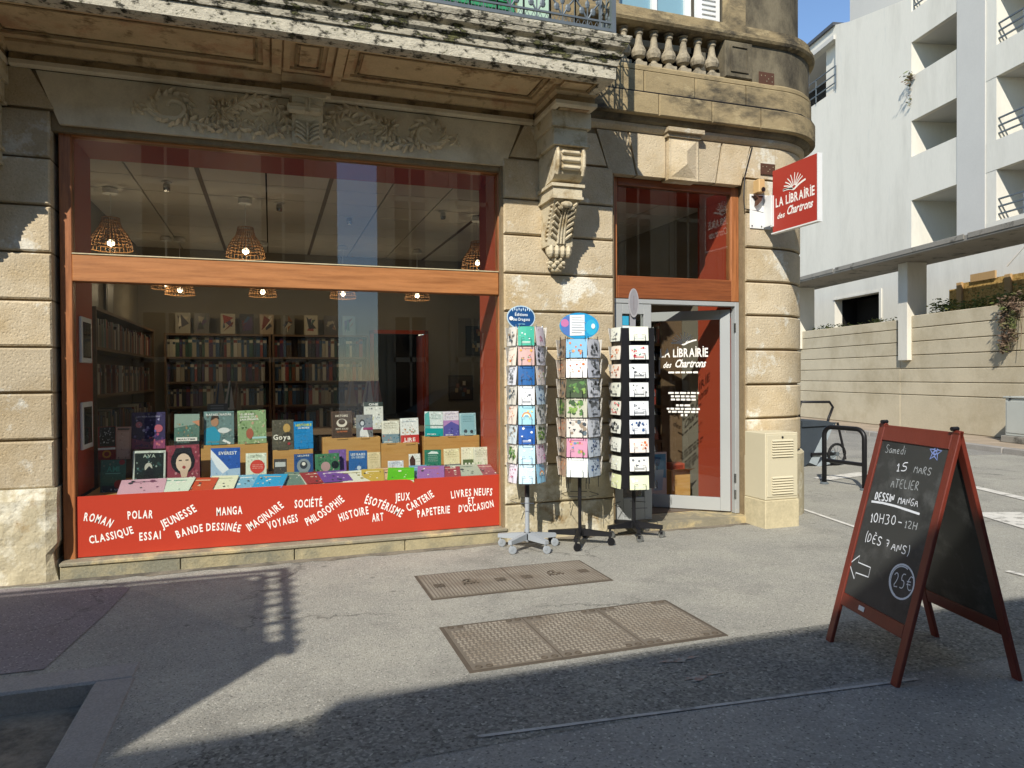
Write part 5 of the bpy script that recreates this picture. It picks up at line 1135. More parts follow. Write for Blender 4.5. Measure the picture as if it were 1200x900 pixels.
def build_rack(kind, cx, cy, label, polem, basem, arms, armlen, rlab, cols, z0, pitch, rows, W_, H_, R_, tilt, ztop, zlow, pole_r=.02, rot0=0, header=None, core=False, wheelm=None, flip=False):
    t = thing('card_rack', label, 'card rack', (cx,cy,GZ))
    wheelm = wheelm or basem
    for k in range(arms):
        a = rot0+2*PI*k/arms; ex_, ey_ = cx+armlen*math.cos(a), cy+armlen*math.sin(a); h = .115
        q = MB(); d = Vector((math.cos(a),math.sin(a),0)); n_ = Vector((-d.y,d.x,0)); c = Vector((cx,cy,GZ+h))
        P = []
        for (u,wd_,hh) in ((.02,.022,.03),(armlen,.018,.016)):
            for s1 in (-1,1):
                for s2 in (-1,1): P.append(tuple(c+d*u+n_*wd_*s1+Vector((0,0,hh*s2-(.0 if u < .1 else .012)))))
        q.add(P,[(0,2,3,1),(4,5,7,6),(0,1,5,4),(2,6,7,3),(1,3,7,5),(0,4,6,2)]); arm = q.build('base_arm', basem, t)
        q = MB(); q.tube([(ex_-d.x*.02,ey_-d.y*.02,GZ+.10),(ex_-d.x*.02,ey_-d.y*.02,GZ+.055)],.01,6); q.box(ex_-d.x*.02-.012,ex_-d.x*.02+.012,ey_-d.y*.02-.016,ey_-d.y*.02+.016,GZ+.035,GZ+.062)
        q.build('caster_fork', basem, arm)
        q = MB(); q.lathe([(.018,-.011),(.034,-.009),(.036,0),(.034,.009),(.018,.011)],(ex_-d.x*.02+.012,ey_-d.y*.02,GZ+.0365),14,ax='y'); q.build('wheel', wheelm, arm)
    q = MB(); q.lathe([(.045,0),(.045,.05),(.03,.06)],(cx,cy,GZ+.085),12); q.build('hub', M_black, t)
    q = MB(); q.tube([(cx,cy,GZ+.09),(cx,cy,zlow+.02)],pole_r,10); q.build('pole', polem, t)
    q = MB(); q.tube([(cx,cy,zlow-.12),(cx,cy,ztop)],pole_r*1.15,8); q.build('sleeve', M_black, t)
    # wire cage: one upright pair per column, rings at every level
    phi0 = math.atan2(CAM.y-cy, CAM.x-cx)
    allang = [phi0+math.radians(c[0]) for c in cols]
    step = (cols[1][0]-cols[0][0]); nside = int(round(360/step)) if not core else 4
    extra = []
    a_ = cols[-1][0]+step
    while a_ < cols[0][0]+360-step*.5: extra.append(phi0+math.radians(a_)); a_ += step
    q = MB()
    for a in allang+extra:
        d = Vector((math.cos(a),math.sin(a),0)); n_ = Vector((-d.y,d.x,0)); c = Vector((cx,cy,0))+d*(R_-.015)
        for s1 in (-1,1): q.tube([tuple(c+n_*(W_*.42*s1)+Vector((0,0,zlow))),tuple(c+n_*(W_*.42*s1)+Vector((0,0,ztop)))],.0032,4,caps=False)
        for k in range(rows+1):
            z = z0-pitch*k+ (H_ if k == 0 else pitch*0) ; z = min(z, ztop)
            q.tube([tuple(c-n_*W_*.42+Vector((0,0,z))),tuple(c+n_*W_*.42+Vector((0,0,z)))],.003,4,caps=False)
            if k < rows: q.tube([(cx,cy,z0-pitch*k),tuple(c+Vector((0,0,z0-pitch*k)))],.003,4,caps=False)
    q.build('wire_cage', M_black if kind != 'grey' else M_chrome, t, kind=None)
    # pockets: wire lip in front of each card
    for a in allang:
        d = Vector((math.cos(a),math.sin(a),0)); n_ = Vector((-d.y,d.x,0)); c = Vector((cx,cy,0))+d*(R_+.022)
        for k in range(rows):
            z = z0-pitch*k; q = MB()
            q.tube([tuple(c-d*.03-n_*W_*.3+Vector((0,0,z-.004))),tuple(c-n_*W_*.3+Vector((0,0,z-.004))),tuple(c-n_*W_*.3+Vector((0,0,z+H_*.4))),tuple(c-n_*W_*.12+Vector((0,0,z+H_*.4)))],.0022,4)
            q.tube([tuple(c-d*.03+n_*W_*.3+Vector((0,0,z-.004))),tuple(c+n_*W_*.3+Vector((0,0,z-.004))),tuple(c+n_*W_*.3+Vector((0,0,z+H_*.4))),tuple(c+n_*W_*.12+Vector((0,0,z+H_*.4)))],.0022,4)
            q.tube([tuple(c-n_*W_*.3+Vector((0,0,z-.004))),tuple(c+n_*W_*.3+Vector((0,0,z-.004)))],.0022,4)
            q.build('wire_pocket', M_black if kind != 'grey' else M_chrome, t)
    # pale strips added in the rear columns so the rack shades like a full one
    q = MB()
    for a in extra:
        d = Vector((math.cos(a),math.sin(a),0)); n_ = Vector((-d.y,d.x,0)); c = Vector((cx,cy,0))+d*R_
        for k in range(rows):
            z = z0-pitch*k; P = [c-n_*W_/2+Vector((0,0,z)), c+n_*W_/2+Vector((0,0,z)), c+n_*W_/2+d*.02+Vector((0,0,z+H_)), c-n_*W_/2+d*.02+Vector((0,0,z+H_))]
            P += [p+d*.003 for p in P]; q.add([tuple(p) for p in P],[(0,1,2,3),(7,6,5,4),(0,4,5,1),(1,5,6,2),(2,6,7,3),(3,7,4,0)],'#d8d4ca')
    if extra: q.build('rear_shade_strip', M_print, t, label='pale strips added in the rear columns for shade')
    if core:
        q = MB(); M_ = Matrix.Translation((cx,cy,0)) @ Matrix.Rotation(phi0+math.radians(core),4,'Z')
        q.box(-R_*.80,R_*.80,-R_*.80,R_*.80,zlow,ztop); q.xf(M_); q.build('core_panel', M_black, t)
    rack(cx,cy,R_,cols,z0,pitch,rows,W_,H_,tilt,rlab,None)
    return t
def rack(cx, cy, R_, cols, z0, pitch, rows, W_, H_, tilt, rlab, _):
    phi0 = math.atan2(CAM.y-cy, CAM.x-cx)
    for (da, cname, designs) in cols:
        a = phi0+math.radians(da); ox, oy = math.cos(a), math.sin(a); rz = a+PI/2
        for k in range(rows):
            z = z0-pitch*k; st, base, desc = designs[k % len(designs)]
            pos = ORD[k] if k < rows-1 else 'lowest'
            lab = '%s card, %s in the %s column of the %s' % (desc, pos, cname, rlab)
            q = card_mesh(W_, H_, base, st, int(cx*100)+k*17+int(da))
            o = q.build('greeting_card', M_print); tag(o, lab, 'card', 'cards on the '+rlab)
            o.location = (cx+ox*R_, cy+oy*R_, z); o.rotation_euler = (tilt, 0, rz)
R1 = G(617,640); R1 = Vector((3.585,-.40,0)); R2 = Vector((4.085,-.42,0)); R3 = Vector((4.70,-.30,0))
fr1 = [('white','#3fae92','teal'),('floral','#c9a7a0','floral'),('dots','#1f5f9c','navy'),('line','#e9ecec','white'),('rainbow','#9fd0dc','rainbow'),('white','#1f57a4','blue'),('white','#b9dcea','sky blue'),('white','#c6e2ec','pale blue')]
lf1 = [('photo','#d9d6cc','grey photo'),('orange','#e6dccb','orange'),('bw','#d5d7dc','slate'),('photo','#cfccc0','landscape'),('orange','#e2d3c4','terracotta'),('photo','#c4cfd2','seaside'),('leaf','#d0d0c2','leafy'),('berry','#d8d3dc','lilac')]
rt1 = [('berry','#e2d6da','berry'),('bw','#d5d2d8','grey patterned'),('floral','#d8cfc8','mauve floral'),('dots','#b9cddb','blue leaf'),('bw','#d3d3cf','sketched'),('leaf','#cdd2c2','sage'),('berry','#d6c6d2','lavender'),('rainbow','#8fc3dc','bright blue')]
build_rack('grey', R1.x, R1.y, 'card spinner with grey wheeled base and navy oval header, left of three', M_grey2, M_grey2, 5, .27, 'grey wheeled rack', [(-60,'left',lf1),(0,'front',fr1),(60,'right',rt1)], 1.815, .171, 8, .140, .165, .15, -.10, 2.0, .60, rot0=-1.25)
fr2 = [('orange','#7fb3d4','blue sunset'),('orange','#ece9e2','white bouquet'),('leaf','#3f4f34','dark leafy'),('leaf','#b8b8a4','grey fern'),('photo','#cfc9c0','grey photo'),('floral','#c78fa6','pink'),('white','#e9eee9','plain white'),('bw','#e8e8e6','ink drawn')]
lf2 = [('photo','#8a7560','brown'),('orange','#a08a74','tan'),('photo','#93806a','sepia'),('leaf','#8d8672','olive'),('orange','#a58f7c','copper'),('photo','#97836f','umber'),('orange','#a9907c','fawn'),('photo','#8f7c6a','khaki')]
rt2 = [('bw','#c9ccd2','grey portrait'),('bw','#c2c6cf','white portrait'),('bw','#cdd0d6','hat portrait'),('bw','#aab0b8','charcoal'),('bw','#c5c9cf','silver'),('dots','#b8c2cc','blue grey'),('dots','#aab8c4','steel blue'),('bw','#c0c6cc','pale sketch')]
build_rack('black', R2.x, R2.y, 'black wire card spinner with bright blue oval header, middle of three', M_black, M_black, 4, .29, 'middle black rack', [(-72,'left',lf2),(-8,'front',fr2),(56,'right',rt2)], 1.71, .176, 7, .185, .165, .165, -.10, 1.90, .55, pole_r=.016, rot0=-.55)
fr3 = [('white','#e9ecd8','yellow green'),('hearts','#e6e9e0','tiny hearts'),('line','#e6e8e6','line drawn'),('line','#e3e6e4','grey star'),('line','#e0e4e6','pale doodle'),('dots','#dfe3e8','blue dotted'),('orange','#e8ddd4','peach'),('line','#e9e9e2','lettered'),('white','#dfe6c2','lime')]
lf3 = [('line','#dfe3d8','speckled'),('orange','#e3ddd0','coral'),('orange','#e4dcd2','red branch'),('line','#dde2d6','black sprig'),('hearts','#e2e0d6','red drop'),('bw','#dfe2da','zebra'),('line','#dfe3dc','plain ivory'),('white','#dde2d4','ivory'),('white','#d8e0b4','pear green')]
rt3 = [('line','#d8dfd4','ivory edge'),('white','#d6ddd6','mint'),('line','#d9dfd8','pale mint'),('white','#d3dad2','off white'),('line','#d8ddd2','soft grey'),('white','#d6dcd2','cream'),('line','#d2d9d0','pale grey'),('white','#d9ded4','bone'),('line','#d8dccf','linen')]
build_rack('black', R3.x, R3.y, 'black card spinner with solid core and grey paddle header in front of the door', M_black, M_black, 5, .27, 'rack before the door', [(-60,'left',lf3),(16,'front',fr3),(92,'right',rt3)], 1.87, .172, 9, .18, .13, .195, -.10, 1.99, .50, pole_r=.018, rot0=-1.9, core=16, wheelm=M_chrome)
# headers
def header(px, py, wpx, hpx, y, thick, col, parts, label_parent, name='header_sign', yaw=0):
    c = at(px,py,1,y); s_ = (at(px+wpx/2,py,1,y)-at(px-wpx/2,py,1,y)).x/2; h = (at(px,py-hpx/2,1,y).z-at(px,py+hpx/2,1,y).z)/2
    q = MB(); n = 28; pts = [(s_*math.cos(2*PI*i/n), h*math.sin(2*PI*i/n)) for i in range(n)]
    q.prism(pts, -thick/2, thick/2, 'y', col)
    for k,p in enumerate(parts(s_, h)): 
        if p[0] == 'poly': q.add([(u,-thick/2-.001-.0005*k,v) for u,v in p[1]],[tuple(range(len(p[1])))],p[2])
        else: put_text(q,p[1],(p[2],-thick/2-.001-.0005*k,p[3]),(1,0,0),(0,0,1),p[4],col=p[5],align='c',width=p[6])
    q.xf(Matrix.Translation(c) @ Matrix.Rotation(yaw,4,'Z')); o = q.build(name, M_print, label_parent); return c
RK = [o for o in bpy.data.objects if o.name.startswith('card_rack')]
ell = lambda cx,cy,a,b2,n=16: [(cx+a*math.cos(2*PI*i/n), cy+b2*math.sin(2*PI*i/n)) for i in range(n)]
def h1(s_,h):
    P = [('poly',ell(0,0,s_*.94,h*.9,24),'#1d4f84')]
    for k in range(9): P.append(('poly',ell(-s_*.6+s_*.15*k, h*(.62+.08*(k%2)), s_*.035,h*.13,8),'#cfe3ea'))
    P += [('text','Éditions',0,h*.12,h*.24,'#e9f1f4',s_*.9),('text','des Dragons',0,-h*.28,h*.24,'#e9f1f4',s_*1.2),('poly',ell(-s_*.72,-h*.1,s_*.14,h*.17),'#f2f4f0'),('text','cartes',0,-h*.62,h*.16,'#7fb6d0',s_*.5)]
    return P
def h2(s_,h):
    P = [('poly',ell(-s_*.55,0,s_*.4,h*.75),'#5a7fc0'),('poly',ell(-s_*.75,h*.2,s_*.2,h*.3),'#d07fae'),('poly',ell(.6*s_,-.1*h,s_*.3,h*.6),'#3cb4d8'),('poly',[(-s_*.5,-h*.75),(s_*.25,-h*.7),(s_*.25,h*.85),(-s_*.5,h*.8)],'#f4f6f4')]
    for k in range(7): P.append(('poly',[(-s_*.42,h*(.62-.19*k)),(s_*.1+(k%3)*.02,h*(.62-.19*k)),(s_*.1+(k%3)*.02,h*(.66-.19*k)),(-s_*.42,h*(.66-.19*k))],'#a9b4bc'))
    P.append(('poly',ell(.68*s_,.0*h,s_*.1,h*.2),'#e9f3f6')); return P
c = header(610.5,372,33,28,R1.y-.02,.008,'#bcd4de',h1,RK[0]); q = MB(); q.tube([(c.x,R1.y,1.95),(c.x,R1.y,c.z-.06)],.006,5); q.build('header_rod', M_black, RK[0])
c = header(679,382,46,31,R2.y-.02,.008,'#2fa0d4',h2,RK[1]); q = MB(); q.tube([(c.x,R2.y,1.85),(c.x,R2.y,c.z-.06)],.006,5); q.build('header_rod', M_black, RK[1])
def h3(s_,h): return [('poly',ell(0,.05*h,s_*.8,h*.9),'#8f8d8f'),('poly',[(-s_*.06,-h*.5),(s_*.06,-h*.5),(s_*.06,h*.5),(-s_*.06,h*.5)],'#7d7478')]
c = header(742.5,355,12,34,R3.y-.02,.006,'#a5a3a4',h3,RK[2]); q = MB(); q.box(c.x-.03,c.x+.03,R3.y-.003,R3.y+.003,1.98,c.z-.05); q.build('header_stem', mat('grey_header_card','#98979a',.7,.05,9), RK[2])

# ------------------------------------------------------------------ hanging sign, lamp, plaques, cables, cabinet
SX = 6.37
t = thing('hanging_sign','square red double sided shop sign on a white bracket at the corner pier','sign',(SX,-.12,2.9))
a = at(907,200,0,SX); b2 = at(907,273,0,SX); c = at(960,180,0,SX); d = at(960,258,0,SX)
yi, yo = (a.y+b2.y)/2, (c.y+d.y)/2; zb_, zt_ = (b2.z+d.z)/2, (a.z+c.z)/2
q = MB(); q.bbox(SX-.018,SX+.018,yo,yi,zb_,zt_,.003); PN = q.build('panel', M_sign, t)
q = MB(); q.box(SX-.026,SX+.026,yo-.012,yi+.012,zb_-.014,zb_-.001); q.box(SX-.026,SX+.026,yo-.012,yo-.001,zb_,zt_); q.build('edge_trim', M_wht, t)
Wd = yi-yo; Hs = zt_-zb_; xq = SX-.0195; exs = (0,-1,0); ezs = (0,0,1)
q = MB(); open_book(q,(xq,yi-Wd*.50,zb_+Hs*.60),exs,ezs,Wd*.25); q.build('book_emblem', M_whiteL, PN); q = MB()
put_text(q,'LA LIBRAIRIE',(xq,yi-Wd*.08,zb_+Hs*.395),exs,ezs,Hs*.135,width=Wd*.86,dots=True)
put_text(q,'des',(xq,yi-Wd*.11,zb_+Hs*.20),exs,(0,-.02,1),Hs*.085,width=Wd*.17,shear=.3)
put_text(q,'Chartrons',(xq,yi-Wd*.33,zb_+Hs*.22),exs,(0,-.02,1),Hs*.125,width=Wd*.56,shear=.3,gap=.02); q.build('lettering', M_whiteL, PN)
q = MB(); q.bbox(SX-.035,SX-.03,yi,-.10,zb_+Hs*.12,zb_+Hs*.62,.002); q.box(SX-.03,SX+.02,yi-.02,yi+.02,zb_+Hs*.1,zb_+Hs*.6)
q.bbox(6.17,SX+.06,-.112,-.102,zb_+Hs*.10,zb_+Hs*.66,.003); q.build('wall_bracket', M_wht, t)
q = MB()
for (u,v) in ((6.19,.14),(6.19,.62),(SX-.06,.14),(SX-.06,.62)): q.lathe([(.008,-.004),(.006,0)],(u,-.116,zb_+Hs*v),8,ax='y')
q.build('bolt', M_black, t)
t = thing('wall_floodlight','small beige floodlight on the pier left of the hanging sign','floodlight',(6.1,-.11,3.2))
p = F(889,226,-.16); q = MB(); q.bbox(p.x-.04,p.x+.035,-.22,-.12,p.z-.01,p.z+.13,.008); q.build('housing', M_spot, t)
q = MB(); q.lathe([(.024,-.012),(.02,0)],(p.x+.004,-.222,p.z+.02),12,ax='y'); q.build('lens', M_black, t)
q = MB(); q.prism([(p.x-.05,p.z-.03),(p.x+.05,p.z-.03),(p.x+.03,p.z-.08),(p.x-.02,p.z-.13),(p.x-.01,p.z-.06)][::-1],-.17,-.115,'y'); q.build('arm', M_plaque, t)
q = MB(); P = [F(872,207),F(871,230),F(872,245),F(884,247),F(900,251)]; q.tube([(v.x,-.108,v.z) for v in P],.006,5)
q.tube([(F(872,207).x,-.108,F(872,207).z),(F(881,172).x,-.108,F(881,172).z)],.006,5); tag(q.build('cable', M_black),'thin black cable running down the pier from the lintel','cable')
for k,(px0,py0,px1,py1,y) in enumerate(((889,85,907,100,-.195),(891,192,908,205,-.11))):
    x0,x1,z0,z1 = rect(px0,py0,px1,py1,y); q = MB(); q.bbox(x0,x1,y-.006,y,z0,z1,.002); o = solo('street_plaque', q, M_plaque, ['rusty plaque on the parapet beside the balustrade','rusty plaque on the pier just above the hanging sign'][k], 'plaque')
    q = MB(); w_ = x1-x0
    for (u,v) in ((.15,.7),(.4,.72),(.62,.5),(.85,.3),(.5,.3),(.85,.72)): q.ball((x0+w_*u-o.location.x,y-.008-o.location.y,z0+(z1-z0)*v-o.location.z),.006,.001,.006,6,4)
    q.build('worn_mark', M_sill, o, local=True)
q = MB(); zc = 4.271
cp = corner_path(4.25,14,1.5); q.tube([(Vector(a_).x+.0, Vector(a_).y, zc+.006*math.sin(i*2)) for i,a_ in enumerate([(p_[0]+(-0 if i < 2 else .235*math.cos(-PI/2+ARC*(i-1)/14)), p_[1]-.235 if i < 2 else p_[1]+.235*math.sin(-PI/2+ARC*(i-1)/14)) for i,p_ in enumerate(cp[:14])])],.009,5)
tag(q.build('cable', M_black),'black cable running along the joint between the two fascia bands','cable')
# junction box on the far corner of the building, high
t = thing('antenna_box','white box with dark bracket high on the corner of the building','antenna',(7.0,.4,4.6))
p = at(941,100,1,.2)
q = MB(); q.bbox(p.x-.05,p.x+.05,.15,.25,p.z-.05,p.z+.14,.01); q.build('housing', M_wht, t)
q = MB(); q.tube([(p.x,.2,p.z-.05),(p.x,.2,p.z-.22),(p.x+.04,.2,p.z-.45)],.016,6); q.box(p.x-.05,p.x+.05,.17,.23,p.z-.12,p.z-.08); q.build('bracket', M_black, t)
# beige cabinet
ca, cb, cc = G(883,607), G(897,617.5), G(935,616)
t = thing('utility_cabinet','beige louvred utility cabinet standing against the corner pier','utility cabinet',(6.25,-.3,GZ))
yF = -.46; xA, xB = F(897,560,yF).x, F(935,560,yF).x; zt2 = F(916,507,yF).z
q = MB(); q.bbox(xA,xB,yF,-.137,.30,zt2,.006); body = q.build('body', M_cab, t)
q = MB(); q.bbox(xA-.01,xB+.008,yF-.012,-.137,GZ-.02,.298,.008); q.build('base', M_cab2, t)
q = MB(); q.bbox(xA+.015,xB-.015,yF-.008,yF-.0005,.33,zt2-.02,.003); dr = q.build('door', M_cab, body)
for (u,v) in ((.22,.34),(.80,.94)):
    for k in range(7):
        z = zt2*(u if u < .5 else u)+.0; z0_ = (.36 if u < .5 else zt2-.24)+.026*k; q = MB(); q.prism([(yF-.022,z0_),(yF-.0085,z0_+.006),(yF-.0085,z0_+.018)], xA+.07, xB-.07, 'x'); q.build('louvre', M_cab, dr)
q = MB(); q.lathe([(.012,-.006),(.01,0)],((xA+xB)/2,yF-.009,zt2-.045),10,ax='y'); q.build('lock', M_black, body)

# ------------------------------------------------------------------ chalkboard A-sign
FLp, FRp, BLp = G(967,750), G(1050,807), G(1106,750)
exb = (FRp-FLp); WB = exb.length; exb.normalize()
dep = (BLp-FLp)-exb*((BLp-FLp).dot(exb)); BLp = FLp+dep
RH = 1.27; RD = FLp+dep/2+Vector((0,0,RH-GZ))
t = thing('chalkboard_sign','folding red wood pavement chalkboard with handwritten workshop notice','A-board sign',tuple(FLp+exb*WB/2+dep/2))
def frame(O, top):
    ez_ = (top-O); L2 = ez_.length; ez_.normalize(); en = exb.cross(ez_).normalized(); return O, exb, ez_, en, L2
def fb(mb, fr_, u0,u1,v0,v1,w0,w1,b=.003):
    O,X_,Z_,N_,_ = fr_; q_ = MB(); q_.bbox(u0,u1,w0,w1,v0,v1,b)
    M_ = Matrix(((X_.x,-N_.x,Z_.x,O.x),(X_.y,-N_.y,Z_.y,O.y),(X_.z,-N_.z,Z_.z,O.z),(0,0,0,1))); q_.xf(M_); mb.add(q_.v,q_.f)
def panel(O, top, sgn, nm):
    fr_ = frame(O, top); L2 = fr_[4]; th = (0,.022) if sgn > 0 else (-.022,0)
    q = MB(); fb(q,fr_,0,.05,0,L2,*th); P_ = q.build(nm, M_boardw, t)
    q = MB(); fb(q,fr_,WB-.05,WB,0,L2,*th); q.build('stile', M_boardw, P_)
    q = MB(); fb(q,fr_,.051,WB-.051,L2-.10,L2-.01,th[0]+.001,th[1]-.001); q.build('top_rail', M_boardw, P_)
    q = MB(); fb(q,fr_,.051,WB-.051,.23,.30,th[0]+.001,th[1]-.001); q.build('bottom_rail', M_boardw, P_)
    q = MB(); fb(q,fr_,.051,WB-.051,.301,L2-.101,th[0]+.008,th[1]-.006,.001); bd = q.build('slate', M_board, P_)
    return fr_, P_, bd
FA, PA, SL = panel(FLp, RD, 1, 'front_panel')
FB, PB, SLb = panel(BLp, RD+Vector((0,0,-.002))+dep.normalized()*.012, -1, 'rear_panel')
q = MB()
for u in (.04,WB-.04): q.lathe([(.011,-.02),(.011,.02)],tuple(RD+exb*u+Vector((0,0,.006))),8,ax='x')
q.build('hinge', M_black, t)
def onb(px,py):
    O,X_,Z_,N_,_ = FA; d = ray(px,py); k = (O-CAM).dot(N_)/d.dot(N_); p = CAM+d*k-O; return Vector((p.dot(X_), p.dot(Z_)))
O_,X_,Z_,N_,LB = FA
OFF = O_ - (-N_)*0 
sgnN = 1 if N_.dot(CAM-O_) > 0 else -1
OCH = O_ + N_*sgnN*(-.0068)
ST = {'S':[[(.9,.85),(.6,1),(.2,.9),(.15,.65),(.5,.5),(.85,.35),(.8,.1),(.4,0),(.05,.12)]],'a':[[(.8,.5),(.4,.55),(.1,.3),(.3,0),(.7,.1),(.8,.5),(.85,.05)]],'m':[[(.05,0),(.05,.5)],[(.05,.35),(.25,.5),(.4,.4),(.42,0)],[(.42,.35),(.65,.5),(.85,.4),(.9,0)]],
 'e':[[(.1,.25),(.8,.3),(.6,.52),(.2,.45),(.1,.2),(.4,0),(.85,.08)]],'d':[[(.75,.5),(.3,.5),(.1,.25),(.3,0),(.75,.1)],[(.8,1),(.8,0)]],'i':[[(.4,.5),(.4,0)],[(.4,.68),(.42,.72)]],
 '1':[[(.1,.6),(.55,1),(.5,0)],[(.15,0),(.85,0)]],'5':[[(.85,1),(.3,1),(.2,.55),(.6,.6),(.85,.35),(.6,.02),(.1,.08)]],'M':[[(.05,0),(.15,1),(.5,.4),(.85,1),(.95,0)]],'A':[[(.05,0),(.5,1),(.95,0)],[(.2,.38),(.8,.38)]],
 'R':[[(.1,0),(.12,1),(.7,.95),(.75,.6),(.15,.5),(.85,0)]],'T':[[(0,1),(1,.97)],[(.5,1),(.48,0)]],'E':[[(.85,1),(.15,.98),(.1,0),(.85,.02)],[(.12,.5),(.7,.52)]],'È':[[(.85,1),(.15,.98),(.1,0),(.85,.02)],[(.12,.5),(.7,.52)],[(.35,1.3),(.6,1.12)]],
 'L':[[(.15,1),(.12,0),(.85,.03)]],'I':[[(.5,1),(.48,0)]],'D':[[(.12,0),(.14,1),(.7,.85),(.85,.5),(.65,.1),(.12,0)]],'N':[[(.1,0),(.12,1),(.85,.05),(.9,1)]],'G':[[(.9,.85),(.5,1),(.12,.6),(.2,.1),(.6,0),(.9,.2),(.9,.45),(.55,.45)]],
 '0':[[(.5,1),(.15,.75),(.12,.25),(.5,0),(.85,.25),(.85,.75),(.5,1)]],'H':[[(.1,1),(.12,0)],[(.88,1),(.86,0)],[(.1,.5),(.88,.52)]],'3':[[(.1,.95),(.7,1),(.8,.75),(.4,.55),(.85,.4),(.75,.05),(.1,.02)]],'-':[[(.1,.5),(.9,.5)]],
 '2':[[(.1,.8),(.4,1),(.8,.85),(.7,.5),(.1,.02),(.9,.05)]],'(':[[(.7,1.2),(.35,.8),(.3,.3),(.6,-.15)]],')':[[(.3,1.2),(.65,.8),(.7,.3),(.35,-.15)]],'7':[[(.1,1),(.85,.97),(.4,0)],[(.25,.5),(.75,.52)]],'€':[[(.9,.9),(.55,1),(.2,.6),(.25,.2),(.6,0),(.9,.1)],[(.02,.6),(.7,.6)],[(.02,.4),(.7,.4)]],'o':[[(.5,.55),(.15,.3),(.45,0),(.8,.28),(.5,.55)]],'N.':[]}
def hand(s_, pa, pz, hp, m, wd=.006, name='chalk_writing'):
    A0, A1 = onb(*pa), onb(*pz); tp = onb(pa[0]+1,pa[1]-hp); h = tp.y-A0.y; L3 = (A1-A0).length; T = (A1-A0).normalized(); up_ = Vector((-T.y,T.x))
    wts = [(.45 if ch in ' 1iI(' else .62 if ch in "-)" else 1.0) for ch in s_]; tot = sum(wts); x = 0; q = MB(); rr = random.Random(len(s_)*7)
    for ch, w_ in zip(s_, wts):
        cell = L3*w_/tot
        for stt in ST.get(ch, []):
            P = [A0+T*(x+u*cell*.84)+up_*(v*h+rr.uniform(-.001,.001)) for u,v in stt]
            # gentle rounding of the corners
            Q = [P[0]]
            for a1,b1 in zip(P,P[1:]): Q += [a1*.7+b1*.3, a1*.3+b1*.7]
            Q.append(P[-1]); ribbon(q, Q, OCH, X_, Z_, wd*rr.uniform(.85,1.15))
        x += cell
    q.build(name, m, PA)
hand('Samedi',(1035.8,530),(1060,532.5),10,M_chalkf,.004)
hand('15',(1049,551.5),(1064,552),10,M_chalk,.005); hand('MARS',(1069,553),(1090,557),8.5,M_chalkf,.004)
hand('ATELIER',(1042,570.3),(1075.6,574.5),10,M_chalkf,.004)
hand('DESSIN',(1023.5,584.6),(1046,588.6),9,M_chalk,.0075); hand('MANGA',(1050.5,589.4),(1074.6,593.8),8.5,M_chalk,.0045)
hand('10H30',(1018.5,611),(1049,615.5),11,M_chalk,.006); hand('-',(1050,615),(1056,616.5),8,M_chalk,.005); hand('12H',(1058.5,617.5),(1073.5,621.5),9,M_chalkf,.005)
hand('(DÈS',(1012,633),(1031.5,640),10.5,M_chalk,.0055); hand('7',(1036,640),(1042,641),8,M_chalk,.0055); hand('ANS)',(1042.5,643.5),(1064.5,651.5),10,M_chalk,.005)
hand('25€',(1044,686.5),(1067.5,693.5),18,M_chalk,.005)
q = MB(); cr = lambda x,y: onb(975+x/7.5, 590+y/7.5)
ribbon(q,[cr(*p) for p in ((145,525),(235,455),(222,515),(328,560),(310,645),(200,605),(185,660),(145,525))],OCH,X_,Z_,.006); q.build('chalk_arrow', M_chalk, PA)
q = MB(); ribbon(q,[cr(602+108*math.cos(a_),685+152*math.sin(a_)) for a_ in [2*PI*k/30 for k in range(31)]],OCH,X_,Z_,.010); ribbon(q,[cr(600+96*math.cos(a_),690+140*math.sin(a_)) for a_ in [PI*.7+PI*k/14 for k in range(15)]],OCH,X_,Z_,.006); q.build('chalk_circle', M_chalk, PA)
cu_ = lambda x,y: onb(990+x/8.18, 500+y/8.18)
q = MB(); ribbon(q,[cu_(245,713),(cu_(245,713)+cu_(470,745))/2,cu_(470,757),cu_(600,800),cu_(705,835)],OCH,X_,Z_,.012); q.build('chalk_underline', M_chalk, PA)
q = MB(); c = cu_(855,245); r = .045
P = [c+Vector((math.cos(PI/2+k*PI/5),math.sin(PI/2+k*PI/5)))*(r if k%2==0 else r*.42) for k in range(11)]; ribbon(q,P,OCH,X_,Z_,.008); ribbon(q,[c+Vector((math.cos(k),math.sin(k)))*r*.25 for k in range(8)],OCH,X_,Z_,.010); q.build('chalk_star', M_chalkb, PA)
q = MB(); fb(q,FA,WB*.34,WB*.34+.05,.255,.28,-.0015,.001,.0005); q.build('maker_label', M_wht, PA)
# ------------------------------------------------------------------ the side street on the right: retaining wall, white apartment building
P0 = Vector((16.88, 6.05, 0))
def S2(s, o, z=0): v = P0 + Vector((E2.x,E2.y,0))*s + Vector((N2.x,N2.y,0))*o; return (v.x, v.y, z)
def PW(px, py, o):                     # seen point on the vertical plane parallel to the side street at offset o -> (s, z)
    d = ray(px,py); n = Vector((N2.x,N2.y,0)); k = (P0+n*o-CAM).dot(n)/d.dot(n); p = CAM+d*k; q_ = p-P0-n*o; return q_.x*E2.x+q_.y*E2.y, p.z
MW = Matrix(((E2.x, N2.x, 0, P0.x), (E2.y, N2.y, 0, P0.y), (0,0,1,0), (0,0,0,1)))    # local x along street, y away from it
def wb(mb, s0,s1,o0,o1,z0,z1,b=0):
    q_ = MB(); (q_.bbox(s0,s1,o0,o1,z0,z1,b) if b else q_.box(s0,s1,o0,o1,z0,z1)); q_.xf(MW); mb.add(q_.v,q_.f); return mb
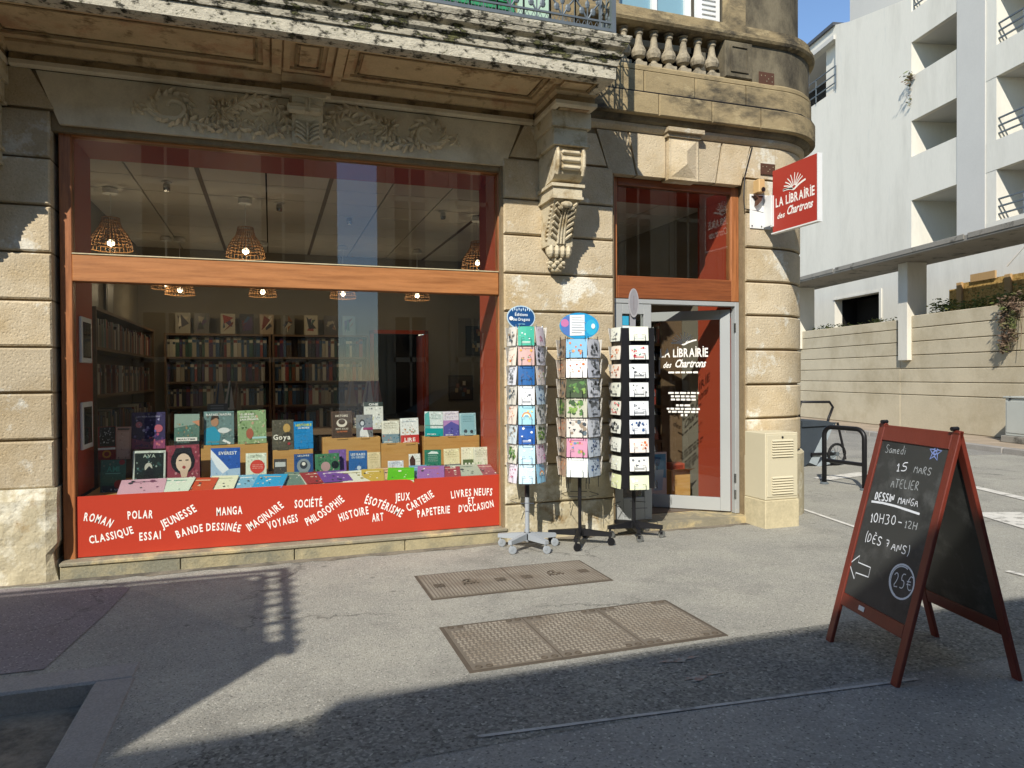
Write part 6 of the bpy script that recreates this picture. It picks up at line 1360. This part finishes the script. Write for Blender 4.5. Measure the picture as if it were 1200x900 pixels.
def wprism(mb, pts, o0, o1):
    q_ = MB(); q_.prism(pts, o0, o1, 'y'); q_.xf(MW); mb.add(q_.v,q_.f); return mb
# road surface of the side street, far pavement of brick with its kerb
ks, _z = PW(1015,516,-1.0)
q = MB(); wb(q,-18,60,-1.55,.3,-.1,GZ+.10); struct('far_pavement', q, M_brick)
fk = tag(bpy.data.objects.new('far_kerb', None), kind='structure'); COL.objects.link(fk)
s_ = -14
while s_ < 40:
    q = MB(); wb(q,s_+.008,s_+.992,-1.72,-1.56,-.1,GZ+.115,.015); q.build('kerb_stone', M_kerb, fk); s_ += 1.0
fp = bpy.data.objects['far_pavement']
for i in range(60):
    for j in range(3):
        s0 = -9+.34*i; q = MB(); wb(q, s0+.006, s0+.334, -1.54+.40*j, -1.15+.40*j, GZ+.10, GZ+.108); q.build('paving_slab', M_brick, fp)
q = MB(); wb(q,-3.2,60,-9.0,-1.73,GZ+.001,GZ+.0055); struct('side_road', q, M_road)
# retaining wall of board marked concrete: rows of planks
zt_l = PW(1000,381,0)[1]; zt_r = PW(1130,362,0)[1]
sN = PW(1052,400,0)[0]; sM = PW(1066,400,0)[0]
t = thing('retaining_wall','long board marked beige concrete retaining wall with a notch where the pillar stands','wall',S2(6,0,.1))
q = MB(); wb(q,-14,60,.05,.6,-.1,1.9); q.build('wall_core', M_conc2, t)
def ycross(px, ys): return [PW(px,y,0)[1] for y in ys]
zz = [GZ+.1, PW(1130,466,0)[1], PW(1130,451,0)[1], PW(1130,432.5,0)[1], PW(1130,414,0)[1]]
zz = [GZ+.1, 1.0, 1.33, 1.68, 2.03]
z_ = 2.03
allz = zz + [2.38, 2.73, zt_r]
for i in range(len(allz)-1):
    z0_, z1_ = allz[i], allz[i+1]
    segs = [(-14,-5.5),(-5.497,sN-.1),(sN-.097,60)] if i < 4 else [(-14,-5.5),(-5.497,sM-.02)] + ([(sN+.02,60)] if z0_ < zt_l-.05 else [])
    for (a_,b3) in segs:
        zt2_ = z1_ if not (i >= 4 and a_ > sM) else min(z1_, zt_l); q = MB(); wb(q,a_,b3,random.uniform(-.004,.004),.15,z0_+.008,zt2_-.008,.012); q.build('concrete_plank', M_conc, t)
q = MB(); wb(q,sN+.02,60,.15,.6,1.9,zt_l-.1); wb(q,-14,sM-.02,.15,.6,1.9,zt_r-.1); q.build('earth_bank', M_dirt, t)
# --- white apartment building
A = thing('apartment_building','large white rendered apartment block with projecting balconies across the side street','building',S2(6,4,0))
OW, OP, OB = 2.5, 2.5, 4.1           # wall plane and balcony fronts
roof = [PW(1064,-2,OW),PW(996,25,OW),PW(979,29,OW)]
sE = PW(979,29,OW)[0]; sA = PW(1068,200,OW)[0]
q = MB()
s_g0, z_g1 = PW(1031,342,OW); s_g1, _ = PW(978,342,OW); z_g0 = PW(1000,384,OW)[1]
top_l = PW(979,29,OW)[1]; top_r = PW(1060,0,OW)[1]
wb(q,-16,s_g0,OW,OW+.3,0,z_g1); wb(q,s_g1,40,OW,OW+.3,0,z_g1); wb(q,s_g0,s_g1,OW,OW+.3,0,z_g0)
wprism(q,[(sA,z_g1),(sE,z_g1),(sE,top_l),(PW(996,25,OW)[0],PW(996,25,OW)[1]),(PW(1064,-2,OW)[0],PW(1064,-2,OW)[1]),(sA,PW(1064,-2,OW)[1]+1)],OW,OB)
wb(q,-16,sA,OW,OW+.3,z_g1,PW(1155,262,OP)[1]-.5); wb(q,-16,sA,OB,OB+.3,z_g1,26)
wall_ = q.build('wall', M_render, A)
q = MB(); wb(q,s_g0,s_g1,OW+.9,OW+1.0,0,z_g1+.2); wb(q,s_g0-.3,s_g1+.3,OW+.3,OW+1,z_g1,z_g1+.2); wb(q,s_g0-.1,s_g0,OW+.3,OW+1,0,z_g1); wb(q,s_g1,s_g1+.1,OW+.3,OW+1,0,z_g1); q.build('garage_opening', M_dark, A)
q = MB(); wb(q,s_g0-.12,s_g0,OW-.03,OW-.001,z_g0,z_g1+.1); wb(q,s_g0,s_g1+.05,OW-.03,OW-.001,z_g1,z_g1+.06); q.build('opening_trim', M_render, A)
# left wing with corner loggia
s_l, z_l0 = PW(980,105,OW); z_l1 = PW(980,72,OW)[1]; s_f = 40
s_op1, z_op1 = PW(961,72,OW); 
q = MB(); wb(q,sE,s_f,OW,OW+.3,z_g1,z_l0); 
zc0 = PW(979,44,OW)[1]
wprism(q,[(sE,zc0),(s_f,zc0),(s_f,top_l),(sE,top_l)],OW,OW+.3); wb(q,sE,PW(961,90,OW)[0],OW+.25,OW+.5,z_l0,zc0); q.build('wing_wall', M_render, A)
q = MB(); wb(q,sE,s_f,OW-.10,OW+.4,top_l-.02,top_l+.10); q.build('zinc_coping', M_slate, A)
q = MB(); wb(q,sE,s_f,OW-.08,OW-.001,zc0-.06,zc0+.10); q.build('cornice_step', M_render2, A)
q = MB(); wb(q,PW(961,90,OW)[0],s_f,OW+1.8,OW+1.9,z_l0,zc0); q.build('loggia_back', M_gdark, A)
q = MB(); wb(q,sE,s_f,OW+.3,OW+1.8,z_l0-.1,z_l0); wb(q,sE,s_f,OW+.3,OW+1.8,zc0,zc0+.1); q.build('loggia_slab', M_render2, A)
q = MB()
for z in (z_l0+.25,z_l0+.55,z_l0+.85): q.tube([S2(sE-.1,OW-.05,z),S2(s_f,OW-.05,z)],.025,5)
for s_ in (sE-.1,sE+1.2,sE+2.4,sE+3.6): q.tube([S2(s_,OW-.05,z_l0),S2(s_,OW-.05,z_l0+.85)],.02,5)
q.build('loggia_rail', M_rail, A)
# penthouse above
q = MB(); a_ = PW(1060,-60,OW+2); b3 = PW(996,30,OW+2); wb(q,a_[0]-6,b3[0],OW+2,OW+6,b3[1]-3,b3[1]+9); q.build('penthouse', M_render2, A)
# pier between balcony bays and the balcony parapets, slabs and rails
zst0 = PW(1155,262,OP)[1]-.49
s_c0, s_c1 = PW(1155,150,OP)[0], PW(1122,150,OP)[0]
q = MB(); wb(q,s_c0,s_c1,OP-.02,OB-.001,zst0,24); q.build('pier', M_render2, A)
q = MB(); wb(q,s_c0-.35,s_c0-.001,OP+.01,OB,zst0,24); q.build('pier_return', M_render, A)
def balc(s0,s1,zb,zt,nm,rail=True,parent=A):
    q = MB(); wb(q,s0,s1,OP,OP+.16,zb,zt); o = q.build('balcony', M_render, parent)
    q = MB(); wb(q,s0,s1,OP+.161,OB-.001,zb,zb+.18); q.build('slab', M_render2, o)
    if rail:
        q = MB()
        for dz in (.18,.38,.58): q.tube([S2(s0,OP+.08,zt+dz),S2(s1,OP+.08,zt+dz)],.028,5)
        n_ = max(2,int((s1-s0)/1.1))
        for k in range(n_+1): q.tube([S2(s0+(s1-s0)*k/n_,OP+.08,zt),S2(s0+(s1-s0)*k/n_,OP+.08,zt+.58)],.022,5)
        q.build('rail', M_rail, o)
    return o
sB = sA-.002
for (yb_,yt_,rl_) in ((50,14,True),(142,90,False),(235,184,False)):
    zb2 = PW(1068,yb_,OP)[1]; zt3 = PW(1068,yt_,OP)[1]; balc(s_c1+.002,sB,zb2,zt3,'',rl_)
for (yb_,yt_) in ((96,60),(203,169),):
    zb2 = PW(1155,yb_,OP)[1]; zt3 = PW(1155,yt_,OP)[1]; balc(-16,s_c0-.002,zb2,zt3,'')
zb2 = PW(1155,275,OP)[1]; zt3 = PW(1155,262,OP)[1]; balc(-16,s_c0-.002,zb2-.2,zt3,'')
zb2 = PW(1155,-2,OP)[1]; balc(-16,s_c0-.002,zb2,zb2+1.0,'')
# dark glazed openings in the loggias of the right bay
for (yy0,yy1) in ((168,110),(58,5),(262,213)):
    z0_, z1_ = PW(1190,yy0,OB)[1]-.3, PW(1190,yy1,OB)[1]; s0 = PW(1172,yy0,OB)[0]
    q = MB(); wb(q,-14,s0,OB-.03,OB-.001,z0_,z1_-.4); w_ = q.build('window', M_render2, A); q = MB(); wb(q,-13.9,s0-.08,OB-.04,OB-.031,z0_+.1,z1_-.5); q.build('pane', M_gdark, w_)
# concrete walkway slab with pillars
t = thing('concrete_canopy','long grey concrete walkway slab on square pillars above the retaining wall','walkway',S2(6,.5,.1))
OS0 = -.75; zst = PW(1067,291.5,OS0)[1]; zsb = PW(1067,299,OS0)[1]
q = MB(); wb(q,-16,45,OS0,.80,zsb,zst,.02); q.build('slab', M_conc2, t)
q = MB(); 
for i in range(12): wb(q,-15.9+5*i,-11.0+5*i,OS0-.02,OS0-.001,zst-.10,zst+.02,.008)
q.build('coping', M_conc2, t)
sp0, sp1 = PW(1064,380,-.1)[0], PW(1053,380,-.1)[0]
od = -.1
while PW(1086,380,od)[0] < sp0 and od < 3: od += .02
for k in range(-2,5):
    a_, b3 = sp0+k*5.3, sp1+k*5.3
    q = MB(); wb(q,a_,b3,-.12,min(od,1.1),1.90 if k == 0 else 2.4,zsb-.001,.01); q.build('pillar', M_render, t)
# chipboard hoarding with posts
OH = 1.3
zh1 = PW(1155,327,OH)[1]; zh0 = PW(1155,372,OH)[1]
t = thing('chipboard_hoarding','yellow chipboard hoarding with timber posts on top of the retaining wall','hoarding',S2(0,OH,2.9))
edges = [PW(x,340,OH)[0] for x in (1112,1123,1178,1235,1330)]
for i in range(4):
    q = MB(); wb(q,edges[i+1]+.01,edges[i]-.01,OH,OH+.03,zh0,zh1-(.12 if i == 0 else .0)); q.build('panel', M_osb, t)
for x in (1126,1183,1237):
    s0 = PW(x,340,OH)[0]; q = MB(); wb(q,s0-.09,s0+.09,OH-.06,OH-.001,zh0,zh1+.02,.005); q.build('post', M_timber, t)
a_ = PW(1139,330,OH); b3 = PW(1168,330,OH); q = MB(); wb(q,b3[0],a_[0],OH-.05,OH-.001,PW(1155,328,OH)[1],PW(1155,319,OH)[1]); q.build('cleat', M_timber, t)
p = Vector(S2(PW(1184,312,OH)[0],OH-.1,PW(1184,312,OH)[1])); q = MB(); q.tube([p, p+Vector((.12,-.45,.55))],.025,6); q.box(p.x+.02,p.x+.3,p.y-.55,p.y-.4,p.z+.52,p.z+.62); solo('site_camera', q, M_render2, 'small grey camera on a pole above the chipboard hoarding', 'camera')
# plants along the top of the wall
def leaf_mass(mb, c, rx, ry, rz, n, sz, rr):
    for _ in range(n):
        p = Vector((rr.gauss(0,.45)*rx, rr.gauss(0,.45)*ry, rr.uniform(-1,1)*rz)); a = rr.uniform(0,6.3); b4 = rr.uniform(-1,1); s_ = sz*rr.uniform(.6,1.5)
        u = Vector((math.cos(a),math.sin(a),b4*.6)).normalized()*s_; v = u.cross(Vector((rr.uniform(-1,1),rr.uniform(-1,1),rr.uniform(-.2,1)))).normalized()*s_*.4; q_ = c+p
        mb.add([tuple(q_-u),tuple(q_-v),tuple(q_+u),tuple(q_+v)],[(0,1,2,3)])
rr = random.Random(11)
q = MB()
for k in range(150):
    s0 = rr.uniform(-6,sM-.4); h = .10+.10*rr.random()+ (.12 if rr.random() < .2 else 0); leaf_mass(q, Vector(S2(s0,rr.uniform(.15,.7),zt_r+h*.5)), .16,.16,h, 26, .045, rr)
tag(q.build('wall_top_plants', M_leaf), 'low green weeds growing along the top of the right hand retaining wall', 'plants', kind='stuff')
q = MB()
for k in range(50):
    s0 = rr.uniform(sN+.3,sN+7); h = .06+.07*rr.random(); leaf_mass(q, Vector(S2(s0,rr.uniform(.15,.6),zt_l+h*.5-.02)), .15,.15,h, 16, .04, rr)
tag(q.build('wall_top_weeds', M_leaf), 'sparse dry weeds on the lower left section of the retaining wall', 'plants', kind='stuff')
sH, zH = PW(1188,350,-.1); t = thing('hanging_plant','dry trailing plant hanging over the retaining wall at the right edge','plant',S2(sH,-.1,zH))
q = MB()
for k in range(26): 
    a_ = rr.uniform(-.28,.28); l_ = rr.uniform(.4,1.15); q.tube([S2(sH+a_*.5,.1,zt_r+.02),S2(sH+a_*.8,-.09,zt_r-.05),S2(sH+a_+rr.uniform(-.05,.25),-.1-rr.random()*.12,zt_r-l_)],.006,4)
q.build('stem', M_leafd, t)
q = MB()
for k in range(60):
    f = rr.random(); leaf_mass(q, Vector(S2(sH+rr.uniform(-.25,.3)*(1-f*.3)+.08*f, -.1-rr.random()*.1, zt_r+.12-f*1.15)), .08,.06,.1, 15, .04, rr)
q.build('foliage', M_leafd, t)
q = MB(); leaf_mass(q, Vector(S2(PW(1072,90,OP)[0]+.05,OP-.05,PW(1078,88,OP)[1])), .5,.15,.22, 60, .07, rr); leaf_mass(q, Vector(S2(PW(1072,100,OP)[0]+.15,OP-.04,PW(1070,105,OP)[1])), .2,.05,.5, 40, .05, rr)
tag(q.build('balcony_weed', M_leafd), 'dry weed growing out of a white balcony corner', 'plant')
# pale grey cabinet on the far pavement
sC0, zC = PW(1178,466,-.75); sC1 = sC0-1.2; zb4 = GZ+.11
t = thing('street_cabinet','pale grey metal cabinet on a concrete base against the retaining wall','utility cabinet',S2(sC0-.6,-.5,zb4))
q = MB(); wb(q,sC1,sC0,-.75,-.02,zb4+.14,zC,.01); bd = q.build('body', M_gcab, t)
q = MB(); wb(q,sC1-.02,sC0+.06,-.80,-.02,zb4,zb4+.139,.01); q.build('base', M_conc2, t)
q = MB(); wb(q,sC1+.04,sC0-.04,-.762,-.751,zb4+.2,zC-.07,.004); d_ = q.build('door', M_gcab, bd)
q = MB(); wb(q,sC0-.16,sC0-.11,-.775,-.763,1.0,1.08,.004); q.build('lock', M_black, d_)
q = MB(); wb(q,sC1-.0,sC0+.03,-.78,-.0,zC,zC+.03,.004); q.build('lid', M_gcab, bd)
# ------------------------------------------------------------------ hoops and covered stroller by the corner
def hoop(p, q_, h, label):
    t = thing('bollard_hoop', label, 'barrier', (p.x,p.y,GZ), 0, None); d = (q_-p); L_2 = d.length; d.normalize()
    q = MB(); r = .12; pts = [p+Vector((0,0,-.02)), p+Vector((0,0,h-r))]
    for k in range(1,7): a_ = PI/2*k/6; pts.append(p+d*(r-r*math.cos(a_))+Vector((0,0,h-r+r*math.sin(a_))))
    for k in range(0,7): a_ = PI/2*k/6; pts.append(q_-d*(r-r*math.sin(a_))+Vector((0,0,h-r+r*math.cos(a_))))
    pts.append(q_+Vector((0,0,-.02))); q.tube(pts,.032,10); q.build('hoop', M_black, t, smooth=True)
    q = MB(); q.tube([p+Vector((0,0,h*.42)), q_+Vector((0,0,h*.42))],.026,8); q.build('cross_rail', M_black, t)
    q = MB()
    for c in (p,q_): q.lathe([(.06,0),(.06,.012),(.04,.03)],tuple(c),12)
    q.build('foot_plate', M_rail, t)
pA = G(966,567); pB = at(1013,507,2,.78)
pB = Vector((pB.x,pB.y,GZ)); dd = pB-pA
if dd.length > 2.2: pB = pA+dd.normalized()*1.9
hoop(Vector((pA.x,pA.y,GZ)), pB, .80, 'black steel hoop barrier just right of the corner pier, beside the stroller')
# stroller (bike trailer type) seen behind the corner
sc = G(972,545); sx_, sy_ = sc.x-.35, sc.y+.25
t = thing('stroller','parked grey stroller with black push handle and folded hood beyond the corner','stroller',(sx_,sy_,GZ))
def P3(px,py,y=None): 
    v = at(px,py,1,sy_ if y is None else y); return v
hb = [P3(937,497),P3(936,482),P3(939,471),P3(972,471),P3(976,477),P3(971,490),P3(969,500)]
q = MB(); q.tube(hb,.022,8); q.build('push_handle', M_black, t, smooth=True)
a_,b3,c_,d_,e_,f_ = P3(925,497),P3(966,494),P3(962,508),P3(950,545),P3(925,548),P3(968,520)
q = MB(); q.prism([(a_.x,a_.z),(e_.x,e_.z),(P3(940,535).x,P3(940,535).z),(P3(958,505).x,P3(958,505).z),(b3.x,b3.z)], sy_-.28, sy_+.28, 'y'); q.build('hood', M_clothd, t)
q = MB(); 
q.prism([(P3(962,496).x,P3(962,496).z),(P3(955,497).x,P3(955,497).z),(P3(934,540).x,P3(934,540).z),(P3(942,543).x,P3(942,543).z)], sy_-.30, sy_-.285, 'y'); q.build('fabric_panel', M_cloth, t); q = MB()
q.prism([(P3(925,492).x,P3(925,492).z),(P3(925,499).x,P3(925,499).z),(P3(962,497).x,P3(962,497).z),(P3(955,492).x,P3(955,492).z)], sy_-.31, sy_+.3, 'y'); q.build('hood_top', M_clothd, t); q = MB()
q.prism([(P3(945,552).x,P3(945,552).z),(P3(964,535).x,P3(964,535).z),(P3(962,526).x,P3(962,526).z),(P3(942,545).x,P3(942,545).z)], sy_-.31, sy_-.26, 'y'); q.build('fabric_panel', M_cloth, t)
q = MB()
q.tube([(P3(966,494).x,sy_-.3,P3(966,494).z),(P3(972,520).x,sy_-.3,P3(972,520).z),(P3(975,536).x,sy_-.3,P3(975,536).z)],.02,6); q.tube([(P3(935,530).x,sy_-.32,P3(935,530).z),(P3(966,529).x,sy_-.32,P3(966,529).z)],.025,6)
q.tube([(P3(935,548).x,sy_-.3,P3(935,548).z),(P3(966,541).x,sy_-.3,P3(966,541).z)],.03,6); q.build('frame', M_black, t)
wc = P3(976,536,sy_-.25); R_w = .17
for yy in (sy_-.34, sy_+.30):
    q = MB(); q.tube([(wc.x+R_w*math.cos(a5),yy,GZ+R_w+.02+R_w*math.sin(a5)) for a5 in [2*PI*k/22 for k in range(22)]],.022,7,closed=True); wl = q.build('wheel', M_rubber, t)
    q = MB(); q.lathe([(.03,-.02),(.03,.02)],(wc.x,yy,GZ+R_w+.02),10,ax='y')
    for k in range(9): a5 = 2*PI*k/9; q.tube([(wc.x,yy,GZ+R_w+.02),(wc.x+.15*math.cos(a5),yy,GZ+R_w+.02+.15*math.sin(a5))],.005,4)
    q.build('spokes', M_rail, wl)
# ------------------------------------------------------------------ far ends and the other side of the street (they cast the street shadows and show in the panes)
def facade(name, lab, x0, x1, yf, depth, H, m, storeys, wspace, ww, slant=0.0):
    t = thing(name, lab, 'building', ((x0+x1)/2, yf, 0)); q = MB(); q.prism([(x0+slant,yf-depth),(x1,yf-depth),(x1,yf),(x0,yf)],-.1,H,'z'); w_ = q.build('wall', m, t)
    q = MB(); q.box(x0-.0,x1+.0,yf+.001,yf+.28,H-.30,H-.12); q.box(x0-.0,x1+.0,yf+.001,yf+.18,H-.45,H-.301); q.build('cornice', m, t)
    sh_ = H/storeys
    for k in range(storeys):
        q = MB(); q.box(x0,x1,yf+.001,yf+.10,sh_*k+sh_*.96,sh_*k+sh_*1.02) if k < storeys-1 else q.box(x0,x1,yf+.001,yf+.05,.0,.5); q.build('string_course', m, t)
        n_ = int((x1-x0)/wspace)
        for i in range(n_):
            cx = x0+(i+.5)*(x1-x0)/n_; z0_ = sh_*k+(.12 if k == 0 else .3*1); z1_ = sh_*k+sh_*.78
            q = MB(); q.box(cx-ww/2-.15,cx+ww/2+.15,yf+.002,yf+.07,z0_-.0,z1_+.18); f_ = q.build('window', m, t)
            q = MB(); q.box(cx-ww/2,cx+ww/2,yf+.071,yf+.085,z0_+.1,z1_); q.build('pane', M_gdark, f_)
            q = MB(); q.box(cx-.03,cx+.03,yf+.086,yf+.10,z0_+.1,z1_); q.box(cx-ww/2,cx-ww/2+.05,yf+.086,yf+.10,z0_+.1,z1_); q.box(cx+ww/2-.05,cx+ww/2,yf+.086,yf+.10,z0_+.1,z1_); q.box(cx-ww/2,cx+ww/2,yf+.086,yf+.10,z0_+(z1_-z0_)*.62,z0_+(z1_-z0_)*.66); q.build('glazing_bars', M_bback, f_)
    return t
YO = -11.0; HO = 7.72
facade('town_house','pale stone town house across the street, mirrored in the left of the upper pane',-4.4,2.98,YO,8,HO-.03,M_bback,2,2.1,1.05)
facade('town_house','lower stone town house farther left across the street',-14,-4.42,YO,8,HO-.20,M_bback,2,2.1,1.05)
facade('town_house','ornate stone town house across the street, mirrored at the right of the panes',3.92,16.5,YO,9,HO,M_bback,2,1.55,.85,slant=2.6)
# invented off-view shadow caster at the left: low block, flat slab, openwork bars
HC = 4.2; offx, offy = -.78/.96*HC, -1.0/.96*HC
sh = lambda px,py: (G(px,py).x+offx, G(px,py).y+offy)
c0_ = sh(330,765); c1_ = sh(115,895)
t = thing('shade_block','invented unseen block and slab added across the street to shade the parking bay','building',(-6,c1_[1],0))
q = MB(); cxn, cyn = c0_[0]-.03, c0_[1]-.02
q.box(-14,c1_[0]+.0,-10.9,c1_[1]+.0,-.1,HC-.001); q.build('wall', M_bback, t)  # unseen block, added for the straight shadow edge by the bay
q = MB(); e1 = sh(150,695); q.prism([c1_, c0_, e1, (-14,e1[1]), (-14,c1_[1])], HC-.001+.002, HC+.08, 'z'); shd = q.build('shade_slab', M_conc2, t)  # added slab, its outline taken from the dark pavement shadow
r0, r1 = sh(334,667), sh(0,694); rx, ry = r0
q = MB(); y_in = c0_[1]
def bar(x0_,x1_,y0_,y1_,): q.box(x0_,x1_,y0_,y1_,HC+.02,HC+.06)
bar(-14,rx+.0,ry-.05,ry); bar(-14,rx-.17,ry-.16,ry-.115)
bar(rx-.05,rx,y_in-.05,ry-.05); bar(rx-.20,rx-.165,y_in+.02,ry-.16)
x = rx-1.15
while x > -14: bar(x-.04,x,ry-.115,ry-.05); x -= .95
for k in range(5):
    yy = y_in+.12+k*.36
    if yy < ry-.2: bar(rx-.165,rx-.05,yy,yy+.035)
for k in range(9):
    yy = y_in+.1+k*.19
    if yy < ry-.15: q.tube([(rx-.01+.055*math.sin(a5),yy+.05*math.cos(a5),HC+.04) for a5 in [PI*1.0*j/6-.4 for j in range(7)]],.011,5)
    if yy < ry-.15 and k % 2: q.tube([(rx-.11+.04*math.cos(a5),yy+.04*math.sin(a5),HC+.04) for a5 in [2*PI*j/10 for j in range(10)]],.009,5,closed=True)
q.build('shade_bars', M_black, shd)  # made-up bars, shaped to throw the railing shadow on the pavement
# part-transparent sheet added beside the slab for the lighter part of the shadow
M_scrim = bpy.data.materials.new('shade_scrim'); M_scrim.use_nodes = True
N_n, L_n = M_scrim.node_tree.nodes, M_scrim.node_tree.links; N_n.clear(); o_n = N_n.new('ShaderNodeOutputMaterial'); m_n = N_n.new('ShaderNodeMixShader'); t_n = N_n.new('ShaderNodeBsdfTransparent'); d_n = N_n.new('ShaderNodeBsdfDiffuse')
m_n.inputs[0].default_value = .78; d_n.inputs[0].default_value = (.3,.3,.32,1); L_n.new(t_n.outputs[0],m_n.inputs[1]); L_n.new(d_n.outputs[0],m_n.inputs[2]); L_n.new(m_n.outputs[0],o_n.inputs[0])
q = MB(); q.prism([(rx-.18,y_in-.02),(rx-.18,ry-.30),(rx-.30,ry-.17),(-14,ry-.17),(-14,e1[1]+.01),(e1[0],e1[1]+.01)], HC+.03, HC+.032, 'z'); q.build('shade_sheet', M_scrim, shd)
# parked car across the street, mirrored in the shop window
t = thing('parked_car','dark parked car across the street, mirrored faintly in the shop window','car',(5.2,-8.6,-.13))
def car(x0,y0,m_):
    prof = [(0,.35),(.05,.62),(.35,.78),(1.15,.90),(1.85,1.36),(2.3,1.46),(3.2,1.42),(3.95,1.0),(4.2,.9),(4.28,.5),(4.2,.3),(.1,.26)]
    q = MB(); q.prism([(x0+u,-.13+v) for u,v in prof][::-1], y0-.82, y0+.82, 'y'); q.build('body', m_, t)
    q = MB()
    for s_ in (-1,1): q.prism([(x0+u,-.13+v) for u,v in ((1.35,.95),(1.9,1.31),(2.3,1.39),(3.15,1.35),(3.7,1.02))][::-1], y0+s_*.821, y0+s_*.835, 'y')
    q.build('side_window', M_gdark, t)
    q = MB(); q.add([(x0+1.18,y0-.7,.80),(x0+1.18,y0+.7,.80),(x0+1.84,y0+.62,1.235),(x0+1.84,y0-.62,1.235)],[(0,1,2,3)]); q.build('windscreen', M_gblue, t)
    for (u,s_) in ((.8,-1),(.8,1),(3.45,-1),(3.45,1)):
        q = MB(); q.lathe([(.2,-.1),(.31,-.09),(.32,0),(.31,.09),(.2,.1)],(x0+u,y0+s_*.76,-.13+.32),18,ax='y'); w_ = q.build('wheel', M_rubber, t)
        q = MB(); q.lathe([(.18,-.005),(.2,.005)],(x0+u,y0+s_*.862,-.13+.32),14,ax='y'); q.build('rim', M_chrome, w_)
    q = MB(); q.ball((x0+1.45,y0+.93,.85),.1,.08,.07); q.build('mirror', m_, t)
car(3.1,-8.6,M_carp)
# background block at the end of the side street and behind the white building
facade('end_house','plain stone house closing the far end of the side street',9,13,60,10,9,M_bback,3,2,1)
for o in bpy.data.objects:
    if o.type == 'MESH' and o.name.startswith(('hoop','wheel','bulb','baluster')): pass
print('objects', len(bpy.data.objects), 'tris', sum(len(o.data.polygons) for o in bpy.data.objects if o.type == 'MESH'))
